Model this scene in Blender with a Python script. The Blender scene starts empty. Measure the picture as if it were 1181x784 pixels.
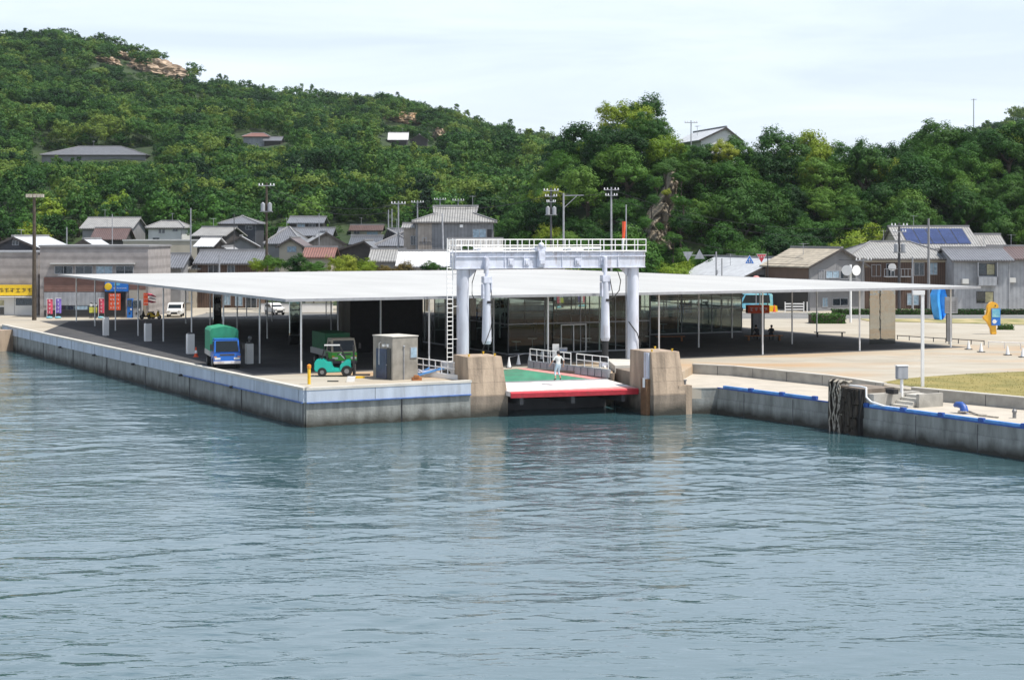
import bpy, bmesh, math, random
import numpy as np
from mathutils import Vector, Matrix
R = math.radians
random.seed(7)
rng = np.random.default_rng(11)
scene = bpy.context.scene
col = scene.collection
F, YH, CX, CZ = 1900.0, 270.0, 590.5, 11.5      # lens in photo pixels, horizon row, centre column, eye height
G = 2.2                                          # plaza level above the water

def P(px, py, z=G):
    d = F * (CZ - z) / (py - YH)
    return Vector(((px - CX) * d / F, d, z))
def Q(px, py, d):
    return Vector(((px - CX) * d / F, d, CZ - (py - YH) * d / F))
def proj(x, y, z):
    return (CX + x * F / y, YH + (CZ - z) * F / y)

# ------------------------------------------------------------------ materials
def newmat(name):
    m = bpy.data.materials.new(name); m.use_nodes = True
    nt = m.node_tree
    return m, nt, nt.nodes['Principled BSDF']
def mat(name, c, rough=0.6, metal=0.0, var=0.12, scale=3.0, bump=0.0, bscale=20.0, spec=None, stretch=None, c2=None, detail=5.0):
    m, nt, b = newmat(name)
    L = nt.links.new
    b.inputs['Roughness'].default_value = rough
    b.inputs['Metallic'].default_value = metal
    if spec is not None: b.inputs['Specular IOR Level'].default_value = spec
    tc = nt.nodes.new('ShaderNodeTexCoord'); mp = nt.nodes.new('ShaderNodeMapping')
    L(tc.outputs['Object'], mp.inputs['Vector'])
    if stretch: mp.inputs['Scale'].default_value = stretch
    n = nt.nodes.new('ShaderNodeTexNoise'); n.inputs['Scale'].default_value = scale; n.inputs['Detail'].default_value = detail
    L(mp.outputs[0], n.inputs['Vector'])
    cr = nt.nodes.new('ShaderNodeValToRGB')
    cr.color_ramp.elements[0].position = 0.3; cr.color_ramp.elements[1].position = 0.7
    a = [max(0, v * (1 - var)) for v in c]; d = [min(1, v * (1 + var)) for v in c]
    if c2: a, d = c, c2
    cr.color_ramp.elements[0].color = (*a, 1); cr.color_ramp.elements[1].color = (*d, 1)
    L(n.outputs[0], cr.inputs[0]); L(cr.outputs[0], b.inputs['Base Color'])
    if bump:
        n2 = nt.nodes.new('ShaderNodeTexNoise'); n2.inputs['Scale'].default_value = bscale; n2.inputs['Detail'].default_value = 4
        L(mp.outputs[0], n2.inputs['Vector'])
        bp = nt.nodes.new('ShaderNodeBump'); bp.inputs['Strength'].default_value = bump; bp.inputs['Distance'].default_value = 0.05
        L(n2.outputs[0], bp.inputs['Height']); L(bp.outputs[0], b.inputs['Normal'])
    return m
def striped(name, c, axis='X', period=0.3, rough=0.5, depth=0.05, contrast=0.55, metal=0.0, var=0.15):
    """ribs of tile, corrugated sheet or cladding running across one axis"""
    m = mat(name, c, rough, metal, var, 1.2)
    nt = m.node_tree; L = nt.links.new; b = nt.nodes['Principled BSDF']
    tc = nt.nodes['Texture Coordinate']
    w = nt.nodes.new('ShaderNodeTexWave'); w.wave_type = 'BANDS'; w.bands_direction = axis
    w.inputs['Scale'].default_value = 0.314 / period
    L(tc.outputs['Object'], w.inputs['Vector'])
    mx = nt.nodes.new('ShaderNodeMix'); mx.data_type = 'RGBA'; mx.blend_type = 'MULTIPLY'; mx.inputs[0].default_value = 1
    cr = nt.nodes.new('ShaderNodeValToRGB')
    cr.color_ramp.elements[0].color = (1 - contrast,) * 3 + (1,); cr.color_ramp.elements[0].position = .05
    cr.color_ramp.elements[1].position = 0.45
    src = b.inputs['Base Color'].links[0].from_socket
    L(w.outputs['Fac'], cr.inputs[0]); L(src, mx.inputs[6]); L(cr.outputs[0], mx.inputs[7]); L(mx.outputs[2], b.inputs['Base Color'])
    bp = nt.nodes.new('ShaderNodeBump'); bp.inputs['Strength'].default_value = 0.6; bp.inputs['Distance'].default_value = depth
    L(w.outputs['Fac'], bp.inputs['Height']); L(bp.outputs[0], b.inputs['Normal'])
    return m
def seawall(name, c, seam=4.0, wet=0.55):
    """cast concrete with weathering runs and a dark band of weed up to the high-water line"""
    m, nt, b = newmat(name); L = nt.links.new
    b.inputs['Roughness'].default_value = 0.85
    tc = nt.nodes.new('ShaderNodeTexCoord'); mp = nt.nodes.new('ShaderNodeMapping'); mp.inputs['Scale'].default_value = (1, 1, .16)
    L(tc.outputs['Object'], mp.inputs[0])
    n = nt.nodes.new('ShaderNodeTexNoise'); n.inputs['Scale'].default_value = 1.6; n.inputs['Detail'].default_value = 8; n.inputs['Roughness'].default_value = .65
    L(mp.outputs[0], n.inputs['Vector'])
    cr = nt.nodes.new('ShaderNodeValToRGB'); e = cr.color_ramp.elements
    e[0].position = .32; e[0].color = (*[v * .55 for v in c], 1); e[1].position = .66; e[1].color = (*[v * 1.15 for v in c], 1)
    L(n.outputs[0], cr.inputs[0])
    sx = nt.nodes.new('ShaderNodeSeparateXYZ'); L(tc.outputs['Object'], sx.inputs[0])
    n2 = nt.nodes.new('ShaderNodeTexNoise'); n2.inputs['Scale'].default_value = .9; n2.inputs['Detail'].default_value = 6
    L(tc.outputs['Object'], n2.inputs['Vector'])
    ad = nt.nodes.new('ShaderNodeMath'); ad.operation = 'MULTIPLY_ADD'; ad.inputs[1].default_value = -.9
    L(n2.outputs[0], ad.inputs[0]); L(sx.outputs['Z'], ad.inputs[2])
    mr = nt.nodes.new('ShaderNodeMapRange'); mr.inputs[1].default_value = wet - .75; mr.inputs[2].default_value = wet - .1
    L(ad.outputs[0], mr.inputs[0])
    mx = nt.nodes.new('ShaderNodeMix'); mx.data_type = 'RGBA'
    L(mr.outputs[0], mx.inputs[0]); mx.inputs[6].default_value = (.035, .034, .026, 1); L(cr.outputs[0], mx.inputs[7])
    L(mx.outputs[2], b.inputs['Base Color'])
    bp = nt.nodes.new('ShaderNodeBump'); bp.inputs['Strength'].default_value = .4; bp.inputs['Distance'].default_value = .05
    n3 = nt.nodes.new('ShaderNodeTexNoise'); n3.inputs['Scale'].default_value = 7; n3.inputs['Detail'].default_value = 6
    L(tc.outputs['Object'], n3.inputs['Vector']); L(n3.outputs[0], bp.inputs['Height']); L(bp.outputs[0], b.inputs['Normal'])
    return m
def leafmat(name, cols, rnd=True):
    m, nt, b = newmat(name); L = nt.links.new
    b.inputs['Roughness'].default_value = .55; b.inputs['Specular IOR Level'].default_value = .15
    tc = nt.nodes.new('ShaderNodeTexCoord'); n = nt.nodes.new('ShaderNodeTexNoise'); n.inputs['Scale'].default_value = .55 if rnd else .03; n.inputs['Detail'].default_value = 4
    L(tc.outputs['Object'], n.inputs['Vector'])
    oi = nt.nodes.new('ShaderNodeObjectInfo' if rnd else 'ShaderNodeAttribute')
    if not rnd: oi.attribute_name = 'tint'
    gi = nt.nodes.new('ShaderNodeNewGeometry')
    a = nt.nodes.new('ShaderNodeMath'); a.operation = 'MULTIPLY_ADD'; a.inputs[1].default_value = .55 if rnd else .95
    L(oi.outputs['Random' if rnd else 'Fac'], a.inputs[0])
    a0 = nt.nodes.new('ShaderNodeMath'); a0.operation = 'MULTIPLY_ADD'; a0.inputs[1].default_value = 1.0 if rnd else .9; a0.inputs[2].default_value = -.28 if rnd else -.50
    L(n.outputs[0], a0.inputs[0]); L(a0.outputs[0], a.inputs[2])
    a2 = nt.nodes.new('ShaderNodeMath'); a2.operation = 'MULTIPLY_ADD'; a2.inputs[1].default_value = .25
    L(gi.outputs['Random Per Island'], a2.inputs[0]); L(a.outputs[0], a2.inputs[2])
    cr = nt.nodes.new('ShaderNodeValToRGB'); e = cr.color_ramp.elements
    while len(e) < len(cols): e.new(.5)
    for i, c in enumerate(cols):
        e[i].position = .1 + .8 * i / (len(cols) - 1); e[i].color = (*c, 1)
    L(a2.outputs[0], cr.inputs[0]); L(cr.outputs[0], b.inputs['Base Color'])
    tr = nt.nodes.new('ShaderNodeBsdfTranslucent'); L(cr.outputs[0], tr.inputs['Color'])
    ms = nt.nodes.new('ShaderNodeMixShader'); ms.inputs[0].default_value = .3
    L(b.outputs[0], ms.inputs[1]); L(tr.outputs[0], ms.inputs[2]); L(ms.outputs[0], nt.nodes['Material Output'].inputs['Surface'])
    return m
def glassmat(name, tint, alpha, rough=.02):
    m, nt, b = newmat(name); L = nt.links.new
    gl = nt.nodes.new('ShaderNodeBsdfGlossy'); gl.inputs['Roughness'].default_value = rough
    tp = nt.nodes.new('ShaderNodeBsdfTransparent'); tp.inputs['Color'].default_value = (*tint, 1)
    fr = nt.nodes.new('ShaderNodeFresnel'); fr.inputs['IOR'].default_value = 1.5
    mt = nt.nodes.new('ShaderNodeMath'); mt.operation = 'MULTIPLY_ADD'; mt.inputs[1].default_value = .9; mt.inputs[2].default_value = alpha
    L(fr.outputs[0], mt.inputs[0])
    ms = nt.nodes.new('ShaderNodeMixShader'); L(mt.outputs[0], ms.inputs[0]); L(tp.outputs[0], ms.inputs[1]); L(gl.outputs[0], ms.inputs[2])
    L(ms.outputs[0], nt.nodes['Material Output'].inputs['Surface'])
    nt.nodes.remove(b)
    return m

M = {}
M['white'] = mat('white_paint', (.78, .78, .77), .35, var=.05, scale=1.5)
M['roofwhite'] = mat('white_steel_roof', (.44, .44, .425), .5, var=.09, scale=.25, stretch=(1, .25, 1), detail=9)
M['lilac'] = mat('pale_grey_paint', (.54, .57, .645), .45, var=.20, scale=1.8, stretch=(1, 1, .25), detail=9)
M['lilac2'] = mat('pale_grey_paint_worn', (.58, .61, .70), .4, var=.22, scale=2.5)
M['concrete'] = mat('concrete', (.34, .325, .29), .85, var=.22, scale=1.2, bump=.3, bscale=9, detail=8)
M['concrete_l'] = mat('light_concrete', (.50, .48, .43), .85, var=.13, scale=.8, bump=.2, bscale=9, detail=8)
M['wall_l'] = seawall('seawall_concrete', (.24, .25, .235), wet=.42)
M['wall_u'] = mat('seawall_upper_panel', (.40, .45, .52), .7, var=.16, scale=1.3, stretch=(1, 1, .2), bump=.2, detail=8)
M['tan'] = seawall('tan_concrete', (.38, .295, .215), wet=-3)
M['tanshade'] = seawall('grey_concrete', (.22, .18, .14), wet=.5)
M['blue'] = mat('blue_paint', (.025, .085, .33), .45, var=.2)
M['fadedblue'] = mat('faded_blue_paint', (.06, .13, .34), .6, var=.3)
M['bluekerb'] = mat('light_blue_kerb_paint', (.09, .28, .62), .5, var=.22, scale=2)
M['rubber'] = mat('black_rubber', (.02, .019, .018), .75, var=.4, scale=3, bump=.3)
M['black'] = mat('black_metal', (.02, .02, .022), .4, var=.2)
M['darkgrey'] = mat('dark_grey', (.06, .06, .065), .5)
M['grey'] = mat('grey_metal', (.30, .31, .33), .45)
M['red'] = mat('red_paint', (.48, .03, .045), .4, var=.15)
M['rampwhite'] = mat('ramp_white', (.74, .70, .68), .5, var=.08)
M['pink'] = mat('faded_red_paint', (.58, .25, .23), .6, var=.15)
M['green'] = mat('green_deck_paint', (.05, .24, .145), .6, var=.22, scale=1.2, stretch=(1, .3, 1))
M['yellow'] = mat('yellow_paint', (.75, .47, .02), .45)
M['teal'] = mat('teal_paint', (.01, .42, .34), .3, var=.06)
M['cabblue'] = mat('blue_truck_paint', (.02, .14, .52), .22, var=.05)
M['cabgreen'] = mat('green_truck_paint', (.06, .40, .05), .3, var=.1)
M['canvas'] = mat('green_canvas', (.02, .23, .12), .7, var=.18, scale=2.5, stretch=(1, 1, .3), bump=.4, bscale=2.5)
M['canvas_d'] = mat('dark_green_canvas', (.012, .10, .04), .7, var=.2)
M['silver'] = mat('aluminium', (.5, .51, .53), .35, .7, var=.1)
M['tire'] = mat('tyre_rubber', (.018, .018, .018), .8)
M['rim'] = mat('wheel_rim', (.22, .22, .22), .4, .4)
M['lamp'] = mat('lamp_glass', (.75, .75, .72), .15)
M['amber'] = mat('amber_lens', (.7, .25, .02), .2)
M['darkglass'] = mat('dark_window_glass', (.02, .03, .04), .06, var=.3, spec=.9)
M['carglass'] = mat('car_glass', (.012, .018, .022), .08, spec=.3)
M['curtain'] = mat('window_with_curtain', (.35, .33, .20), .12, var=.3)
M['bluewin'] = mat('window_with_white_curtain', (.28, .38, .46), .1, var=.3)
M['glass'] = glassmat('terminal_glass', (.78, .88, .84), .0)
M['mirror'] = mat('mirror_panel', (.40, .40, .37), .03, 1.0, var=.06, bump=.3, bscale=.4)
M['hut'] = mat('hut_concrete', (.25, .235, .205), .85, var=.25, scale=1.5, bump=.3, bscale=8, detail=9)
M['darkmirror'] = mat('dark_glossy_panel', (.008, .008, .009), .35, var=.3, spec=.15)
M['wood'] = mat('brown_timber', (.16, .085, .04), .6, var=.25, scale=3)
M['orangewood'] = mat('orange_timber', (.34, .13, .04), .6, var=.2)
M['asphalt'] = mat('asphalt', (.16, .16, .155), .9, var=.12, scale=.6, bump=.2)
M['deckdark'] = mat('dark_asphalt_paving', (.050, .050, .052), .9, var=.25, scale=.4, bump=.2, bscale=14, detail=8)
M['rope'] = mat('weathered_rope', (.33, .30, .25), .9, var=.3, scale=8)
M['weed'] = mat('weed_grown_tyre', (.035, .028, .02), .9, var=.7, scale=2.5, bump=1.0, bscale=5, stretch=(1, 1, .3), detail=8)
M['bark'] = mat('bark', (.07, .055, .04), .9, var=.3)
M['rock'] = mat('granite_rock', (.18, .13, .09), .9, scale=.35, bump=1, bscale=1.2, c2=(.55, .42, .30), detail=10)
M['scar'] = mat('bare_cliff_rock', (.10, .085, .06), .9, scale=.8, bump=1, bscale=1.5, c2=(.26, .215, .155), detail=10, stretch=(1, 1, .3))
M['earth'] = mat('bare_earth', (.45, .30, .17), .95, scale=.4, c2=(.58, .44, .30))
M['skin'] = mat('skin', (.42, .25, .17), .5, var=.05)
M['hair'] = mat('black_hair', (.012, .01, .01), .6)
M['shirt'] = mat('pale_grey_shirt', (.55, .58, .56), .8, var=.08)
M['shorts'] = mat('pale_blue_trousers', (.42, .55, .62), .8, var=.08)
M['darkcloth'] = mat('dark_cloth', (.02, .022, .028), .85)
M['shoe'] = mat('black_shoe', (.015, .015, .015), .5)
M['tilegrey_x'] = striped('grey_roof_tiles_x', (.16, .165, .18), 'X', .32, .38)
M['tilegrey_y'] = striped('grey_roof_tiles_y', (.16, .165, .18), 'Y', .32, .38)
M['tilelight_x'] = striped('pale_roof_tiles_x', (.30, .295, .28), 'X', .34, .45)
M['tilelight_y'] = striped('pale_roof_tiles_y', (.34, .34, .34), 'Y', .34, .45)
M['tiledark_x'] = striped('dark_roof_tiles_x', (.085, .09, .10), 'X', .32, .35)
M['tiledark_y'] = striped('dark_roof_tiles_y', (.085, .09, .10), 'Y', .32, .35)
M['tilered_x'] = striped('red_roof_tiles_x', (.23, .11, .085), 'X', .34, .5)
M['tilebrown_x'] = striped('brown_roof_tiles_x', (.13, .085, .075), 'X', .34, .4)
M['sheetwhite_x'] = striped('white_corrugated_x', (.62, .62, .62), 'X', .4, .4, contrast=.2)
M['sheetwhite_y'] = striped('white_corrugated_y', (.50, .52, .54), 'Y', .4, .4, contrast=.15)
M['sheettan_x'] = striped('weathered_sheet_roof', (.40, .35, .27), 'X', .5, .6, contrast=.25, var=.25)
M['w_grey'] = striped('grey_cladding', (.20, .205, .215), 'X', .45, .6, .02, .16)
M['w_lgrey'] = striped('pale_grey_cladding', (.30, .315, .34), 'X', .5, .6, .02, .10)
M['w_white'] = mat('white_render', (.60, .60, .58), .8, var=.08, scale=.6)
M['w_cream'] = mat('cream_render', (.42, .38, .31), .8, var=.1, scale=.6)
M['w_mid'] = mat('grey_render', (.22, .22, .225), .8, var=.12, scale=.6)
M['w_beige'] = striped('beige_grey_cladding', (.34, .30, .26), 'X', .5, .6, .02, .12)
M['w_dark'] = mat('dark_timber_wall', (.055, .048, .045), .7, var=.2, scale=2)
M['w_brown'] = striped('brown_timber_wall', (.10, .062, .045), 'X', .3, .7, .02, .4)
M['w_shopgrey'] = striped('grey_block_wall', (.30, .275, .265), 'Z', 1.1, .8, .02, .22)
M['w_brick'] = striped('brown_brick_wall', (.19, .105, .085), 'Z', .16, .8, .02, .35)
M['w_charcoal'] = mat('charcoal_wall', (.055, .058, .07), .7, var=.1)
M['solar'] = mat('solar_panel', (.03, .045, .12), .12, var=.25, scale=.6, spec=.8)
M['orange'] = mat('orange_red_cloth', (.72, .09, .025), .6, var=.08)
M['bannerred'] = mat('red_banner_cloth', (.60, .07, .13), .7, var=.2, scale=4)
M['bannerviolet'] = mat('violet_banner_cloth', (.22, .14, .52), .7, var=.2, scale=4)
M['signblue'] = mat('blue_sign_face', (.015, .16, .55), .4, var=.1)
M['signyellow'] = mat('yellow_sign_face', (.75, .50, .015), .4, var=.06)
M['ink'] = mat('dark_lettering', (.04, .025, .01), .5)
M['sculptblue'] = mat('glossy_blue_shell', (.05, .34, .85), .25, var=.18, scale=1.2)
M['sculptyellow'] = mat('glossy_yellow_shell', (.80, .42, .03), .3, var=.08)
M['seablue'] = mat('panel_sea_blue', (.05, .33, .55), .35, scale=2, c2=(.35, .62, .60))
M['lime'] = mat('yellow_green_cloth', (.55, .55, .08), .7)

def stain(m, c, lo, hi, scale, st, amt):
    """worn or rusted places with a shape of their own, mixed over the paint"""
    nt = m.node_tree; L = nt.links.new; b = nt.nodes['Principled BSDF']; src = b.inputs['Base Color'].links[0].from_socket
    tc = nt.nodes['Texture Coordinate']; mp = nt.nodes.new('ShaderNodeMapping'); mp.inputs['Scale'].default_value = st; L(tc.outputs['Object'], mp.inputs[0])
    n = nt.nodes.new('ShaderNodeTexNoise'); n.inputs['Scale'].default_value = scale; n.inputs['Detail'].default_value = 9; n.inputs['Roughness'].default_value = .65; L(mp.outputs[0], n.inputs['Vector'])
    r = nt.nodes.new('ShaderNodeMapRange'); r.inputs[1].default_value = lo; r.inputs[2].default_value = hi; r.inputs[4].default_value = amt; L(n.outputs[0], r.inputs[0])
    x = nt.nodes.new('ShaderNodeMix'); x.data_type = 'RGBA'; L(r.outputs[0], x.inputs[0]); L(src, x.inputs[6]); x.inputs[7].default_value = (*c, 1); L(x.outputs[2], b.inputs['Base Color'])
stain(M['lilac'], (.22, .13, .08), .54, .70, 1.7, (1, 1, .22), .6)
stain(M['lilac2'], (.20, .12, .08), .56, .70, 2.5, (1, 1, .3), .6)
stain(M['rampwhite'], (.30, .25, .22), .42, .66, 1.1, (.5, 1.6, 1), .6)
stain(M['green'], (.10, .13, .11), .44, .68, .8, (.5, 1.6, 1), .6)
stain(M['red'], (.16, .05, .04), .56, .72, 2.2, (1, 1, 1), .7)
stain(M['wall_u'], (.20, .20, .19), .54, .74, 1.1, (1, 1, .15), .6)
stain(M['roofwhite'], (.26, .25, .23), .55, .8, .35, (1, .12, 1), .35)
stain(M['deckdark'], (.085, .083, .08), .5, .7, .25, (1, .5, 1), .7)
# ------------------------------------------------------------------ builders
WM = {}
def tag(o, label=None, cat=None, group=None, kind=None):
    if label: o['label'] = label
    if cat: o['category'] = cat
    if group: o['group'] = group
    if kind: o['kind'] = kind
    return o
def thing(name, label, cat, loc=(0, 0, 0), rz=0.0, group=None, kind=None):
    o = bpy.data.objects.new(name, None); col.objects.link(o)
    o.location = loc; o.rotation_euler = (0, 0, rz); o.empty_display_size = .3
    WM[o.name] = Matrix.Translation(Vector(loc)) @ Matrix.Rotation(rz, 4, 'Z')
    return tag(o, label, cat, group, kind)
class MB:
    def __init__(s): s.v = []; s.f = []; s.mi = []
    def add(s, vs, fs, m=0):
        k = len(s.v); s.v += [tuple(v) for v in vs]; s.f += [tuple(i + k for i in f) for f in fs]; s.mi += [m] * len(fs); return s
    def box(s, x0, x1, y0, y1, z0, z1, m=0):
        v = [(x0, y0, z0), (x1, y0, z0), (x1, y1, z0), (x0, y1, z0), (x0, y0, z1), (x1, y0, z1), (x1, y1, z1), (x0, y1, z1)]
        return s.add(v, [(3, 2, 1, 0), (4, 5, 6, 7), (0, 1, 5, 4), (1, 2, 6, 5), (2, 3, 7, 6), (3, 0, 4, 7)], m)
    def prism(s, pts, z0, z1, m=0):
        """plan outline (counter-clockwise) lifted from z0 to z1; z may be a list per corner"""
        n = len(pts)
        a = z0 if isinstance(z0, (list, tuple)) else [z0] * n
        b = z1 if isinstance(z1, (list, tuple)) else [z1] * n
        v = [(p[0], p[1], a[i]) for i, p in enumerate(pts)] + [(p[0], p[1], b[i]) for i, p in enumerate(pts)]
        f = [tuple(range(n - 1, -1, -1)), tuple(range(n, 2 * n))] + [(i, (i + 1) % n, n + (i + 1) % n, n + i) for i in range(n)]
        return s.add(v, f, m)
    def tube(s, pts, r, n=8, m=0, cap=True):
        pts = [Vector(p) for p in pts]
        rr = r if isinstance(r, (list, tuple)) else [r] * len(pts)
        vs = []; fs = []
        up = Vector((0, 0, 1))
        for i, p in enumerate(pts):
            d = (pts[min(i + 1, len(pts) - 1)] - pts[max(i - 1, 0)]).normalized()
            a = d.cross(up)
            if a.length < .1: a = d.cross(Vector((1, 0, 0)))
            a.normalize(); b = d.cross(a)
            for k in range(n):
                t = 2 * math.pi * k / n
                vs.append(p + a * math.cos(t) * rr[i] + b * math.sin(t) * rr[i])
        for i in range(len(pts) - 1):
            for k in range(n):
                fs.append((i * n + k, i * n + (k + 1) % n, (i + 1) * n + (k + 1) % n, (i + 1) * n + k))
        if cap: fs += [tuple(range(n))[::-1], tuple(range((len(pts) - 1) * n, len(pts) * n))]
        return s.add(vs, fs, m)
    def bar(s, p0, p1, w, h=None, m=0):
        """square bar between two points"""
        h = h or w
        p0 = Vector(p0); p1 = Vector(p1); d = (p1 - p0).normalized()
        a = d.cross(Vector((0, 0, 1)))
        if a.length < .1: a = Vector((1, 0, 0))
        a.normalize(); b = a.cross(d)
        v = []
        for p in (p0, p1):
            for sa, sb in ((-1, -1), (1, -1), (1, 1), (-1, 1)): v.append(p + a * sa * w / 2 + b * sb * h / 2)
        return s.add(v, [(3, 2, 1, 0), (4, 5, 6, 7), (0, 1, 5, 4), (1, 2, 6, 5), (2, 3, 7, 6), (3, 0, 4, 7)], m)
    def sphere(s, c, r, n=10, m=0, sc=(1, 1, 1)):
        vs = []; fs = []; rings = n // 2
        for i in range(rings + 1):
            t = math.pi * i / rings
            for k in range(n):
                a = 2 * math.pi * k / n
                vs.append((c[0] + r * sc[0] * math.sin(t) * math.cos(a), c[1] + r * sc[1] * math.sin(t) * math.sin(a), c[2] + r * sc[2] * math.cos(t)))
        for i in range(rings):
            for k in range(n): fs.append((i * n + k, (i + 1) * n + k, (i + 1) * n + (k + 1) % n, i * n + (k + 1) % n))
        return s.add(vs, fs, m)
    def build(s, name, mats, parent=None, world=False, bevel=0.0, smooth=False):
        me = bpy.data.meshes.new(name)
        vs = s.v
        inv = None
        if parent is not None and world: inv = WM[parent.name].inverted(); vs = [tuple(inv @ Vector(v)) for v in vs]
        me.from_pydata(vs, [], s.f)
        mats = mats if isinstance(mats, (list, tuple)) else [mats]
        for m in mats: me.materials.append(m)
        me.polygons.foreach_set('material_index', s.mi)
        if bevel:
            bm = bmesh.new(); bm.from_mesh(me)
            bmesh.ops.bevel(bm, geom=[e for e in bm.edges if e.is_manifold and e.calc_face_angle(0) > .4], offset=bevel, segments=2, affect='EDGES', clamp_overlap=True)
            bm.to_mesh(me); bm.free()
        if smooth:
            me.polygons.foreach_set('use_smooth', [True] * len(me.polygons)); 
            try: me.set_sharp_from_angle(angle=R(40))
            except Exception: pass
        me.update()
        o = bpy.data.objects.new(name, me); col.objects.link(o)
        if parent is not None:
            o.parent = parent; WM[o.name] = WM[parent.name]
        else: WM[o.name] = Matrix.Identity(4)
        return o
def solo(mb, name, mats, label, cat, loc=(0, 0, 0), rz=0, group=None, kind=None, **k):
    """a thing that is one mesh, its origin at loc, shape given in local metres"""
    o = mb.build(name, mats, **k); o.location = loc; o.rotation_euler = (0, 0, rz)
    WM[o.name] = Matrix.Translation(Vector(loc)) @ Matrix.Rotation(rz, 4, 'Z')
    return tag(o, label, cat, group, kind)
def struct(mb, name, mats, kind='structure', **k):
    o = mb.build(name, mats, **k); o['kind'] = kind; return o
def kids(o): return [c for c in col.objects if c.parent is o]
KIDS = {}
def dup(root, loc, rz=0.0, label=None, group=None, scale=None):
    r = root.copy(); col.objects.link(r); r.location = loc; r.rotation_euler = (0, 0, rz)
    if scale: r.scale = scale
    WM[r.name] = Matrix.Translation(Vector(loc)) @ Matrix.Rotation(rz, 4, 'Z')
    if label: r['label'] = label
    if group: r['group'] = group
    for ch in root.children:
        c = ch.copy(); col.objects.link(c); c.parent = r
        for g in ch.children:
            d = g.copy(); col.objects.link(d); d.parent = c
    return r
def text(s, size, m, parent, loc, rot=(R(90), 0, 0), name='lettering', ext=.01):
    cu = bpy.data.curves.new(name, 'FONT'); cu.body = s; cu.size = size; cu.extrude = ext; cu.align_x = 'CENTER'; cu.align_y = 'CENTER'
    t = bpy.data.objects.new('tmp_text', cu); col.objects.link(t)
    dg = bpy.context.evaluated_depsgraph_get(); dg.update()
    me = bpy.data.meshes.new_from_object(t.evaluated_get(dg)); me.name = name
    bpy.data.objects.remove(t)
    me.materials.clear(); me.materials.append(m)
    me.transform(Matrix.Translation(Vector(loc)) @ (Matrix.Rotation(rot[2], 4, 'Z') @ Matrix.Rotation(rot[1], 4, 'Y') @ Matrix.Rotation(rot[0], 4, 'X')))
    o = bpy.data.objects.new(name, me); col.objects.link(o)
    if parent: o.parent = parent; WM[o.name] = WM[parent.name]
    return o
def marks(mb, x0, x1, z0, z1, y, n, seed=1, m=0, cell=.9):
    """brush-stroke like characters in a row, too far away in the photo to be read"""
    r = random.Random(seed); w = (x1 - x0) / n
    for i in range(n):
        cx = x0 + (i + .5) * w; s = min(w, z1 - z0) * cell / 2; cz = (z0 + z1) / 2; t = s * .2
        mb.box(cx - s * .8, cx + s * .8, y - .012, y, cz + s * .45, cz + s * .45 + t, m)
        mb.box(cx - t / 2, cx + t / 2, y - .014, y, cz - s * .8, cz + s * .8, m)
        for k in range(3):
            a = r.uniform(-.8, .3) * s; b = a + r.uniform(.4, .9) * s; zz = cz + r.uniform(-.8, .2) * s
            mb.box(cx + a, cx + b, y - .016 - .002 * k, y, zz, zz + t * .8, m)

# ------------------------------------------------------------------ camera, light, sky
cam = bpy.data.cameras.new('camera'); co = bpy.data.objects.new('camera', cam); col.objects.link(co); scene.camera = co
cam.sensor_width = 36; cam.lens = 36 * F / 1181; cam.shift_y = -(392 - YH) / 1181; cam.clip_end = 6000; cam.clip_start = .5
co.location = (0, 0, CZ); co.rotation_euler = (R(90), 0, 0)
SUN_EL, SUN_DIR = 64, Vector((.82, -.34, 0)).normalized()      # where the sun stands: to the right
sv = Vector((SUN_DIR.x * math.cos(R(SUN_EL)), SUN_DIR.y * math.cos(R(SUN_EL)), math.sin(R(SUN_EL))))
sl = bpy.data.lights.new('sun', 'SUN'); sl.energy = 4.8; sl.angle = R(.53); sl.color = (1, .955, .88)
so = bpy.data.objects.new('sun', sl); col.objects.link(so); so.location = (0, 0, 200)
so.rotation_euler = (-sv).to_track_quat('-Z', 'Y').to_euler()
w = bpy.data.worlds.new('World'); scene.world = w; w.use_nodes = True
nt = w.node_tree; L = nt.links.new; bg = nt.nodes['Background']
sky = nt.nodes.new('ShaderNodeTexSky'); sky.sky_type = 'NISHITA'; sky.sun_disc = False
sky.sun_elevation = R(SUN_EL); sky.sun_rotation = math.atan2(SUN_DIR.x, SUN_DIR.y)
sky.air_density = 1.0; sky.dust_density = 2.0; sky.ozone_density = 2.0
# thin high cirrus laid over the clear sky, by direction
tc = nt.nodes.new('ShaderNodeTexCoord'); sp = nt.nodes.new('ShaderNodeSeparateXYZ'); L(tc.outputs['Generated'], sp.inputs[0])
mx0 = nt.nodes.new('ShaderNodeMath'); mx0.operation = 'MAXIMUM'; mx0.inputs[1].default_value = 0.03; L(sp.outputs['Z'], mx0.inputs[0])
az = nt.nodes.new('ShaderNodeMath'); az.operation = 'ADD'; az.inputs[1].default_value = .12; L(mx0.outputs[0], az.inputs[0])
dv = nt.nodes.new('ShaderNodeVectorMath'); dv.operation = 'DIVIDE'; L(tc.outputs['Generated'], dv.inputs[0])
cb = nt.nodes.new('ShaderNodeCombineXYZ'); [L(az.outputs[0], cb.inputs[i]) for i in range(3)]; L(cb.outputs[0], dv.inputs[1])
mp = nt.nodes.new('ShaderNodeMapping'); mp.inputs['Rotation'].default_value = (0, 0, R(25)); mp.inputs['Scale'].default_value = (.55, .9, 1); L(dv.outputs[0], mp.inputs[0])
cn = nt.nodes.new('ShaderNodeTexNoise'); cn.inputs['Scale'].default_value = 1.3; cn.inputs['Detail'].default_value = 9; cn.inputs['Roughness'].default_value = .55; cn.inputs['Distortion'].default_value = .6
L(mp.outputs[0], cn.inputs['Vector'])
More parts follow.
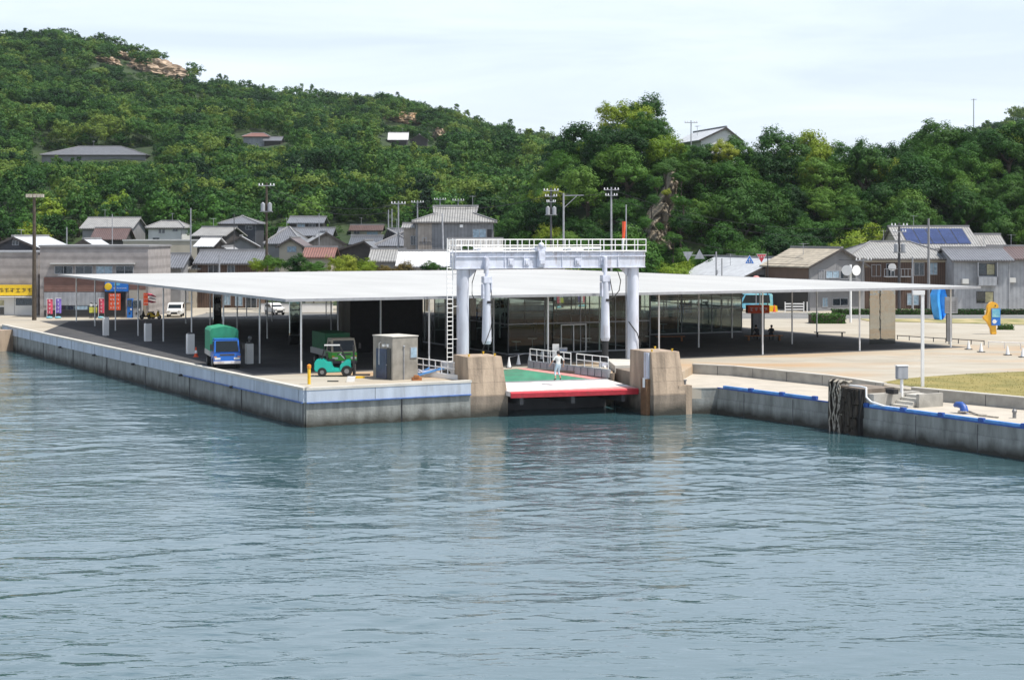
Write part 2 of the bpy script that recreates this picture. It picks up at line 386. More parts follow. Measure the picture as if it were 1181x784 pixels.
cr = nt.nodes.new('ShaderNodeValToRGB'); cr.color_ramp.elements[0].position = .36; cr.color_ramp.elements[1].position = .68
cr.color_ramp.elements[0].color = (.62, .62, .62, 1); cr.color_ramp.elements[1].color = (.90, .90, .90, 1)
L(cn.outputs[0], cr.inputs[0])
# the veil of high cloud and haze is thick towards the horizon and thins out overhead
el = nt.nodes.new('ShaderNodeMapRange'); el.inputs[1].default_value = .42; el.inputs[2].default_value = .75; el.inputs[3].default_value = 1; el.inputs[4].default_value = .06; L(sp.outputs['Z'], el.inputs[0])
ml = nt.nodes.new('ShaderNodeMath'); ml.operation = 'MULTIPLY'; L(cr.outputs[0], ml.inputs[0]); L(el.outputs[0], ml.inputs[1])
mxs = nt.nodes.new('ShaderNodeMix'); mxs.data_type = 'RGBA'; L(ml.outputs[0], mxs.inputs[0]); L(sky.outputs[0], mxs.inputs[6]); mxs.inputs[7].default_value = (7.5, 8.35, 9.5, 1)
L(mxs.outputs[2], bg.inputs['Color']); bg.inputs['Strength'].default_value = .118
scene.view_settings.view_transform = 'Standard'; scene.view_settings.look = 'None'; scene.view_settings.gamma = 1
scene.view_settings.exposure = 0.24
scene.cycles.max_bounces = 6; scene.cycles.transparent_max_bounces = 12; scene.cycles.volume_bounces = 0
# ------------------------------------------------------------------ terrain
def lut(tab):
    xs = [t[0] for t in tab]; ys = [t[1] for t in tab]
    return lambda v: np.interp(v, xs, ys)
far_sky = lut([(-300, 70), (-100, 48), (0, 43), (80, 41), (130, 48), (170, 63), (210, 78), (250, 95), (300, 104), (360, 111), (420, 119), (450, 115), (480, 125), (530, 138), (560, 152), (600, 162), (640, 170), (700, 192), (900, 205), (1050, 180), (1100, 160), (1150, 146), (1181, 124), (1300, 100), (1600, 110)])
near_sky = lut([(540, 300), (590, 255), (635, 190), (660, 160), (690, 140), (720, 130), (750, 126), (775, 142), (790, 168), (830, 172), (860, 170), (900, 168), (960, 176), (1000, 173), (1040, 166), (1080, 153), (1140, 150), (1181, 140), (1300, 130), (1600, 140)])
def sstep(t): t = np.clip(t, 0, 1); return t * t * (3 - 2 * t)
def vnoise(x, y):
    return (np.sin(x * .031 + 1.3) * np.cos(y * .027 + .4) + .5 * np.sin(x * .083 + y * .061) + .35 * np.cos(x * .14 - y * .12 + 2))
def HT(x, y):
    x = np.asarray(x, float); y = np.asarray(y, float)
    base = G + .004 * np.maximum(y - 213, 0) + .075 * np.maximum(y - 232, 0) * (y < 9999)
    base = np.minimum(base, 12)
    pxr = CX + x * F / 750
    zr = CZ + (YH - far_sky(pxr)) * 750 / F - 5
    t = np.clip((y - 315) / 435, 0, 1)
    t2 = t + .10 * np.sin(t * np.pi * 3 + x * .02) * t * (1 - t) * 2
    left = base + (zr - base) * t2 + vnoise(x, y) * 3.0 * np.minimum(t * 4, 1) * np.minimum((1 - t) * 4 + .2, 1)
    left = np.where(y > 750, left - (y - 750) * .25, left)
    pxn = CX + x * F / 268
    zn = CZ + (YH - near_sky(pxn)) * 268 / F - 6.5
    zn = np.maximum(zn, 0)
    s = sstep((y - 220) / 46)
    near = base + np.maximum(zn - base, 0) * s + vnoise(x * 2, y * 2) * .6 * s
    near = np.where(y > 275, near - (y - 275) * .06, near)
    return np.maximum(left, near)
def hz(x, y): return float(HT(x, y))
def hit(px, py, y0=236, y1=800):
    y = y0
    while y < y1:
        x = (px - CX) * y / F; z = CZ - (py - YH) * y / F
        if hz(x, y) >= z: return Vector((x, y, hz(x, y)))
        y += 2
    return None
def grid(xs, ys, zf, name, m, kind='structure'):
    X, Y = np.meshgrid(xs, ys); Z = zf(X, Y)
    nx, ny = len(xs), len(ys)
    v = np.stack([X, Y, Z], -1).reshape(-1, 3)
    i = np.arange((nx - 1) * (ny - 1)); r = i // (nx - 1); c = i % (nx - 1); a = r * nx + c
    f = np.stack([a, a + 1, a + nx + 1, a + nx], -1)
    o = rawmesh(name, v, f, m); o['kind'] = kind
    o.data.polygons.foreach_set('use_smooth', [True] * len(f)); return o
def rawmesh(name, v, f, m, link=True):
    me = bpy.data.meshes.new(name); k = f.shape[1]
    me.vertices.add(len(v)); me.vertices.foreach_set('co', v.astype(np.float32).ravel())
    me.loops.add(f.size); me.loops.foreach_set('vertex_index', f.astype(np.int32).ravel())
    me.polygons.add(len(f)); me.polygons.foreach_set('loop_start', np.arange(0, f.size, k, dtype=np.int32))
    me.update(calc_edges=True)
    me.materials.append(m)
    if not link: return me
    o = bpy.data.objects.new(name, me); col.objects.link(o); WM[o.name] = Matrix.Identity(4); return o
# hillside undergrowth colour with bare patches
mh = mat('undergrowth', (.012, .028, .008), .95, scale=.12, c2=(.035, .06, .016), bump=.8, bscale=.8, detail=10)
M['village'] = mat('village_ground', (.10, .11, .05), .95, scale=.15, c2=(.26, .24, .19), bump=.3, detail=8)
grid(np.arange(-420, 560, 6.0), np.concatenate([np.arange(214, 320, 3.0), np.arange(320, 1100, 8.0)]), HT, 'hillside', mh)

# ------------------------------------------------------------------ water
mw, ntw, bw = newmat('sea_water'); Lw = ntw.links.new
bw.inputs['Base Color'].default_value = (.038, .086, .098, 1); bw.inputs['Roughness'].default_value = .03
bw.inputs['IOR'].default_value = 2.6; bw.inputs['Specular IOR Level'].default_value = .5
tcw = ntw.nodes.new('ShaderNodeTexCoord')
def wn(scale, st, det, rough=.6, dist=0):
    mpw = ntw.nodes.new('ShaderNodeMapping'); mpw.inputs['Scale'].default_value = st; Lw(tcw.outputs['Object'], mpw.inputs[0])
    n = ntw.nodes.new('ShaderNodeTexNoise'); n.inputs['Scale'].default_value = scale; n.inputs['Detail'].default_value = det
    n.inputs['Roughness'].default_value = rough; n.inputs['Distortion'].default_value = dist; Lw(mpw.outputs[0], n.inputs['Vector']); return n
n1 = wn(2.6, (.5, 1.1, 1), 3, .45, .3); n2 = wn(.16, (1, 1.5, 1), 3)
bp1 = ntw.nodes.new('ShaderNodeBump'); bp1.inputs['Distance'].default_value = .09
Lw(n1.outputs[0], bp1.inputs['Height'])
# patches of calmer and more ruffled surface
mrw = ntw.nodes.new('ShaderNodeMapRange'); mrw.inputs[1].default_value = .4; mrw.inputs[2].default_value = .62; mrw.inputs[3].default_value = .2; mrw.inputs[4].default_value = .6
Lw(n2.outputs[0], mrw.inputs[0]); Lw(mrw.outputs[0], bp1.inputs['Strength'])
Lw(bp1.outputs[0], bw.inputs['Normal'])
def waves(X, Y):
    Z = np.zeros_like(X); r = np.random.default_rng(5)
    amp = .72 + .38 * np.sin(X * .09 + Y * .05) * np.cos(Y * .11 - X * .03 + 1) + .22 * np.sin(X * .21 - Y * .33 + 2 * np.sin(X * .05)) 
    for i in range(46):
        lam = 0.8 * 1.055 ** i if i < 40 else 9 + i % 6
        ang = r.normal(0, .55); k = 2 * np.pi / lam
        a = .0052 * lam ** .55
        ph = r.uniform(0, 6.28)
        q = k * (np.sin(ang) * X + np.cos(ang) * Y) + ph + .9 * np.sin(X * r.uniform(.03, .2) + Y * r.uniform(.03, .2) + ph)
        Z += a * (np.sin(q) + .22 * np.sin(2 * q))
    return Z * amp * .42
def waterz(X, Y):
    fade = np.clip((X + 64) / 6, 0, 1) * np.clip((64 - X) / 6, 0, 1) * np.clip((Y - 31) / 4, 0, 1) * np.clip((186 - Y) / 8, 0, 1)
    return waves(X, Y) * fade
# the ruffled sea the picture can see, in fine cells, and the calm sheet round it out to the horizon
grid(np.arange(-64, 64.01, .2), np.concatenate([np.arange(31, 112, .14), np.arange(112, 186.1, .5)]), waterz, 'water', mw)
wm = MB()
for (x0, x1, y0, y1) in ((-1500, 1500, -600, 31), (-1500, -64, 31, 400), (64, 1500, 31, 400), (-64, 64, 186, 400)):
    wm.add([(x0, y0, 0), (x1, y0, 0), (x1, y1, 0), (x0, y1, 0)], [(0, 1, 2, 3)])
struct(wm, 'open_water', mw)
struct(MB().box(-1500, 1500, -600, 900, -9, -8), 'seabed', M['earth'])

# ------------------------------------------------------------------ quay and plaza
u2 = Vector((.925, .38, 0)); v2 = Vector((-.38, .925, 0))
c0, c1, c2 = (-51.5, 167.0), (-12.3, 98.2), (-2.65, 103.4)
well = [(-3.0, 105.0), (-4.6, 110.6), (1.05, 114.5), (6.7, 110.2), (7.3, 116.5), (8.05, 106.6)]
ret = [(10.6, 107.8), (12.8, 116.4), (15.5, 114.6), (20.7, 107.0), (23.7, 99.0), (28.8, 92.6), (62, 52)]
plaza = [(-700, 167.0), c0, c1, c2] + well + ret + [(700, 52), (700, 330), (-700, 330)]
# plaza surface: sun-bleached concrete with rust-brown runs
mp_, ntp, bpn = newmat('plaza_concrete'); Lp = ntp.links.new
bpn.inputs['Roughness'].default_value = .88
tcp = ntp.nodes.new('ShaderNodeTexCoord')
def nz(sc, det, st=(1, 1, 1)):
    mpp = ntp.nodes.new('ShaderNodeMapping'); mpp.inputs['Scale'].default_value = st; Lp(tcp.outputs['Object'], mpp.inputs[0])
    n = ntp.nodes.new('ShaderNodeTexNoise'); n.inputs['Scale'].default_value = sc; n.inputs['Detail'].default_value = det; Lp(mpp.outputs[0], n.inputs['Vector']); return n
na = nz(.22, 8, (1, 1.8, 1)); nb = nz(.09, 6, (.6, 1.6, 1))
ra = ntp.nodes.new('ShaderNodeValToRGB'); ra.color_ramp.elements[0].position = .3; ra.color_ramp.elements[1].position = .7
ra.color_ramp.elements[0].color = (.32, .285, .225, 1); ra.color_ramp.elements[1].color = (.41, .38, .315, 1); Lp(na.outputs[0], ra.inputs[0])
rb = ntp.nodes.new('ShaderNodeMapRange'); rb.inputs[1].default_value = .44; rb.inputs[2].default_value = .66; rb.inputs[4].default_value = .85; Lp(nb.outputs[0], rb.inputs[0])
# the brown staining lies on the wharf in front of the terminal, not on the road behind
sxp = ntp.nodes.new('ShaderNodeSeparateXYZ'); Lp(tcp.outputs['Object'], sxp.inputs[0])
rc = ntp.nodes.new('ShaderNodeMapRange'); rc.inputs[1].default_value = 138; rc.inputs[2].default_value = 146; rc.inputs[3].default_value = 1; rc.inputs[4].default_value = .12; Lp(sxp.outputs['Y'], rc.inputs[0])
mm = ntp.nodes.new('ShaderNodeMath'); mm.operation = 'MULTIPLY'; Lp(rb.outputs[0], mm.inputs[0]); Lp(rc.outputs[0], mm.inputs[1])
mxp = ntp.nodes.new('ShaderNodeMix'); mxp.data_type = 'RGBA'; Lp(mm.outputs[0], mxp.inputs[0]); Lp(ra.outputs[0], mxp.inputs[6]); mxp.inputs[7].default_value = (.40, .25, .125, 1)
Lp(mxp.outputs[2], bpn.inputs['Base Color'])
M['plaza'] = mp_
struct(MB().prism(plaza, -6, G), 'ground', mp_)
jl = MB(); uj = Vector((.895, .446, 0)); vj = Vector((-.446, .895, 0))
for k in range(0, 13): o = Vector((14.5, 119.5, G + .002)) + uj * k * 5; jl.bar(o - vj * (0 if k == 0 else (k * 1.9 if k < 8 else 15)), o, .035, .003)
for k in range(0, 4): o = Vector((15.2, 118, G + .002)) - vj * k * 4; jl.bar(o + uj * (k * 10 + 1), o + uj * 62, .035, .003)
struct(jl, 'paving_joint', M['w_mid'])
prom = [(11.0, 105.6), (13.25, 106.0), (18.7, 97.1), (26.1, 84.0), (45, 51), (60, 20), (90, 20)] + [(62, 52)] + ret[:-1][::-1]
M['prom'] = mat('promenade_concrete', (.43, .39, .325), .85, scale=.7, var=.1, bump=.15, detail=8)
struct(MB().prism(prom, -6, 1.65), 'promenade', M['prom'])
def wallrun(pts, z0, z1, t, mb, m=0):
    """wall of thickness t on the outer (right-hand) side of a run of points"""
    for a, b in zip(pts[:-1], pts[1:]):
        a = Vector((a[0], a[1], 0)); b = Vector((b[0], b[1], 0)); d = (b - a).normalized(); n = Vector((d.y, -d.x, 0)) * t
        mb.prism([a, b, b + n, a + n][::-1], z0, z1, m)
def seams(mb, a, b, z0, z1, step, off, w=.03):
    a = Vector((*a, 0)); b = Vector((*b, 0)); d = (b - a).normalized(); n = Vector((d.y, -d.x, 0)); Ln = (b - a).length; t = step * .6
    while t < Ln:
        p = a + d * t; mb.bar(p + n * off + Vector((0, 0, z0)), p + n * off + Vector((0, 0, z1)), w, w); t += step
def seawall_thing(name, label, pts, capz, blue):
    ox, oy = pts[0]
    T = thing(name, label, 'sea wall', (ox, oy, 0))
    a = MB(); wallrun(pts, -5, 1.46, .10, a); a.build('footing_wall', M['wall_l'], T, world=True)
    b = MB(); wallrun(pts, 1.46, G, .16, b); b.build('parapet_panel', M['wall_u'], T, world=True)
    c = MB()
    for p, q in zip(pts[:-1], pts[1:]):
        A = Vector((*p, 0)); B = Vector((*q, 0)); d = (B - A).normalized(); n = Vector((d.y, -d.x, 0))
        c.prism([A - n * .25 - d * .02, B - n * .25 + d * .05, B + n * .19 + d * .05, A + n * .19 - d * .02][::-1], G + .002, capz)
    c.build('coping', M['concrete_l'], T, world=True)
    s = MB()
    for p, q in zip(pts[:-1], pts[1:]):
        seams(s, p, q, 1.47, G, 7.4, .162, .02); seams(s, p, q, -.5, 1.45, 10.4, .10, .07)
    s.build('joint', M['black'], T, world=True)
    if blue:
        e = MB(); 
        for (p, q) in blue:
            A = Vector((*p, 0)); B = Vector((*q, 0)); d = (B - A).normalized(); n = Vector((d.y, -d.x, 0))
            e.prism([A + n * .161, B + n * .161, B + n * .25, A + n * .25][::-1], 1.42, 1.485)
        e.build('blue_rubbing_strip', M['fadedblue'], T, world=True)
    return T
d01 = (Vector((*c0, 0)) - Vector((*c1, 0))).normalized()
seawall_thing('sea_wall', 'long pale concrete sea wall of the truck wharf, running away to the left', [c0, c1], G + .15, [((c1[0] + d01.x * 22, c1[1] + d01.y * 22), c1)])
seawall_thing('sea_wall', 'short blue-striped front sea wall between the wharf corner and the left ramp pier', [c1, c2], G + .15, [(c1, c2)])
# buttress and dark recess at the far left end of the sea wall
p = P(30, 395, 1.6)
solo(MB().prism([(-1.2, 0), (.4, -.7), (1.3, .9), (-.4, 1.6)], -3, 2.05), 'mooring_step', M['tan'], 'tan concrete block at the far left end of the sea wall', 'concrete block', (-50.6, 162.2, 0))
for i, (x, y) in enumerate([(72, 401), (111, 414), (181, 436), (248, 456)]):
    t_ = [.0, .0][0]
for k in (12, 22.5, 34, 45, 56):
    q = Vector((*c1, 0)) + d01 * k + Vector((-d01.y, d01.x, 0)) * .30
    solo(MB().tube([(0, 0, 0), (0, 0, -.16)], .13, 8).tube([(0, 0, -.1), (0.25, .1, -.1)], .05, 6), 'mooring_eye', M['black'],
         'small black mooring eye on the face of the long left sea wall', 'mooring eye', (q.x, q.y, 1.52), group='mooring eyes on the left sea wall')

# promenade quay on the right
pr = [(11.2, 105.75), (13.25, 106.0)]; pm = [(13.25, 106.0), (18.7, 97.1)]; pn = [(18.7, 97.1), (26.1, 84.0), (45, 51), (60, 20)]
def quay_thing(label, pts, blue=True, flat=False):
    T = thing('quay_wall', label, 'quay wall', (*pts[0], 0))
    a = MB(); wallrun(pts, -5, .95, .12, a); wallrun(pts, .95, 1.59, .06, a); a.build('wall_face', M['wall_l'], T, world=True)
    s = MB()
    for p, q in zip(pts[:-1], pts[1:]): seams(s, p, q, -.5, 1.5, 4.6, .13, .03)
    s.build('joint', M['darkgrey'], T, world=True)
    e = MB(); wallrun(pts, 1.59, 1.656, .09, e); e.build('edge_strip', M['blue'] if blue else M['concrete_l'], T, world=True)
    if blue:
        for p, q in zip(pts[:-1], pts[1:]):
            A = Vector((*p, 0)); B = Vector((*q, 0)); d = (B - A).normalized(); n = Vector((d.y, -d.x, 0)); Ln = (B - A).length; t = .6
            if A.y < 60: continue
            while t < Ln - 2.6:
                a_ = A + d * t + Vector((0, 0, 1.656)); b_ = a_ + d * 2.5
                k = MB()
                for (s0, s1, hh) in ((0, 2.5, .15),):
                    k.prism([a_ - n * .12, b_ - n * .12, b_ + n * .09, a_ + n * .09][::-1], 1.657, 1.657 + hh)
                k.build('kerb_block', M['bluekerb'], T, world=True, bevel=.02)
                j = MB(); c_ = b_
                j.prism([c_ - n * .14 - d * .0, c_ - n * .14 + d * .35, c_ + n * .10 + d * .35, c_ + n * .10][::-1], 1.657, 1.86); j.build('kerb_end', M['blue'], T, world=True, bevel=.02)
                t += 2.95
    return T
quay_thing('short plain concrete quay wall between the right ramp pier and the blue-edged quay', pr, blue=False)
quay_thing('grey quay wall with a blue kerb, left of the dark fender pile', pm)
quay_thing('grey quay wall with a blue kerb, right of the dark fender pile', pn)
# retaining wall between promenade and lawn
def retaining(label, pts, zt):
    T = thing('retaining_wall', label, 'low wall', (*pts[0], 1.65))
    a = MB(); wallrun(pts, 1.3, G + zt - .06, .14, a); a.build('wall_face', M['concrete'], T, world=True)
    b = MB()
    for p, q in zip(pts[:-1], pts[1:]):
        A = Vector((*p, 0)); B = Vector((*q, 0)); d = (B - A).normalized(); n = Vector((d.y, -d.x, 0))
        b.prism([A - n * .22, B - n * .22, B + n * .17, A + n * .17][::-1], G + zt - .06, G + zt)
    b.build('coping', M['concrete_l'], T, world=True)
    s = MB()
    for p, q in zip(pts[:-1], pts[1:]): seams(s, p, q, 1.66, G + zt - .07, 3.3, .142)
    s.build('joint', M['darkgrey'], T, world=True)
retaining('low pale concrete wall along the promenade, left of the steps', ret[1:4] + [(22.9, 101.4)], .16)
retaining('low pale concrete wall edging the lawn, right of the steps', [(24.0, 98.7)] + ret[5:], .16)
# lawn
lawn = [P(1018, 441, G), P(1062, 447, G), P(1181, 457.5, G), P(1260, 463, G), P(1300, 425, G), P(1181, 428.5, G), P(1120, 431, G), P(1075, 434, G), P(1040, 437, G)]
M['lawn'] = mat('dry_lawn', (.15, .14, .035), .95, scale=.5, c2=(.27, .22, .07), bump=.5, bscale=12, detail=9)
lw = MB().prism([(q.x, q.y) for q in lawn], G - .02, G + .02); struct(lw, 'lawn', M['lawn'])
# tufts standing up out of it
tv = []; 
pts2 = [(q.x, q.y) for q in lawn]
def inside(x, y, poly):
    c = False; j = len(poly) - 1
    for i in range(len(poly)):
        if (poly[i][1] > y) != (poly[j][1] > y) and x < (poly[j][0] - poly[i][0]) * (y - poly[i][1]) / (poly[j][1] - poly[i][1]) + poly[i][0]: c = not c
        j = i
    return c
gm = MB()
for _ in range(5000):
    x = random.uniform(22, 46); y = random.uniform(88, 116)
    if inside(x, y, pts2):
        a = random.uniform(0, 3.14); s = .03; h = random.uniform(.02, .06); k = len(gm.v)
        gm.add([(x - s * math.cos(a), y - s * math.sin(a), G + .02), (x + s * math.cos(a), y + s * math.sin(a), G + .02), (x + random.uniform(-.03, .03), y, G + .02 + h)], [(0, 1, 2)])
struct(gm, 'grass', M['lawn'], kind='stuff')
# road, kerb and verge behind the terminal
struct(MB().prism([(-36, 181), (300, 181), (300, 193.5), (-36, 193.5)], G - .02, G + .006), 'road', M['asphalt'])
k = MB()
for x0 in range(-34, 96, 6): k.box(x0, x0 + 3.4, 187.4, 187.55, G + .007, G + .011)
k.box(-36, 300, 181.4, 181.55, G + .007, G + .011)
struct(k, 'road_marking', M['white'])
struct(MB().prism([(-36, 193.6), (-36, 193.85), (36, 193.85), (36, 193.6)][::-1], G, G + .13), 'kerb', M['concrete_l'])
M['verge'] = mat('dry_verge', (.16, .17, .05), .95, scale=.4, c2=(.42, .34, .18), bump=.4, bscale=8, detail=8)
a, b = P(985, 368, G), P(1230, 374, G)
struct(MB().prism([(38, 176), (52, 169), (95, 163), (95, 180.6), (38, 180.6)], G - .02, G + .05), 'verge', M['verge'])
# ------------------------------------------------------------------ terminal
A = Vector((-14.9, 108.4, 0)); U = Vector((.895, .446, 0)).normalized(); V = Vector((-.446, .895, 0)).normalized()
RZ = math.atan2(U.y, U.x)
HR = 4.86
def RP(a, b, z=G): return A + U * a + V * b + Vector((0, 0, z))
# dark paving under the canopy
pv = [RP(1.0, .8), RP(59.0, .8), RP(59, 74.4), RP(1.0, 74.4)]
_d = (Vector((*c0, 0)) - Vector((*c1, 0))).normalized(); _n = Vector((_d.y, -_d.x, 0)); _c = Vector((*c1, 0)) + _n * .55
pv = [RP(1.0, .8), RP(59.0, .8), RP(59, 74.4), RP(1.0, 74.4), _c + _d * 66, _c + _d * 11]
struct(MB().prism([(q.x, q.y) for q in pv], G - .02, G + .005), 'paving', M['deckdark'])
T = thing('ferry_terminal', 'wide flat white steel canopy on thin white columns with glass waiting hall beneath', 'ferry terminal', RP(0, 0), RZ)
# canopy: a very thin slab, slightly crowned so that rain runs off
nx, ny = 24, 24
m = MB(); W_, D_ = 59.5, 75.0
def cz(a, b): return HR + .10 * math.sin(math.pi * a / W_) * math.sin(math.pi * b / D_)
vs = []; 
for j in range(ny + 1):
    for i in range(nx + 1): a = W_ * i / nx; b = D_ * j / ny; vs.append((a, b, cz(a, b) + .15))
n0 = len(vs)
for j in range(ny + 1):
    for i in range(nx + 1): a = W_ * i / nx; b = D_ * j / ny; vs.append((a, b, cz(a, b)))
fs = []
for j in range(ny):
    for i in range(nx):
        q = j * (nx + 1) + i; fs.append((q, q + 1, q + nx + 2, q + nx + 1)); fs.append((n0 + q, n0 + q + nx + 1, n0 + q + nx + 2, n0 + q + 1))
for i in range(nx):
    fs.append((i, n0 + i, n0 + i + 1, i + 1)); q = ny * (nx + 1) + i; fs.append((q, q + 1, n0 + q + 1, n0 + q))
for j in range(ny):
    q = j * (nx + 1); fs.append((q, q + nx + 1, n0 + q + nx + 1, n0 + q)); q = j * (nx + 1) + nx; fs.append((q, n0 + q, n0 + q + nx + 1, q + nx + 1))
m.add(vs, fs); roof = m.build('canopy', M['roofwhite'], T)
s = MB()
for j in range(1, 15):
    b = j * 5.0
    for i in range(12): a0 = W_ * i / 12 + .1; a1 = a0 + W_ / 12; s.add([(a0, b - .03, cz(a0, b) + .155), (a1, b - .03, cz(a1, b) + .155), (a1, b + .03, cz(a1, b) + .155), (a0, b + .03, cz(a0, b) + .155)], [(0, 1, 2, 3)])
s.build('seam', M['concrete_l'], roof)
f = MB().box(-.03, W_ + .03, -.04, -.005, HR - .02, HR + .17).box(-.04, -.005, -.04, D_, HR - .02, HR + .17).box(W_ + .005, W_ + .04, -.04, D_, HR - .02, HR + .17)
f.build('fascia', M['grey'], roof)
for i in range(7):
    for j in range(9):
        a = 1.6 + 9.35 * i; b = 1.5 + 9.0 * j
        if (i in (3,) and j in (2, 3)): pass
        h = cz(a, b)
        MB().tube([(a, b, 0), (a, b, h)], .065, 8).build('column', M['white'], T)
# waiting hall: glass front box and a second glass room set back to the right
def glassrun(pts, z0, z1, step, transom=2.35):
    for p, q in zip(pts[:-1], pts[1:]):
        p = Vector((*p, 0)); q = Vector((*q, 0)); d = (q - p); n = max(1, round(d.length / step)); d /= n
        for k in range(n):
            a = p + d * k; b = p + d * (k + 1); dn = d.normalized(); t = Vector((-dn.y, dn.x, 0)) * .008
            g = MB().add([(a.x - t.x, a.y - t.y, z0), (b.x - t.x, b.y - t.y, z0), (b.x - t.x, b.y - t.y, z1), (a.x - t.x, a.y - t.y, z1)], [(0, 1, 2, 3)])
            g.build('glass_pane', M['glass'], T)
        fr = MB()
        for k in range(n + 1): a = p + d * k; fr.box(a.x - .035, a.x + .035, a.y - .035, a.y + .035, z0, z1)
        fr.bar(p + Vector((0, 0, transom)), q + Vector((0, 0, transom)), .06, .09); fr.bar(p + Vector((0, 0, .06)), q + Vector((0, 0, .06)), .07, .12)
        fr.build('window_frame', M['grey'], T)
zc = HR - .01
glassrun([(21.3, 24), (21.3, 10), (34.0, 10), (34.0, 26.5), (54.2, 26.5), (54.2, 44)], .02, zc, 3.2)
glassrun([(21.3, 24), (21.3, 40), (40, 44), (54.2, 44)], .02, zc, 4.6)
# double door in the front glass
dr = MB()
for x in (25.9, 27.0, 28.1): dr.box(x - .04, x + .04, 9.90, 9.96, .0, 2.2)
dr.box(25.86, 28.14, 9.90, 9.96, 2.16, 2.24).box(25.86, 28.14, 9.90, 9.96, .02, .12)
dr.build('door', M['white'], T)
# solid rooms with dark glossy cladding and the mirror panels
MB().box(11.2, 17.4, 17.5, 20.5, 0, zc).build('dark_clad_room', M['darkmirror'], T)
MB().box(24.6, 26.6, 27, 29, 0, zc).build('service_core', M['w_brown'], T)
MB().box(34.06, 34.5, 20.0, 25.0, 0, zc - .1).build('timber_panel', M['wood'], T)
def panel(a0, b0, a1, b1, m='mirror', th=.08):
    p = Vector((a0, b0, 0)); q = Vector((a1, b1, 0)); MB().bar(p + Vector((0, 0, zc / 2)), q + Vector((0, 0, zc / 2)), th, zc).build('mirror_wall', M[m], T)
def loc_of(px, py):
    q = P(px, py, G) - A; return (q.x * U.x + q.y * U.y, q.x * V.x + q.y * V.y)
a0, b0 = loc_of(1003, 397); a1, b1 = loc_of(1035, 396.5); panel(a0, b0, a1, b1 + .3)
a0, b0 = loc_of(334, 398); a1, b1 = loc_of(346, 396); panel(a0, b0, a1, b1)
a0, b0 = loc_of(246, 379); a1, b1 = loc_of(255, 378); panel(a0, b0, a1, b1)
# ceiling lamps glimpsed over the counter, counter and vending shapes inside the hall
MB().box(36.2, 52, 34, 34.5, 0, 1.1).box(36.2, 52, 34, 34.6, 1.1, 1.16).build('counter', M['wood'], T)
MB().box(35.0, 53.6, 27.2, 43.5, 3.15, 3.27).build('room_ceiling', M['white'], T)
for i, (x, y) in enumerate([(38, 30), (41, 30.5), (44, 30), (48, 30.6), (24, 14), (27, 17), (31, 15), (24, 19)]):
    Tt = thing('waiting_table', 'small round table standing inside the glass waiting hall', 'table', RP(x, y), RZ, group='tables in the waiting hall')
    MB().tube([(0, 0, .70), (0, 0, .74)], .4, 14).build('tabletop', M['white'], Tt); MB().tube([(0, 0, .02), (0, 0, .7)], .035, 8).build('stem', M['grey'], Tt); MB().tube([(0, 0, 0), (0, 0, .03)], .24, 12).build('foot', M['grey'], Tt)

# benches under and beside the canopy
def bench(label, loc, rz, L_, m, group=None):
    B = thing('bench', label, 'bench', loc, rz, group)
    MB().box(-L_ / 2, L_ / 2, -.2, .2, .38, .45).build('seat', M[m], B, bevel=.01)
    for x in (-L_ / 2 + .3, L_ / 2 - .3): MB().box(x - .05, x + .05, -.17, .17, 0, .38).build('leg', M[m], B)
    return B
q = P(773, 393.5); bench('low orange timber bench under the canopy in front of the glass hall', q, .1, 2.6, 'orangewood')
q = P(881, 392.5); bench('timber bench on which two people in dark clothes sit', q, .15, 3.4, 'orangewood')
q = P(957, 388.5); bench('black bench under the canopy near the clipped hedge', q, -.05, 2.8, 'black')

# ------------------------------------------------------------------ ramp piers
def rampier(label, FL, w_, Ld, top, step):
    o = Vector((FL[0], FL[1], 0))
    T = thing('concrete_pier', label, 'pier', o, math.atan2(u2.y, u2.x))
    sb = .42; sr = .24
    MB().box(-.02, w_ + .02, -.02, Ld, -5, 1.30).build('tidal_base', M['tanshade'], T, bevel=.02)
    v = [(0, 0, 1.30), (w_, 0, 1.30), (w_, Ld, 1.30), (0, Ld, 1.30), (0, 0, 1.35), (w_, 0, 1.35), (w_, Ld, 1.35), (0, Ld, 1.35),
         (.02, sb, top), (w_ - sr, sb, top), (w_ - sr, Ld, top), (.02, Ld, top)]
    f = [(0, 1, 5, 4), (1, 2, 6, 5), (2, 3, 7, 6), (3, 0, 4, 7), (4, 5, 9, 8), (5, 6, 10, 9), (6, 7, 11, 10), (7, 4, 8, 11), (8, 9, 10, 11)]
    MB().add(v, f).build('shaft', M['tan'], T, bevel=.03)
    s = MB()
    def yz(z): return sb * (z - 1.35) / (top - 1.35)
    for z in (1.35, 2.15, 3.0):
        s.bar((0, yz(z) - .001, z), (w_ - sr * (z - 1.35) / (top - 1.35), yz(z) - .001, z), .008, .012)
    for x in (.95, 1.75): s.bar((x, -.001, 1.35), (x, sb - .001, top), .012, .008)
    s.build('joint', M['tanshade'], T)
    for (x, y) in ((.25, sb + .3), (w_ - .6, sb + .3), (w_ - .6, Ld - .3)):
        MB().tube([(x, y, top - .02), (x, y, top + .12)], .05, 8).tube([(x, y, top + .12), (x, y, top + .16)], .08, 8).build('bolt', M['yellow'], T)
    return T
LP = rampier('tall tan concrete pier left of the red-edged ramp', (-2.68, 103.35), 2.6, 3.0, 3.75, False)
RPi = rampier('tall tan concrete pier right of the red-edged ramp', (8.96, 104.26), 2.3, 3.4, 4.0, True)
MB().box(-.11, 0.0, .55, 1.15, 1.9, 3.95).build('fender_pad', M['lilac'], RPi)
MB().box(-.28, 0.0, .45, 1.25, -1, 2.3).build('timber_fender', M['wood'], RPi)
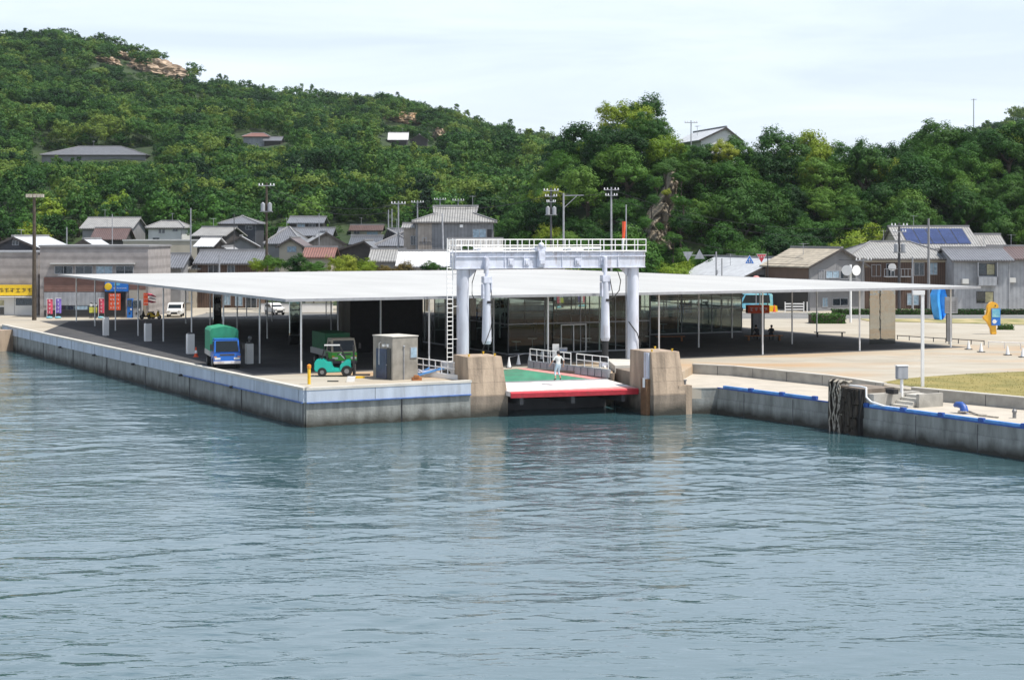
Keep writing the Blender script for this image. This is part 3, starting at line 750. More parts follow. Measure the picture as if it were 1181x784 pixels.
MB().tube([(-.15, .8, 1.75), (-.15, .8, 2.35)], .2, 10).build('fender_roller', M['white'], RPi)
MB().box(1.8, 2.78, .03, 1.5, -5, 1.85).build('lower_step', M['tan'], RPi, bevel=.02)
MB().tube([(2.5, .5, 1.85), (2.5, .5, 2.1)], .09, 8).tube([(2.5, .5, 2.1), (2.5, .5, 2.17)], .15, 8).build('bollard', M['rim'], RPi)
# well wall with its concrete ledge
Tq = thing('well_wall', 'brown-stained concrete wall with a ledge behind the right end of the ramp', 'wall', (7.3, 112, 0))
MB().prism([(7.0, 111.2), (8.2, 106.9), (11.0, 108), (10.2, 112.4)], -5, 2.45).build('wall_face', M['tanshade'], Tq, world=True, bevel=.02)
MB().prism([(6.95, 111.4), (10.3, 112.5), (10.1, 118.5), (6.7, 117.4)], G - .1, 2.62).build('ledge', M['concrete_l'], Tq, world=True, bevel=.02)
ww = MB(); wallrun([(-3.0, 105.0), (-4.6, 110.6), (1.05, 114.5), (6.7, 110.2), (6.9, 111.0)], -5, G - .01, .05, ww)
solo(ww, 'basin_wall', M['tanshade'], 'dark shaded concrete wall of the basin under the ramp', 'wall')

# linkspan ramp
T = thing('ferry_ramp', 'hinged ferry ramp with green deck, white apron and red front edge', 'ramp', (-.1, 103.6, 1.57))
FLr, FRr = Vector((-.1, 103.6, 1.57)), Vector((8.12, 106.2, 1.57))
g1, g2 = Vector((-1.75, 107.6, 1.76)), Vector((6.4, 110.1, 1.80))
b1_, b2_, b3_ = Vector((-4.9, 113.5, 2.20)), Vector((1.0, 114.25, 2.20)), Vector((6.45, 110.25, 1.84))
dz = Vector((0, 0, -.42))
def slab(pts, m, name, th=.42, par=None):
    n = len(pts); v = list(pts) + [p + Vector((0, 0, -th)) for p in pts]
    f = [tuple(range(n)), tuple(range(2 * n - 1, n - 1, -1))] + [(i, n + i, n + (i + 1) % n, (i + 1) % n) for i in range(n)]
    return MB().add(v, f).build(name, M[m], par or T, world=True)
slab([FLr, FRr, g2, g1], 'rampwhite', 'apron', .3)
slab([g1, g2, b3_, b2_, b1_], 'green', 'deck', .34)
lip = MB(); n_ = (FRr - FLr).normalized(); o_ = Vector((n_.y, -n_.x, 0)); 
lip.add([FLr + Vector((0, 0, .01)), FRr + Vector((0, 0, .01)), FRr + o_ * .14 + Vector((0, 0, -.08)), FLr + o_ * .14 + Vector((0, 0, -.08)), FLr + o_ * .10 + Vector((0, 0, -.37)), FRr + o_ * .10 + Vector((0, 0, -.37)), FRr + Vector((0, 0, -.37)), FLr + Vector((0, 0, -.37))],
        [(0, 3, 2, 1), (3, 4, 5, 2), (4, 7, 6, 5), (0, 7, 4, 3), (1, 2, 5, 6), (0, 1, 6, 7)])
lip.build('front_edge', M['red'], T, world=True)
up = Vector((0, 0, .006))
def sheet(pts, m, name):
    MB().add([p + up for p in pts], [tuple(range(len(pts)))]).build(name, M[m], T, world=True)
e1 = FLr.lerp(g1, .22); e2 = FRr.lerp(g2, .22)
sheet([FLr, FRr, e2 + (FRr - FLr) * -.02, FLr.lerp(g1, .05)], 'pink', 'worn_red_band')
k1 = g2.lerp(g1, .10); k2 = b2_.lerp(b1_, .14)
sheet([k1, g2, b3_, b2_, k2], 'pink', 'side_stripe')
kk = MB().bar(g1 + Vector((0, 0, .03)), g2 + Vector((0, 0, .03)), .16, .07); kk.build('hinge_bar', M['grey'], T, world=True)
MB().bar(FLr.lerp(FRr, .05) + v2 * 4 + Vector((0, 0, -1.2)), FLr.lerp(FRr, .95) + v2 * 4 + Vector((0, 0, -1.2)), .4, .7).build('girder', M['darkgrey'], T, world=True)
for t in (.1, .5, .9):
    p = FLr.lerp(FRr, t); MB().bar(p + v2 * .3 + Vector((0, 0, -.6)), p + v2 * 6.5 + Vector((0, 0, -.75)), .25, .5).build('girder', M['darkgrey'], T, world=True)
# railed parapet beside the ramp
T = thing('parapet_rail', 'white railing on a row of grey concrete blocks beside the ramp', 'railing', (6.7, 110.2, 1.9))
pa, pb = Vector((6.55, 110.2, 1.95)), Vector((1.15, 114.9, 2.2)); L_ = (pb - pa).length; d = (pb - pa) / L_
n = 12
for i in range(n):
    a = pa + d * (L_ * i / n + .03); b = pa + d * (L_ * (i + 1) / n - .03)
    MB().bar(a + Vector((0, 0, .22)), b + Vector((0, 0, .22)), .3, .55).build('block', M['w_lgrey'] if i else M['grey'], T, world=True, bevel=.02)
for (s0, s1) in ((.02, .40), (.47, .98)):
    rl = MB(); a = pa.lerp(pb, s0) + Vector((0, 0, .5)); b = pa.lerp(pb, s1) + Vector((0, 0, .5)); m_ = max(3, int(round((s1 - s0) * 11)))
    for h in (.42, .82): rl.tube([a + Vector((0, 0, h)), b + Vector((0, 0, h))], .035, 6)
    for i in range(m_ + 1): p = a.lerp(b, i / m_); rl.tube([p, p + Vector((0, 0, .82))], .035, 6)
    rl.build('railing', M['white'], T, world=True)
# steps and white railing behind the left pier
T = thing('access_rail', 'white grid railing on the wharf between the hut and the left gantry leg', 'railing', P(485, 433, G))
a, b = P(481, 433, G), P(531, 437.5, G); rl = MB()
for h in (.35, .75, 1.15): rl.tube([a + Vector((0, 0, h)), b + Vector((0, 0, h - .12))], .04, 6)
for i in range(8): p = a.lerp(b, i / 7); rl.tube([p, p + Vector((0, 0, 1.15 - .12 * i / 7))], .04, 6)
rl.build('railing', M['white'], T, world=True)
MB().bar(a + Vector((0, 0, .05)) - V * .3, b + Vector((0, 0, .05)) - V * .3, .3, .5).build('upstand', M['white'], T, world=True)
# ------------------------------------------------------------------ lifting gantry over the ramp
gl = Vector((-3.35, 112.0, G)); gr = Vector((8.6, 117.2, G)); gd = (gr - gl); gw = gd.length; ga = math.atan2(gd.y, gd.x)
T = thing('lifting_gantry', 'pale grey steel portal frame with railed top walkway over the ferry ramp', 'gantry', gl, ga)
ZB, ZT = 6.92, 8.02
for x in (0, gw):
    pl = MB().tube([(x, 0, 0), (x, 0, ZB)], .42, 20).tube([(x, 0, 0), (x, 0, .12)], .75, 16)
    pl.build('leg', M['lilac'], T, smooth=True)
bm_ = MB().box(-.75, gw + .72, -.5, .5, ZB, ZT)
beam = bm_.build('beam', M['lilac'], T, bevel=.02)
st = MB()
for i in range(1, 9): x = gw * i / 9; st.box(x - .03, x + .03, -.56, -.5, ZB + .05, ZT - .05)
st.box(-.7, gw + .7, -.58, -.5, ZT - .3, ZT - .22).box(-.7, gw + .7, -.6, -.5, ZB + .02, ZB + .07)
for x in (1.3, 3.1, 4.3, 5.4, 8.2, 10.2): st.box(x, x + .42, -.60, -.5, ZB + .22, ZB + .72); st.box(x + .1, x + .3, -.66, -.5, ZB + .32, ZB + .6)
st.build('stiffener', M['lilac2'], beam)
rl = MB()
for y in (-.62, .62):
    for h in (.1, .5, .9): rl.tube([(-.75, y, ZT + h), (gw + .72, y, ZT + h)], .032, 6)
    for i in range(17): x = -.75 + (gw + 1.47) * i / 16; rl.tube([(x, y, ZT), (x, y, ZT + .9)], .032, 6)
for x in (-.75, gw + .72):
    for h in (.5, .9): rl.tube([(x, -.62, ZT + h), (x, .62, ZT + h)], .032, 6)
rl.build('railing', M['white'], T)
MB().box(-.7, gw + .7, -.6, .6, ZT + .01, ZT + .06).build('walkway', M['lilac2'], T)
hy = MB()
for (x0, x1, z) in ((1.1, 2.9, .1), (5.2, 7.4, .1), (8.0, 9.0, .1)): hy.box(x0, x1, -.3, .3, ZT + .06, ZT + z + .22)
hy.tube([(.8, 0, ZT + .3), (10.5, 0, ZT + .3)], .09, 8)
hy.build('pump_housing', M['white'], T, bevel=.03)
wl = MB().box(5.3, 5.8, -.85, -.5, ZB + .1, ZB + 1.2).box(5.2, 5.9, -.8, -.3, ZT + .1, ZT + .4)
wl.sphere((5.55, -.7, ZT + .5), .22).box(5.35, 5.75, -.95, -.6, ZB + .3, ZB + .6)
wl.build('winch_box', M['lilac2'], T, bevel=.03)
# access ladder with hoops at the left leg
la = MB()
for x in (-1.25, -.85): la.tube([(x, -.3, .2), (x, -.3, ZT + 1.0)], .03, 6)
for i in range(27): z = .4 + i * .3; la.tube([(-1.25, -.3, z), (-.85, -.3, z)], .02, 5)
for z in (2.2, 4.4, 6.6): la.tube([(-.85, -.3, z), (-.4, -.1, z)], .025, 5)
la.build('ladder', M['white'], T)
# brackets and lifting cylinders
for (xc, zc0, rod) in ((1.45, 2.05, False), (10.45, 2.05, True)):
    cy = MB().tube([(xc, -.75, ZB - .9), (xc, -.75, zc0)], [.24, .34], 18).tube([(xc, -.75, zc0), (xc, -.75, zc0 - .22)], [.34, .27], 18)
    c_ = cy.build('cylinder', M['lilac'], T, smooth=True)
    cp = MB().box(xc - .3, xc + .3, -1.0, -.5, ZB - .95, ZB - .5).tube([(xc, -.75, ZB - 1.2), (xc, -.75, ZB + .75)], .12, 10).box(xc - .12, xc + .12, -.85, -.5, ZB - .3, ZB + .8)
    cp.box(xc - .36, xc - .24, -.95, -.6, ZB - 2.0, ZB - 1.0).box(xc + .22, xc + .34, -.95, -.6, ZB - 1.6, ZB - .7)
    cp.build('bracket', M['lilac2'], c_, bevel=.02)
    mk = MB().box(xc - .08, xc + .25, -1.05, -.95, zc0 + 2.55, zc0 + 2.72); mk.build('port_block', M['black'], c_)
    if rod:
        MB().tube([(xc, -.75, zc0 - .2), (xc, -.75, .25)], .23, 14).build('rod', M['black'], c_)
        b_ = MB().box(xc - .36, xc + .36, -1.0, -.45, -.55, .28).box(xc - .1, xc + .1, -2.6, -1.0, -.5, -.3); b_.build('ram_foot', M['lilac'], c_, bevel=.03)
        for sx in (-.3, .25): MB().tube([(xc + sx, -1.0, .0), (xc + sx, -1.25, .1), (xc + sx, -1.5, -.35)], .07, 6).build('link_arm', M['white'], c_)
for (pts, r_) in (([(.75, -.5, ZB - .1), (.45, -.6, ZB - .9), (.42, -.65, ZB - 1.7), (.6, -.7, ZB - 2.1), (.95, -.75, ZB - 2.2)], .03),
                  ([(1.7, -.9, ZB - 1.2), (1.75, -1.12, ZB - 2.6), (1.6, -1.12, ZB - 4.0), (1.1, -1.12, ZB - 5.2), (.55, -1.0, ZB - 6.6)], .025),
                  ([(11.55, -.5, ZB - .2), (11.75, -.6, ZB - .9), (11.6, -.65, ZB - 1.6), (11.2, -.7, ZB - 2.0), (10.8, -.8, ZB - 2.15)], .035),
                  ([(10.7, -.95, ZB - .6), (10.85, -1.12, ZB - 1.8), (11.0, -1.0, ZB - 2.6)], .03),
                  ([(gw - .45, -.2, 3.1), (gw + .05, -.55, 2.3), (gw + .35, -.5, 1.5), (gw + .1, -.55, .8), (gw - .5, -.6, .25), (gw - 1.0, -.7, .0)], .04)):
    MB().tube(pts, r_, 6).build('hose', M['rubber'], T)
for sx in (-1, 1):
    x0 = .46 if sx > 0 else gw - .46
    MB().prism([(x0, -.06), (x0 + sx * .6, -.06), (x0 + sx * .6, .06), (x0, .06)] if sx > 0 else [(x0 - .6, -.06), (x0, -.06), (x0, .06), (x0 - .6, .06)], [ZB - .6, ZB - .02, ZB - .02, ZB - .6] if sx > 0 else [ZB - .02, ZB - .6, ZB - .6, ZB - .02], ZB).build('gusset', M['lilac'], T)
mt = MB()
for k in range(4): mt.sphere((-.05 + k * .17, -.62, .95 + .1 * (k % 2)), .09, 8).tube([(-.05 + k * .17, -.6, .0), (-.05 + k * .17, -.6, .9)], .02, 5)
mt.build('valve_gauges', M['amber'], T)
# orange wind sock mast on the gantry
p = gl + gd * .955
T = thing('windsock_mast', 'thin mast with a drooping orange and white windsock behind the gantry top', 'windsock', (p.x + .1, p.y + .9, G), 0)
MB().tube([(0, 0, 0), (0, 0, 11.4)], .045, 8).build('mast', M['grey'], T)
MB().tube([(-.15, 0, 10.2), (-.16, 0, 9.6), (-.2, 0, 9.0)], [.14, .12, .10], 10).build('sock', M['orange'], T)
MB().tube([(-.2, 0, 8.99), (-.24, 0, 8.3), (-.3, 0, 7.9)], [.10, .08, .05], 10).build('sock_tail', M['white'], T)

# ------------------------------------------------------------------ concrete control hut
Pn = P(452.5, 438.5, G); hz_rz = R(30)
T = thing('control_hut', 'small grey concrete hut with a dark blue door on the wharf', 'hut', Pn, R(37))
Wd, Dp, Hh = 1.95, 2.3, 2.72     # local x = right face, local y = left face (going back)
bw_ = MB().box(0, Wd, 0, Dp, 0, Hh); bw_.build('wall', M['hut'], T, bevel=.015)
MB().box(-.04, Wd + .04, -.04, Dp + .04, Hh, Hh + .07).build('roof', M['concrete_l'], T, bevel=.01)
# left face is x = 0, running back along +y
dr = MB().box(-.05, -.004, .62, 1.85, .05, 1.95); dr.build('door', M['signblue'] if False else mat('dark_blue_door', (.035, .05, .10), .35, var=.3), T)
MB().box(-.035, -.003, .15, .60, .05, 2.0).build('doorway', M['black'], T)
MB().tube([(-.06, .55, .95), (-.12, .55, .95)], .03, 6).build('door_handle', M['silver'], T)
fx = MB().box(-.14, 0, .75, 1.0, 2.1, 2.25).box(-.12, 0, .35, .5, 2.1, 2.28).tube([(-.04, 1.5, .9), (-.04, 1.5, 2.3), (-.04, 1.3, 2.35)], .03, 6); fx.build('wall_lamp', M['lamp'], T)
fr = MB().box(1.35, 1.85, -.05, -.003, 1.35, 2.05); wf = fr.build('window', M['grey'], T)
MB().box(1.39, 1.81, -.062, -.051, 1.39, 2.01).build('pane', M['bluewin'], wf)
MB().tube([(.85, -.04, 0), (.85, -.04, 2.1)], .03, 6).sphere((.85, -.05, 2.12), .07, 8).build('pipe', M['grey'], T)
# heap of ramp fittings between hut and left pier
q = P(500, 434.5, G)
T = thing('boat_trailer', 'blue and grey steel dinghy cradle lying between the hut and the left pier', 'cradle', q, .3)
c = MB()
for y in (-.3, .3): c.bar((-1.1, y, .35), (1.0, y, .55), .09)
for x in (-.9, -.2, .6): c.bar((x, -.45, .4), (x, .45, .45), .08)
c.build('frame', M['lilac2'], T)
c = MB().bar((-1.2, -.35, .15), (.6, -.5, .62), .12).bar((-1.3, .2, .1), (-.3, -.1, .6), .1); c.build('strut', M['bluekerb'], T)
MB().box(.5, 1.25, -.5, .3, .1, .95).build('motor_box', M['w_lgrey'], T, bevel=.03)
MB().tube([(.7, -.7, .25), (.7, -.55, .25)], .26, 12).build('wheel', M['tire'], T)
q = P(470.5, 437.4, G); solo(MB().box(-.3, .3, -.16, .16, 0, .2).box(-.2, .12, -.2, .0, .2, .34), 'timber_block', M['orangewood'], 'small pale timber blocks lying at the foot of the hut', 'timber', q + Vector((.6, -.7, 0)), .3)

# ------------------------------------------------------------------ vehicles
def wheel(par, x, y, r, w_, name='wheel'):
    s = 1 if y > 0 else -1
    t = MB().tube([(x, y - s * w_ / 2, r), (x, y + s * w_ / 2, r)], r, 16); o = t.build(name, M['tire'], par, bevel=.015)
    MB().tube([(x, y + s * w_ / 2 + .001, r), (x, y + s * (w_ / 2 + .02), r)], r * .45, 12).build('rim', M['rim'], o); return o
def rbox(name, x0, x1, y0, y1, z0, z1, m, par, bev=.04, taper=None):
    b = MB().box(x0, x1, y0, y1, z0, z1)
    if taper: b.v = [(x + (taper[0] if x > (x0 + x1) / 2 and z > (z0 + z1) / 2 else 0) + (taper[2] if x < (x0 + x1) / 2 and z > (z0 + z1) / 2 and len(taper) > 2 else 0), y * (taper[1] if z > (z0 + z1) / 2 else 1), z) for x, y, z in b.v]
    return b.build(name, M[m] if isinstance(m, str) else m, par, bevel=bev)
def cabtruck(name, label, loc, rz, cabm, load, loadm, W2=1.0, Lt=4.9, roofm=None, topm=None):
    """forward-control truck, nose towards +x, origin under its middle"""
    T = thing(name, label, 'truck', loc, rz)
    xf = Lt / 2
    cab = rbox('cab', xf - 1.55, xf, -W2 * .92, W2 * .92, .42, 1.12, cabm, T, .05)
    up_ = MB(); a = .90 * W2
    v = [(xf - 1.5, -a, 1.12), (xf - .02, -a, 1.12), (xf - .02, a, 1.12), (xf - 1.5, a, 1.12), (xf - 1.45, -a * .93, 2.02), (xf - .32, -a * .93, 2.02), (xf - .32, a * .93, 2.02), (xf - 1.45, a * .93, 2.02)]
    up_.add(v, [(0, 1, 5, 4), (1, 2, 6, 5), (2, 3, 7, 6), (3, 0, 4, 7), (4, 5, 6, 7), (3, 2, 1, 0)])
    up_.build('cab_top', M[topm or cabm], T, bevel=.05)
    rbox('cab_roof', xf - 1.46, xf - .30, -a * .93, a * .93, 2.0, 2.07, roofm or cabm, T, .03)
    g = MB(); y = a * .86; g.add([(xf - .045 + .03, -y, 1.2), (xf - .045 + .03, y, 1.2), (xf - .29 + .03, y * .95, 1.93), (xf - .29 + .03, -y * .95, 1.93)], [(0, 1, 2, 3)])
    ws = g.build('windscreen', M['carglass'], T)
    MB().bar((xf - .01, -.5, 1.24), (xf - .09, .1, 1.36), .02).bar((xf - .01, .1, 1.24), (xf - .09, .7, 1.36), .02).build('wiper', M['black'], ws)
    for s in (-1, 1):
        MB().add([(xf - 1.15, s * (a + .006), 1.2), (xf - .15, s * (a + .006), 1.2), (xf - .38, s * (a * .95 + .012), 1.88), (xf - 1.15, s * (a * .95 + .012), 1.88)], [(0, 1, 2, 3)]).build('side_window', M['carglass'], T)
        MB().box(xf - .01, xf + .02, s * .66 * W2 - .2, s * .66 * W2 + .2, .66, .80).build('headlight', M['lamp'], T, bevel=.01)
        MB().box(xf - .01, xf + .018, s * .80 * W2 - .09, s * .80 * W2 + .09, .82, .89).build('indicator', M['amber'], T)
        MB().tube([(xf - .2, s * a, 1.75), (xf + .05, s * (a + .2), 1.78), (xf + .05, s * (a + .2), 1.4)], .018, 6).box(xf + .02, xf + .07, s * (a + .2) - .08, s * (a + .2) + .08, 1.38, 1.72).build('wing_mirror', M['black'], T)
    rbox('bumper', xf - .1, xf + .08, -W2 * .92, W2 * .92, .36, .56, 'rampwhite' if cabm == 'cabblue' else 'darkgrey', T, .03)
    MB().box(xf + .002, xf + .012, -.5 * W2, .5 * W2, .93, 1.05).build('grille', M['darkgrey'], T)
    MB().box(xf + .081, xf + .09, -.22, .22, .39, .53).build('number_plate', M['white'], T)
    MB().box(-xf, xf - .3, -.4, .4, .42, .62).build('chassis', M['black'], T)
    bed = rbox('bed', -xf, xf - 1.62, -W2, W2, .78, 1.15 if load == 'canopy' else 1.2, 'silver', T, .015)
    if load == 'canopy':
        c = MB(); x0, x1 = -xf + .02, xf - 1.64; yy = W2 * .98; n = 8; vs = []
        prof = [(-yy, 1.1), (-yy, 2.55), (-yy * .85, 2.72), (0, 2.86), (yy * .85, 2.72), (yy, 2.55), (yy, 1.1)]
        for i in range(n + 1):
            x = x0 + (x1 - x0) * i / n
            for (py_, pz) in prof: vs.append((x, py_ * (1 - .012 * (i % 2)), pz - (.03 if i % 2 else 0) * (1 if pz > 2 else 0)))
        k = len(prof); fs = [tuple(range(k))[::1], tuple(range(n * k, n * k + k))[::-1]]
        for i in range(n):
            for j in range(k - 1): fs.append((i * k + j, (i + 1) * k + j, (i + 1) * k + j + 1, i * k + j + 1))
        c.add(vs, fs); c.build('canopy_cover', M[loadm], T)
    else:
        rbox('cargo_box', -xf + .1, xf - 1.8, -W2 * .9, W2 * .9, 1.2, 2.35, loadm, T, .03)
    for x in (xf - .75, -xf + .95):
        for s in (-1, 1): wheel(T, x, s * (W2 - .18), .37, .24)
    return T
q = P(257, 422.5, G)
cabtruck('truck', 'blue truck with a green canvas cover parked near the long sea wall', q, math.atan2(-.955, .29), 'cabblue', 'canopy', 'canvas')
q = P(385, 421.5, G)
T = cabtruck('truck', 'green truck with a cream cab roof parked behind the teal forklift', q, math.atan2(-.93, .36), 'cabgreen', 'box', 'canvas_d', roofm='w_cream', topm='w_cream', Lt=5.6)
# forklift, facing right
q = P(387, 434.5, G)
T = thing('forklift', 'teal forklift with dark mast on the sunlit wharf corner', 'forklift', q + Vector((0, .6, 0)), R(4))
c = MB(); pr_ = [(-1.45, .45), (-1.42, .95), (-1.25, 1.12), (-.75, 1.14), (-.62, .98), (-.30, .98), (-.22, .55), (.25, .5), (.3, .3), (-.35, .28), (-1.3, .3)]
def extr(mb, prof, y0, y1, m=0):
    n = len(prof); v = [(x, y0, z) for x, z in prof] + [(x, y1, z) for x, z in prof]
    mb.add(v, [tuple(range(n))[::-1], tuple(range(n, 2 * n))] + [(i, (i + 1) % n, n + (i + 1) % n, n + i) for i in range(n)], m); return mb
extr(MB(), pr_[::-1], -.5, .5).build('body', M['teal'], T, bevel=.05)
extr(MB(), [(.15, .3), (.25, .75), (.72, 1.12), (.92, 1.05), (.98, .35)][::-1], -.45, .45).build('front_cowl', M['teal'], T, bevel=.04)
extr(MB(), [(-.6, .98), (-.62, 1.12), (-.1, 1.12), (-.1, .98)][::1], -.25, .25).build('seat', M['black'], T, bevel=.03)
MB().box(-.68, -.56, -.25, .25, 1.1, 1.55).build('backrest', M['black'], T, bevel=.04)
MB().tube([(.55, 0, 1.1), (.25, 0, 1.42)], .03, 6).tube([(.22, -.16, 1.43), (.30, 0, 1.48), (.22, .16, 1.43), (.14, 0, 1.38), (.22, -.16, 1.43)], .02, 6).build('steering_wheel', M['grey'], T)
gdm = MB()
for s in (-.42, .42): gdm.tube([(-.95, s, 1.1), (-.75, s, 2.05), (.2, s, 2.05), (.6, s, 1.1)], .035, 6)
for x in (-.7, -.5, -.3, -.1, .1): gdm.bar((x, -.42, 2.06), (x, .42, 2.06), .04)
gdm.build('overhead_guard', M['black'], T)
MB().box(-.78, .24, -.47, -.42, 2.02, 2.10).build('guard_edge', M['white'], T)
ms = MB()
for s in (-.32, .32): ms.box(1.06, 1.18, s - .06, s + .06, .08, 2.0)
for z in (.3, 1.1, 1.9): ms.box(1.08, 1.16, -.32, .32, z, z + .1)
ms.build('mast', M['black'], T)
fk = MB().box(1.19, 1.25, -.45, .45, .1, .75)
for s in (-.28, .28): fk.box(1.2, 2.2, s - .06, s + .06, .06, .11)
fk.build('fork', M['darkgrey'], T)
for x, r_ in ((-.92, .30), (.68, .36)):
    for s in (-.44, .44): wheel(T, x, s, r_, .24)
# minor things on the wharf corner
q = P(356.5, 443, G); T = thing('bollard', 'yellow bollard with an orange cap at the wharf corner', 'bollard', q)
MB().tube([(0, 0, 0), (0, 0, 1.0)], .10, 12).build('post', M['yellow'], T); MB().tube([(0, 0, 1.0), (0, 0, 1.18), (0, 0, 1.24)], [.13, .13, .05], 12).build('cap', M['amber'], T)
q = P(404.5, 440, G); solo(extr(MB(), [(-.28, 0), (.22, 0), (.3, .32), (-.2, .32)], -.2, .2), 'fish_box', M['white'], 'white box on the wharf edge beside the forklift', 'box', q, .1)
q = P(384, 440, G); solo(MB().box(-.35, .35, -.12, .12, .0, .06), 'manhole', M['black'], 'small dark hatch cover in the sunlit wharf corner', 'hatch', q, 0)
q = P(415, 436, G); solo(MB().box(-.3, .3, -.15, .15, .0, .12), 'wheel_chock', M['yellow'], 'yellow wheel chock on the ground by the forklift mast', 'chock', q, .2)
q = P(226, 411.5, G); T = thing('traffic_cone', 'red and white traffic cone standing left of the blue truck', 'cone', q)
MB().box(-.2, .2, -.2, .2, 0, .04).tube([(0, 0, .04), (0, 0, .28)], [.15, .11], 12).tube([(0, 0, .5), (0, 0, .75)], [.075, .03], 12).build('body', M['orange'], T)
MB().tube([(0, 0, .28), (0, 0, .5)], [.112, .077], 12).build('band', M['white'], T)
# white service pillars under the canopy
for (px, py, h, wd, lab) in ((122, 387, 1.7, .5, 'white service pillar farthest left under the canopy edge'), (170.5, 393.5, 1.55, .55, 'white service pillar with a dark cap, second from the left'), (219.5, 408, 1.55, .55, 'white service pillar just left of the covered blue truck'), (287.5, 419.5, 1.45, .5, 'white service pillar with a dark lamp, right of the blue truck')):
    q = P(px, py, G); T = thing('service_pillar', lab, 'pillar', q, RZ, 'white service pillars under the canopy')
    MB().box(-wd / 2, wd / 2, -wd / 2, wd / 2, 0, h).build('body', M['white'], T, bevel=.02)
    MB().box(-wd / 3, wd / 3, -wd / 3, wd / 3, h, h + .12).build('cap', M['darkgrey'], T)
    if px > 280: MB().sphere((.05, 0, h + .38), .17, 10).tube([(0, 0, h), (0, 0, h + .3)], .06, 6).build('lamp', M['rim'], T)
q = P(874, 386, G); T = thing('sign_pillar', 'white pillar topped by a red sign with white lettering at the plaza edge', 'sign', q, .1)
MB().box(-.55, .55, -.4, .4, 0, 2.0).build('body', M['w_lgrey'], T, bevel=.02); hd = MB().box(-1.05, 1.0, -.42, .42, 2.0, 2.75).build('sign_box', M['orange'], T, bevel=.02)
mk = MB(); marks(mk, -.9, .85, 2.1, 2.65, -.425, 4, 3); mk.build('lettering', M['white'], hd)

# ------------------------------------------------------------------ fender pile, steps and quay furniture on the right
fq = Vector((18.9, 96.7, 0)); dq = Vector((.51, -.86, 0)).normalized(); nq = Vector((-dq.y, dq.x, 0)) * -1  # nq points to the water
fz = math.atan2(dq.y, dq.x)
T = thing('fender_pile', 'cluster of black weed-grown fender tyres and timbers hung with old rope at the quay', 'fender', fq, fz)
# local x along the quay towards us, local y: land is +, water is -
MB().box(.1, 2.75, -.05, 2.2, -4, 2.62).build('concrete_core', M['tanshade'], T, bevel=.03)
for i, x in enumerate((.05, .38, .70)):
    MB().tube([(x, -.30, -2), (x + .03 * (i % 2), -.30, 1.2), (x, -.28, 2.95 + .1 * (i % 2))], [.16, .15, .14], 10).build('timber', M['weed'], T, bevel=0)
rd = MB()
for k in range(7):
    pts = []; z = 2.55
    for j in range(30): t = j / 29; pts.append((1.15 + k * .2 + .05 * math.sin(t * 9 + k), -.42 + .05 * math.cos(t * 7 + k * 2), 2.62 - t * 3.6))
    rd.tube(pts, [.13 + .02 * math.sin(j * 1.3 + k) for j in range(30)], 7)
rd.build('fender_curtain', M['weed'], T)
rd = MB().box(1.0, 2.62, -.38, -.06, -4, 2.6); rd.build('rubber_pad', M['rubber'], T)
rp = MB()
for k, (x, zl, am) in enumerate(((.2, -.4, .05), (.5, -.2, .08), (.62, .1, .05), (.9, -.5, .1), (.98, .3, .06), (1.1, -.1, .05))):
    pts = [(x + am * math.sin(j * .9 + k), -.50 - .03 * math.cos(j * 1.7 + k), 2.9 - (2.9 - zl) * j / 16) for j in range(17)]
    pts = [(x + .1, .15, 2.85), (x, -.25, 3.02)] + pts; rp.tube(pts, .045, 6)
for k in range(5):
    pts = [(.1 + k * .25 + .18 * math.cos(t * .7), .2 + .28 * math.sin(t * .7 + k), 2.72 + .035 * (t % 3) + .04 * k) for t in range(18)]
    rp.tube(pts, .05, 6)
rp.build('rope', M['rope'], T)
q = Vector((2.0, .25, 2.63)); lr = MB().tube([(1.2, .1, 2.72), (2.2, .0, 2.74), (2.85, -.12, 2.72), (2.95, -.2, 2.2), (3.4, -.25, 1.62 + .35), (4.3, -.1, 1.80), (6.4, .15, 1.72)], .06, 7); lr.build('mooring_line', M['white'], T, smooth=True)
rb = MB().box(3.1, 3.75, 1.15, 1.5, 2.36, 2.62); rb.build('rubber_block', M['rubber'], T)
so_ = fq + dq * 2.72
T = thing('stair_block', 'concrete steps climbing from the promenade beside the dark fender pile', 'steps', so_, fz)
MB().box(.02, .62, -.02, 3.6, -4, 2.38).build('side_wall', M['concrete'], T, bevel=.02)
for i in range(4): MB().box(.64, 2.0, 1.3 + i * .38, 3.6, 1.60, 1.79 + i * .17).build('tread', M['concrete_l'], T, bevel=.01)
MB().box(2.02, 2.25, 1.9, 3.8, 1.6, 2.42).build('cheek_wall', M['concrete'], T, bevel=.02)
q = P(1040, 467, 1.65); T = thing('control_cabinet', 'pale grey cabinet on a white post beside the promenade steps', 'cabinet', q, fz + R(70))
MB().tube([(0, 0, 0), (0, 0, 1.55)], .09, 10).box(-.15, .15, -.15, .15, 0, .08).build('post', M['white'], T); c_ = MB().box(-.33, .33, -.16, .16, 1.5, 2.25).build('cabinet_box', M['w_lgrey'], T, bevel=.02)
MB().box(-.36, .36, -.19, .19, 2.25, 2.3).build('lid', M['white'], c_); MB().box(-.28, .28, -.17, -.161, 1.55, 2.2).build('door', M['w_lgrey'], c_)
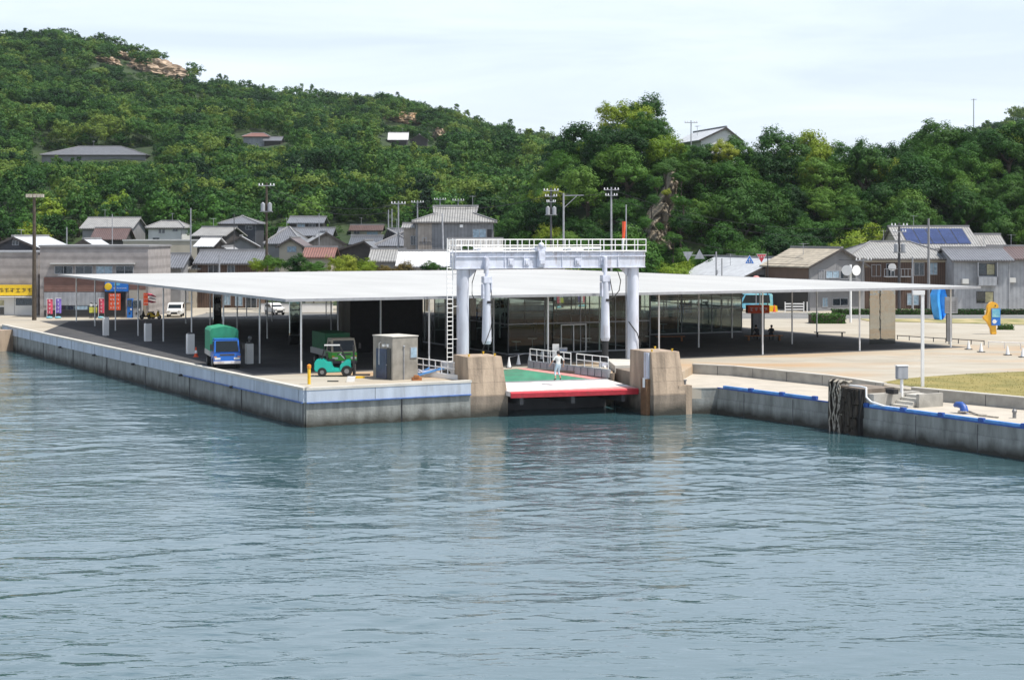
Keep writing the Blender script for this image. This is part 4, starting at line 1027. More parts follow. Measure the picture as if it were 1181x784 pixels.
# bollards on the promenade
q = P(1113, 477.5, 1.65); T = thing('mooring_bollard', 'blue curved mooring bollard on the promenade edge', 'mooring bollard', q + Vector((0, .3, 0)), fz + R(180))
MB().tube([(-.05, 0, 0), (-.05, 0, .12), (0, 0, .34), (.18, 0, .46), (.5, 0, .46), (.66, 0, .38)], [.27, .24, .21, .19, .16, .10], 14).build('horn', M['blue'], T, smooth=True)
rp = MB().tube([(-1.6, -.1, .05), (-.9, .05, .04), (-.4, -.25, .08), (.1, -.32, .10), (.35, 0, .10), (.1, .3, .10), (-.3, .15, .12), (-.2, -.25, .13), (-1.4, .2, .04), (-2.6, .1, .04)], .05, 7); rp.build('rope', M['rope'], T, smooth=True)
q = P(1170, 482, 1.65); solo(MB().tube([(0, 0, 0), (0, 0, .35)], .10, 10).sphere((0, 0, .36), .14, 10), 'small_bollard', M['rim'], 'small grey iron post on the promenade near the picture edge', 'bollard', q)
# post-mounted lamp on the lawn
q = P(1064, 446, G); T = thing('light_pole', 'white square light pole with a short top arm on the lawn', 'lamp post', q, 0)
MB().box(-.09, .09, -.09, .09, 0, 5.6).build('pole', M['white'], T, bevel=.01); MB().box(-.62, .12, -.12, .12, 5.6, 5.86).build('arm', M['white'], T, bevel=.01); MB().box(-.6, -.2, -.09, .09, 5.58, 5.6).build('lamp', M['lamp'], T)
q = P(981, 372, G); T = thing('speaker_pole', 'white pole with two horn loudspeakers beyond the canopy', 'loudspeaker pole', q, 0)
MB().tube([(0, 0, 0), (0, 0, 6.1)], .12, 10).build('pole', M['white'], T)
for s in (-1, 1): MB().tube([(s * .2, .15, 5.5), (s * .36, -.25, 5.5), (s * .5, -.55, 5.5)], [.09, .2, .55], 18).build('horn', M['white'], T, smooth=True)
# information post standing under the canopy corner
q = P(1094.5, 397, G); T = thing('information_post', 'slim grey post with a pale noticeboard at the canopy corner', 'noticeboard', q, 0)
MB().box(-.22, .22, -.15, .15, .25, 2.55).box(-.04, .04, -.04, .04, 0, .25).build('post', M['w_grey'], T, bevel=.01)
b_ = MB().box(-.38, .72, -.10, -.02, 2.6, 4.0).build('board', M['w_lgrey'], T, bevel=.02)
mk = MB(); [mk.box(-.25, .6, -.11, -.101, 2.8 + .16 * i, 2.85 + .16 * i) for i in range(6)]; mk.build('notice', M['w_grey'], b_)
# glossy blue sculpture and yellow panel holder
q = P(1083.5, 368.5, G + .05); T = thing('sculpture', 'tall glossy blue folded sculpture standing on the dry verge', 'sculpture', q, 0)
c = MB()
L1 = [(-.55, 3.45), (-.78, 2.7), (-.72, 1.8), (-.62, .9), (-.45, .05)]; L2 = [(.05, 3.6), (-.1, 2.7), (-.08, 1.8), (.02, .9), (.1, .02)]; L3 = [(.35, 3.55), (.55, 2.6), (.8, 1.7), (.72, 1.1), (.35, .3)]
vs = []
for (a, b, c3) in zip(L1, L2, L3): vs += [(a[0], .1, a[1]), (b[0] - .2, -.45, b[1]), (b[0], -.3, b[1]), (b[0] + .2, .1, b[1] - .1), (c3[0], -.25, c3[1]), (c3[0], .3, c3[1]), (b[0], .45, b[1])]
fs = []
for i in range(4):
    for j in range(7): fs.append((i * 7 + j, i * 7 + (j + 1) % 7, (i + 1) * 7 + (j + 1) % 7, (i + 1) * 7 + j))
fs += [tuple(range(7))[::-1], tuple(range(28, 35))]
MB().add([(x * 1.3, y * 1.3, z) for x, y, z in vs], fs).build('shell', M['sculptblue'], T, bevel=.04)
q = P(1143, 385.5, G); T = thing('sculpture', 'yellow rounded figure-shaped stand holding a blue picture panel', 'information stand', q, 0)
pf = [(-.05, 0), (-.12, .55), (-.45, 1.15), (-.78, 1.45), (-.80, 1.65), (-.5, 1.85), (-.42, 2.2), (-.45, 2.55), (-.3, 2.85), (0, 3.02), (.35, 2.98), (.62, 2.78), (.66, 2.5), (.5, 2.3), (.42, 1.6), (.42, .6), (.48, 0)]
extr(MB(), pf[::-1], -.22, .22).build('body', M['sculptyellow'], T, bevel=.06)
b_ = MB().box(-.05, .78, -.34, -.24, .85, 2.42).build('panel', M['signblue'], T, bevel=.01); MB().box(.0, .73, -.355, -.341, 1.6, 2.37).build('picture', M['seablue'], b_)
mk = MB().sphere((.22, -.345, 1.2), .2, 10, sc=(1, .05, 1)).bar((.3, -.35, 1.05), (.55, -.35, 1.35), .05, .01); mk.build('map_shapes', M['lamp'], b_)
MB().sphere((.33, -.23, 2.68), .07, 8).build('eye_hole', M['black'], T)
# white cones with black bases
for (px, py, lab) in ((1117, 403, 'white cone with a black base, leftmost on the plaza right of the canopy'), (1131.5, 406, 'white cone with a black base, second from the left on the right-hand plaza'), (1162, 409.5, 'white cone with a black base, second from the right edge of the plaza'), (1179.5, 412, 'white cone with a black base at the right edge of the picture')):
    q = P(px, py, G); T = thing('plaza_cone', lab, 'cone', q, group='white cones on the plaza')
    MB().box(-.26, .26, -.26, .26, 0, .06).build('base', M['black'], T); MB().tube([(0, 0, .06), (0, 0, .72)], [.17, .04], 12).build('cone', M['white'], T)
for (px, py, lab) in ((587, 424, 'white cone left of the ramp head, foremost of the dark-side row'), (598, 421, 'white cone second from the left at the ramp head'), (611, 418, 'white cone third from the left at the ramp head'), (625, 414.5, 'white cone nearest the notice boards at the ramp head')):
    q = P(px, py, G); T = thing('ramp_cone', lab, 'cone', q, group='white cones at the head of the ramp')
    MB().box(-.2, .2, -.2, .2, 0, .05).build('base', M['black'], T); MB().tube([(0, 0, .05), (0, 0, .75)], [.16, .03], 12).build('cone', M['white'], T)
cp = MB(); pts = [P(x, y, G) + Vector((0, 0, .72)) for x, y in ((587, 424), (598, 421), (611, 418), (625, 414.5), (640, 411))]; cp.tube(pts, .02, 5); solo(cp, 'barrier_cord', M['w_lgrey'], 'thin pale cord strung across the tops of the ramp cones', 'cord')
q = P(641, 419, G); T = thing('notice_board', 'white standing board behind the railing at the ramp head', 'noticeboard', q); MB().box(-.24, .24, -.03, .03, .25, 1.4).build('board', M['white'], T); MB().box(-.2, -.15, -.02, .02, 0, .25).box(.15, .2, -.02, .02, 0, .25).build('leg', M['grey'], T)
q = P(649.5, 419, G); T = thing('notice_board', 'small lilac sign on a post right of the white standing board', 'sign', q); b_ = MB().box(-.3, .3, -.03, .03, .75, 1.15).build('board', M['w_lgrey'], T); MB().tube([(0, 0, 0), (0, 0, .75)], .03, 6).build('post', M['grey'], T)
mk = MB(); marks(mk, -.25, .25, .82, 1.08, -.032, 4, 9); mk.build('lettering', M['signblue'], b_)
# low chain posts along the plaza edge
q0, q1 = P(1035, 391.5, G), P(1135, 398, G)
T = thing('rope_barrier', 'low dark rail on short posts between the plaza and the road', 'barrier', q0)
rl = MB().tube([q0 + Vector((0, 0, .35)), q1 + Vector((0, 0, .35))], .04, 6); rl.build('rail', M['darkgrey'], T, world=True)
for i in range(8): p = q0.lerp(q1, i / 7); MB().tube([p, p + Vector((0, 0, .4))], .04, 6).build('post', M['darkgrey'], T, world=True)
q0, q1 = P(1140, 401, G), P(1215, 404, G)
T = thing('rail_barrier', 'low white rail at the right edge of the plaza', 'barrier', q0); MB().tube([q0 + Vector((0, 0, .5)), q1 + Vector((0, 0, .5))], .05, 6).build('rail', M['white'], T, world=True)
for i in range(5): p = q0.lerp(q1, i / 4); MB().tube([p, p + Vector((0, 0, .5))], .04, 6).build('post', M['white'], T, world=True)
# ------------------------------------------------------------------ houses
HOUSES = []   # footprints kept clear of trees: (px0, px1, ytop, ybot, depth)
def house(label, px0, px1, eave, ridge, d, kind, dep, wallm, roofm, wins=(), yaw=0, oh=.5, base=None, hipin=None, solar=None, ridge_off=0, cat='house', name='house', clear=True, y_low=None):
    w_ = (px1 - px0) * d / F; x = ((px0 + px1) / 2 - CX) * d / F
    cyy = d + dep / 2
    bz = min(hz(x - w_ / 2, d), hz(x + w_ / 2, d)) - .3 if base is None else base
    ze = CZ - (eave - YH) * d / F
    zr_d = d + (dep / 2 if kind in ('gx', 'hip', 'irimoya') else 0)
    zr = CZ - (ridge - YH) * zr_d / F
    T = thing(name, label, cat, (x, cyy, bz), yaw)
    if clear: HOUSES.append((px0 - 3, px1 + 3, ridge, eave + (9 if y_low is None else y_low), d))
    hh = ze - bz; rr = max(zr - bz, hh + .4); ww = w_ / 2 - (oh if kind != 'flat' else 0); dd = dep / 2
    if kind == 'flat':
        MB().box(-ww, ww, -dd, dd, 0, hh).build('wall', M[wallm], T); MB().box(-ww - .12, ww + .12, -dd - .12, dd + .12, hh, hh + .22).build('roof', M[roofm], T)
    elif kind in ('gx', 'gy'):
        mb = MB()
        if kind == 'gx': v = [(-ww, -dd, 0), (ww, -dd, 0), (ww, dd, 0), (-ww, dd, 0), (-ww, -dd, hh), (ww, -dd, hh), (ww, dd, hh), (-ww, dd, hh), (-ww, 0, rr - .12), (ww, 0, rr - .12)]; f = [(0, 1, 5, 4), (1, 2, 6, 9, 5), (2, 3, 7, 6), (3, 0, 4, 8, 7)]
        else: v = [(-ww, -dd, 0), (ww, -dd, 0), (ww, dd, 0), (-ww, dd, 0), (-ww, -dd, hh), (ww, -dd, hh), (ww, dd, hh), (-ww, dd, hh), (ridge_off, -dd, rr - .12), (ridge_off, dd, rr - .12)]; f = [(0, 1, 5, 8, 4), (1, 2, 6, 5), (2, 3, 7, 9, 6), (3, 0, 4, 7)]
        mb.add(v, f).build('wall', M[wallm], T)
        rb = MB(); th = .16
        if kind == 'gx':
            s = (rr - hh) / dd; ye = dd + oh; zev = hh - s * oh * .6; xe = ww + oh
            for sg in (-1, 1):
                p = [(-xe, 0, rr), (xe, 0, rr), (xe, sg * ye, zev), (-xe, sg * ye, zev)]
                rb.add(p + [(a, b, c - th) for a, b, c in p], [(0, 1, 2, 3), (7, 6, 5, 4), (3, 2, 6, 7), (0, 3, 7, 4), (1, 5, 6, 2)])
            rf = rb.build('roof', M[roofm], T)
            MB().box(-xe - .05, xe + .05, -.16, .16, rr - .05, rr + .2).build('ridge', M['w_mid'], rf)
            if solar:
                a0, a1, n = solar
                for i in range(n):
                    u0 = -xe + 2 * xe * (a0 + (a1 - a0) * i / n) + .06; u1 = -xe + 2 * xe * (a0 + (a1 - a0) * (i + 1) / n) - .06
                    q = []
                    for (u, t) in ((u0, .12), (u1, .12), (u1, .82), (u0, .82)): q.append((u, -ye * t, rr + (zev - rr) * t + .1))
                    MB().add(q + [(a, b, c - .06) for a, b, c in q], [(3, 2, 1, 0), (4, 5, 6, 7), (0, 1, 5, 4), (1, 2, 6, 5), (2, 3, 7, 6), (3, 0, 4, 7)]).build('solar_panel', M['solar'], T)
        else:
            xe = ww + oh; ye = dd + oh
            for sg in (-1, 1):
                s = (rr - hh) / (ww - sg * ridge_off); zev = hh - s * oh * .6
                p = [(ridge_off, -ye, rr), (ridge_off, ye, rr), (sg * xe, ye, zev), (sg * xe, -ye, zev)]
                rb.add(p + [(a, b, c - th) for a, b, c in p], [(0, 1, 2, 3), (7, 6, 5, 4), (3, 2, 6, 7), (0, 3, 7, 4), (1, 5, 6, 2)])
            rf = rb.build('roof', M[roofm], T)
            MB().box(ridge_off - .16, ridge_off + .16, -ye - .05, ye + .05, rr - .05, rr + .18).build('ridge', M['w_mid'], rf)
            fb = MB()
            for sg in (-1, 1):
                s = (rr - hh) / (ww - sg * ridge_off); fb.bar((ridge_off, -ye - .03, rr - .16), (sg * xe, -ye - .03, hh - s * oh * .6 - .12), .08, .26)
            fb.build('bargeboard', M['w_dark'], rf)
    else:
        MB().box(-ww, ww, -dd, dd, 0, hh).build('wall', M[wallm], T)
        xe = ww + oh; ye = dd + oh; hi = hipin if hipin is not None else min(ye, xe * .55); zev = hh - .12
        rb = MB(); 
        if kind == 'hip':
            v = [(-xe, -ye, zev), (xe, -ye, zev), (xe, ye, zev), (-xe, ye, zev), (-xe + hi, 0, rr), (xe - hi, 0, rr)]
            rb.add(v + [(a, b, c - .16) for a, b, c in v[:4]], [(0, 1, 5, 4), (1, 2, 5), (2, 3, 4, 5), (3, 0, 4), (0, 6, 7, 1), (1, 7, 8, 2), (2, 8, 9, 3), (3, 9, 6, 0), (9, 8, 7, 6)])
            rf = rb.build('roof', M[roofm], T)
            rg = MB().box(-xe + hi - .1, xe - hi + .1, -.14, .14, rr - .05, rr + .2)
            for sx in (-1, 1):
                for sy in (-1, 1): rg.bar((sx * (xe - hi), 0, rr + .04), (sx * xe, sy * ye, zev + .06), .22, .16)
            rg.build('ridge', M['w_mid'], rf)
        else:
            zm = zev + (rr - zev) * .55; ym = ye * .45
            lo = [(-xe, -ye, zev), (xe, -ye, zev), (xe, ye, zev), (-xe, ye, zev)]; up_ = [(-xe + hi, -ym, zm), (xe - hi, -ym, zm), (xe - hi, ym, zm), (-xe + hi, ym, zm)]
            rb.add(lo + up_ + [(a, b, c - .16) for a, b, c in lo], [(0, 1, 5, 4), (1, 2, 6, 5), (2, 3, 7, 6), (3, 0, 4, 7), (0, 8, 9, 1), (1, 9, 10, 2), (3, 11, 8, 0), (11, 10, 9, 8)])
            e = .35; rb.add([(-xe + hi - e, -ym - .1, zm - .02), (xe - hi + e, -ym - .1, zm - .02), (xe - hi + e, ym + .1, zm - .02), (-xe + hi - e, ym + .1, zm - .02), (-xe + hi - e - .2, 0, rr), (xe - hi + e + .2, 0, rr)], [(0, 1, 5, 4), (2, 3, 4, 5), (1, 2, 5), (3, 0, 4)])
            rf = rb.build('roof', M[roofm], T)
            rg = MB().box(-xe + hi - e - .3, xe - hi + e + .3, -.14, .14, rr - .02, rr + .25)
            for sx in (-1, 1):
                rg.bar((sx * (xe - hi), -ym, zm + .06), (sx * xe, -ye, zev + .08), .2, .16); rg.bar((sx * (xe - hi + e + .2), 0, rr), (sx * (xe - hi + e), -ym - .1, zm + .05), .16, .14)
            rg.build('ridge', M['w_mid'], rf)
    if kind in ('gx', 'hip', 'irimoya') and w_ > 7:
        ye_ = dd + oh; zg = hh - (.12 if kind != 'gx' else (rr - hh) / dd * oh * .6) - .2
        MB().tube([(-ww - oh, -ye_ - .06, zg), (ww + oh, -ye_ - .06, zg)], .06, 6).build('gutter', M['w_dark'], T)
        MB().tube([(ww - .12, -dd - .06, .1), (ww - .12, -dd - .06, zg - .4), (ww - .12, -ye_ - .06, zg)], .04, 6).build('downpipe', M['grey'], T)
        if d < 260 and hh > 4.5: MB().box(-ww + .9, -ww + 1.7, -dd - .45, -dd - .02, hh * .52, hh * .52 + .6).build('air_conditioner', M['w_white'], T, bevel=.03)
    if kind != 'flat' and clear and w_ > 6 and (int(px0) % 2 == 0 or int(px1) % 3 == 0):
        ax = ww * (.45 if int(px1) % 2 else -.4); za = rr if kind in ('gx', 'hip', 'irimoya') else hh + (rr - hh) * .55
        if kind == 'hip': ax *= .3
        am = MB().tube([(ax, 0, za - .3), (ax, 0, za + 1.5)], .035, 5).bar((ax - .1, -.7, za + 1.4), (ax + .1, .7, za + 1.4), .03)
        for i in range(6): am.bar((ax - .45 + .03 * i, -.65 + .25 * i, za + 1.43), (ax + .45 - .03 * i, -.65 + .25 * i, za + 1.43), .025)
        am.build('aerial', M['grey'], T)
    for wn_ in wins:
        a0, a1, y0, y1, wmn = wn_[:5]
        u0 = (a0 - (px0 + px1) / 2) * d / F; u1 = (a1 - (px0 + px1) / 2) * d / F; z0 = CZ - (y1 - YH) * d / F - bz; z1 = CZ - (y0 - YH) * d / F - bz
        fr = MB(); t = .07
        fr.box(u0, u1, -dd - .07, -dd - .003, z0, z0 + t).box(u0, u1, -dd - .07, -dd - .003, z1 - t, z1).box(u0, u0 + t, -dd - .07, -dd - .003, z0 + t, z1 - t).box(u1 - t, u1, -dd - .07, -dd - .003, z0 + t, z1 - t).box((u0 + u1) / 2 - t / 2, (u0 + u1) / 2 + t / 2, -dd - .06, -dd - .003, z0 + t, z1 - t)
        o = fr.build('window', M['grey' if wmn != 'curtain' else 'darkgrey'], T)
        pn_ = MB()
        if wmn == 'curtain':
            MB().box(u0 + t, (u0 + u1) / 2 - t / 2, -dd - .03, -dd - .004, z0 + t, z1 - t).build('pane', M['darkglass'], o); MB().box((u0 + u1) / 2 + t / 2, u1 - t, -dd - .03, -dd - .004, z0 + t, z1 - t).build('pane', M['curtain'], o)
        else: MB().box(u0 + t, u1 - t, -dd - .03, -dd - .004, z0 + t, z1 - t).build('pane', M[wmn], o)
    return T, w_, dep, hh, rr, bz
def lp(T_, px, py, d): # pixel on the front plane to local x, z
    o = T_.location; return (px - CX) * d / F - o.x, CZ - (py - YH) * d / F - o.z
dg_ = 'darkglass'
# --- waterfront left
house('charcoal gabled house with a pale roof behind the yellow shop sign', -18, 50, 286, 272.5, 197, 'gy', 14, 'w_charcoal', 'sheetwhite_y', ((14, 22, 277, 283, dg_),), base=G)
T, w_, dp, hh, rr, bz = house('low shop with white shutters under a long yellow signboard', -22, 44, 291.5, 291, 189, 'flat', 6, 'w_shopgrey', 'grey', (), base=G, name='shop', cat='shop')
x0, z0 = lp(T, -21, 364, 189); x1, z1 = lp(T, 41, 341, 189)
MB().box(x0, x1, -dp / 2 - .25, -dp / 2 - .01, .02, z1).build('shopfront', M['w_white'], T)
s_ = MB().box(x0, x1 + .0, -dp / 2 - .55, -dp / 2 - .26, z1 + .05, z1 + 1.25).build('signboard', M['signyellow'], T, bevel=.02)
mk = MB(); marks(mk, x0 + .1, x1 - .2, z1 + .25, z1 + 1.05, -dp / 2 - .551, 9, 5); mk.build('lettering', M['ink'], s_)
MB().box(x0, x1, -dp / 2 - 1.0, -dp / 2 - .26, z1 - .15, z1 - .08).build('awning', M['white'], T)
for (a, b, c, e, mm_) in ((-20, -6, 346, 363, dg_), (0, 5.5, 346, 352, 'curtain'), (0, 5.5, 354, 363, dg_), (19, 39, 344, 352, dg_)):
    u0, v1 = lp(T, a, c, 189); u1, v0 = lp(T, b, e, 189); MB().box(u0, u1, -dp / 2 - .28, -dp / 2 - .251, max(v0, .1), v1).build('window', M[mm_], T)
u_, _ = lp(T, 17.5, 350, 189); MB().box(u_ - .03, u_ + .03, -dp / 2 - .27, -dp / 2 - .251, .1, 2.3).build('door_seam', M['grey'], T)
T, w_, dp, hh, rr, bz = house('grey two-storey flat-roofed shop with brown brick band and a row of upper windows', 46, 171, 285, 284, 184, 'flat', 12, 'w_shopgrey', 'w_mid', ((63, 84, 306.5, 316, dg_), (87, 107, 306.5, 316, dg_), (110.5, 130, 306.5, 316, 'bluewin'), (133.5, 154, 306.5, 316, dg_)), base=G, name='shop', cat='shop')
f0 = -dp / 2
def pnl(name, a, b, c, e, m_, y0=.05, par=None):
    u0, v1 = lp(T, a, c, 184); u1, v0 = lp(T, b, e, 184); return MB().box(u0, u1, f0 - y0, f0 - .004, max(v0, .03), v1).build(name, M[m_], par or T)
pnl('window_hood', 59, 156, 303.4, 304.8, 'roofwhite', .5)
pnl('brick_band', 51, 121, 319.5, 336.5, 'w_brick', .06)
pnl('shopfront', 51, 120, 337, 352, 'w_lgrey', .05); pnl('shopfront_base', 51, 120, 357.5, 364.6, 'black', .04); pnl('shop_window', 66, 120, 352.4, 357.2, dg_, .04); pnl('window_blind', 87, 101, 353, 357, 'bluewin', .06)
pnl('brick_band', 149, 168, 327, 334, 'w_brick', .06); pnl('side_wall', 149, 168, 334.5, 364.5, 'w_cream', .05)
pnl('doorway', 121, 145, 336.5, 364.6, 'black', .03)
sb_ = pnl('signboard', 121.5, 148, 325.5, 336, 'signblue', .25)
u0, zc_ = lp(T, 125.5, 330.5, 184); MB().sphere((u0, f0 - .26, zc_), .42, 14, sc=(1, .08, 1)).build('sun_emblem', M['signyellow'], sb_)
u0, z0 = lp(T, 131, 332.8, 184); u1, _ = lp(T, 147, 332.8, 184); mk = MB(); marks(mk, u0, u1, z0 - .12, z0 + .2, f0 - .251, 7, 8); mk.build('lettering', M['white'], sb_)
u0, z0 = lp(T, 132, 329, 184); u1, _ = lp(T, 139, 329, 184); MB().box(u0, u1, f0 - .262, f0 - .251, z0, z0 + .25).build('sign_band', M['seablue'], sb_)
# banners, machines and cut-outs in front of the shop
def at184(px, py=364.6, d=182.6): return Vector(((px - CX) * d / F, d, G))
def hang(label, px0, px1, y0, y1, m_, d=182.9, n=4, seed=1):
    T_ = thing('banner', label, 'banner', (((px0 + px1) / 2 - CX) * d / F, d, G)); w2 = (px1 - px0) * d / F / 2; z1 = CZ - (y0 - YH) * d / F - G; z0 = CZ - (y1 - YH) * d / F - G
    c = MB().box(-w2, w2, -.02, .02, z0, z1).build('cloth', M[m_], T_); mk = MB()
    hgt = (z1 - z0) / n
    for i in range(n): marks(mk, -w2 * .85, w2 * .85, z1 - hgt * (i + 1) + .08, z1 - hgt * i - .06, -.021, 4 if i == 0 else 3 + i % 2, seed + i)
    mk.build('lettering', M['white'], c)
    return T_
hang('large orange-red banner with white lettering hanging in the shop doorway', 125.5, 139, 338.5, 357.5, 'orange', n=4)
def nobori(label, px, y0, y1, m_, seed):
    d = 181.5; T_ = thing('flag', label, 'flag', ((px - CX) * d / F, d, G)); z1 = CZ - (y0 - YH) * d / F - G; z0 = CZ - (y1 - YH) * d / F - G
    MB().tube([(-.32, 0, .1), (-.32, 0, z1 + .1)], .025, 6).tube([(-.32, 0, z1 + .05), (.3, 0, z1 + .05)], .02, 6).build('pole', M['white'], T_)
    vs = [(-.3 + .6 * i / 4, .05 * math.sin(i * 1.5 + j * .5), z0 + (z1 - z0) * j / 6) for j in range(7) for i in range(5)]
    c = MB().add(vs, [(j * 5 + i, j * 5 + i + 1, j * 5 + i + 6, j * 5 + i + 5) for j in range(6) for i in range(4)]).build('cloth', M[m_], T_)
    mk = MB(); n = 4; hg = (z1 - z0) / n
    for i in range(n): marks(mk, -.2, .2, z0 + hg * i + .05, z0 + hg * (i + 1) - .05, -.07, 1, seed + i)
    mk.build('lettering', M['white'], c)
    MB().sphere((-.05, 0, .12), .38, 10, sc=(1, .6, .35)).build('water_base', M['seablue'], T_)
nobori('pink-red upright flag on a pale blue base, leftmost in front of the shop', 57.5, 345, 362, 'bannerred', 3)
nobori('violet upright flag on a pale blue base beside the leftmost pink one', 67.5, 344.5, 361, 'bannerviolet', 7)
nobori('pink-red upright flag on a pale blue base beside the shop doorway', 117, 344.5, 361, 'bannerred', 13)
for px in (105.0, 109.8):
    d = 181.8; T_ = thing('cutout_stand', 'yellow-green signboard on dark legs, one of a pair in front of the shop', 'signboard', ((px - CX) * d / F, d, G), group='pair of yellow-green signboards')
    MB().box(-.2, .2, -.03, .03, .62, 1.25).build('board', M['lime'], T_, bevel=.02); MB().sphere((0, 0, 1.48), .17, 10, sc=(1, .3, 1.1)).build('top_disc', M['white'], T_); MB().sphere((.02, .02, 1.62), .17, 10, sc=(1, .35, .7)).build('top_cap', M['black'], T_)
    for s in (-.1, .1): MB().box(s - .05, s + .05, -.03, .03, 0, .62).build('leg', M['black'], T_)
for (px0, px1, y0, m_, lab) in ((146.5, 152.5, 344.5, 'signblue', 'blue drinks vending machine beside the shop doorway'), (153.2, 163, 345.5, 'w_lgrey', 'pale vending machine with a dark display, right of the blue machine')):
    d = 182.7; w2 = (px1 - px0) * d / F / 2; z1 = CZ - (y0 - YH) * d / F - G
    T_ = thing('vending_machine', lab, 'vending machine', (((px0 + px1) / 2 - CX) * d / F, d + .4, G))
    MB().box(-w2, w2, -.4, .4, 0, z1).build('cabinet', M[m_], T_, bevel=.02); MB().box(-w2 * .85, w2 * .85, -.43, -.402, z1 * .58, z1 * .94).build('display', M['darkglass'], T_); MB().box(-w2 * .3, w2 * .3, -.43, -.402, z1 * .2, z1 * .3).build('slot', M['black'], T_); MB().box(w2 * .3, w2 * .8, -.43, -.402, z1 * .4, z1 * .5).build('coin_panel', M['white'], T_)
hang('small red board at the right corner of the shop', 165.5, 171, 338, 352, 'orange', 182.5, 3, 20)
d = 181; T_ = thing('streamer_pole', 'short pole with pink and white carp-like streamers by the scooter', 'flagpole', ((171 - CX) * d / F, d, G))
MB().tube([(0, 0, 0), (0, 0, 2.9)], .03, 6).build('pole', M['grey'], T_)
for k, (m_, z) in enumerate((('bannerred', 2.7), ('white', 2.35), ('bannerred', 1.95))): MB().tube([(0, 0, z), (.4, -.05, z - .1), (.85, .05, z - .3 + .08 * k)], [.13, .12, .04], 8).build('streamer', M[m_], T_)
def scooter(label, px, d, m_, rz):
    T_ = thing('scooter', label, 'scooter', ((px - CX) * d / F, d, G), rz)
    for x in (-.6, .6): w0 = MB().tube([(x, -.05, .24), (x, .05, .24)], .24, 14).build('wheel', M['tire'], T_); MB().tube([(x, -.055, .24), (x, .055, .24)], .12, 10).build('rim', M['rim'], w0)
    extr(MB(), [(-.85, .35), (-.8, .65), (-.3, .72), (-.1, .42), (.25, .35), (.4, .9), (.5, .9), (.62, .35), (.2, .22), (-.3, .22)][::-1], -.14, .14).build('body', M[m_], T_, bevel=.03)
    MB().box(-.75, -.15, -.13, .13, .7, .8).build('seat', M['black'], T_, bevel=.03); MB().tube([(.42, -.3, 1.02), (.44, 0, 1.0), (.42, .3, 1.02)], .02, 6).tube([(.45, 0, .8), (.44, 0, 1.0)], .03, 6).build('handlebar', M['black'], T_)
    MB().sphere((.55, 0, .85), .09, 8).build('headlight', M['lamp'], T_)
scooter('black scooter parked by the shop corner under the streamers', 170, 180.5, 'black', R(200)); scooter('cream-yellow scooter parked between shop and white car', 178, 180.5, 'signyellow', R(-15))
def car(label, px, d, rz, m_, Lc=3.4, Wc=1.5, Hc=1.5, van=False, name='parked_car', cat='car'):
    T_ = thing(name, label, cat, ((px - CX) * d / F, d, G), rz); l = Lc / 2; w2 = Wc / 2
    if van: pf = [(-l, .3), (-l, 1.0), (-l + .05, Hc), (l - 1.2, Hc), (l - .45, 1.0), (l, .85), (l, .3)]
    else: pf = [(-l, .3), (-l, .85), (-l + .25, Hc * .95), (-l + .6, Hc), (l - 1.5, Hc), (l - .85, .92), (l - .05, .78), (l, .3)]
    extr(MB(), pf[::-1], -w2, w2).build('body', M[m_], T_, bevel=.07, smooth=False)
    for s in (-1, 1):
        a = -l + .35; b = l - 1.25 if van else l - 1.4
        MB().add([(a, s * (w2 + .004), 1.0 if van else .92), (b + .45, s * (w2 + .004), 1.0 if van else .92), (b, s * (w2 + .004), Hc - .12), (a + .12, s * (w2 + .004), Hc - .12)], [(0, 1, 2, 3)]).build('side_window', M['carglass'], T_)
        MB().box(l - .05, l + .012, s * w2 * .72 - .14, s * w2 * .72 + .14, .62, .76).build('headlight', M['lamp'], T_)
        for x in (-l + .6, l - .65): wheel(T_, x, s * (w2 - .08), .29, .18)
    if van: q_ = [(l - .475 + .03, 1.04), (l - 1.17 + .03, Hc - .08)]
    else: q_ = [(l - .87 + .03, .96), (l - 1.47 + .03, Hc - .07)]
    MB().add([(q_[0][0], -w2 * .88, q_[0][1]), (q_[0][0], w2 * .88, q_[0][1]), (q_[1][0], w2 * .84, q_[1][1]), (q_[1][0], -w2 * .84, q_[1][1])], [(0, 1, 2, 3)]).build('windscreen', M['carglass'], T_)
    MB().box(l - .02, l + .015, -.35, .35, .36, .56).build('grille', M['black'], T_)
    return T_
car('white hatchback parked at the roadside right of the shop, nose to the sea', 202.5, 186, R(-84), 'white', 3.6, 1.65, 1.55)
car('white delivery van behind the left gantry leg on the far road', 566, 186, R(180), 'white', 4.4, 1.7, 1.95, True, 'van', 'van')
car('small dark car in front of the white van on the far road', 547, 178, R(150), 'signblue', 3.3, 1.45, 1.4)
car('tiny white van parked on the road seen through the canopy, left of centre', 317, 190, R(-60), 'white', 3.2, 1.4, 1.35)
# --- old town, left and centre
house('ribbed grey tiled roof with two eaves just right of the flat-roofed shop', 171, 213, 307.5, 293, 203, 'gx', 8, 'w_mid', 'tilegrey_x', base=G)
house('pale roofed house with brown lower roofs above the flat-roofed shop', 92, 154, 262.5, 251, 305, 'gx', 12, 'w_mid', 'tilelight_x', ((128, 140, 268, 273, dg_),))
house('small brown-roofed lean-to in front of the pale roofed house', 104, 146, 275, 263, 292, 'gx', 7, 'w_dark', 'tilebrown_x')
house('white two-storey house with a pale hipped roof and small windows', 168, 213, 261.5, 255, 305, 'hip', 9, 'w_white', 'tilelight_x', ((183, 186, 264, 269, dg_), (187, 190, 264, 269, dg_), (199, 205, 263, 267, dg_), (176, 184, 274, 279, dg_)))
house('long low cream building with a flat pale roof behind the ribbed roof', 142, 236, 278, 277, 262, 'flat', 9, 'w_cream', 'roofwhite')
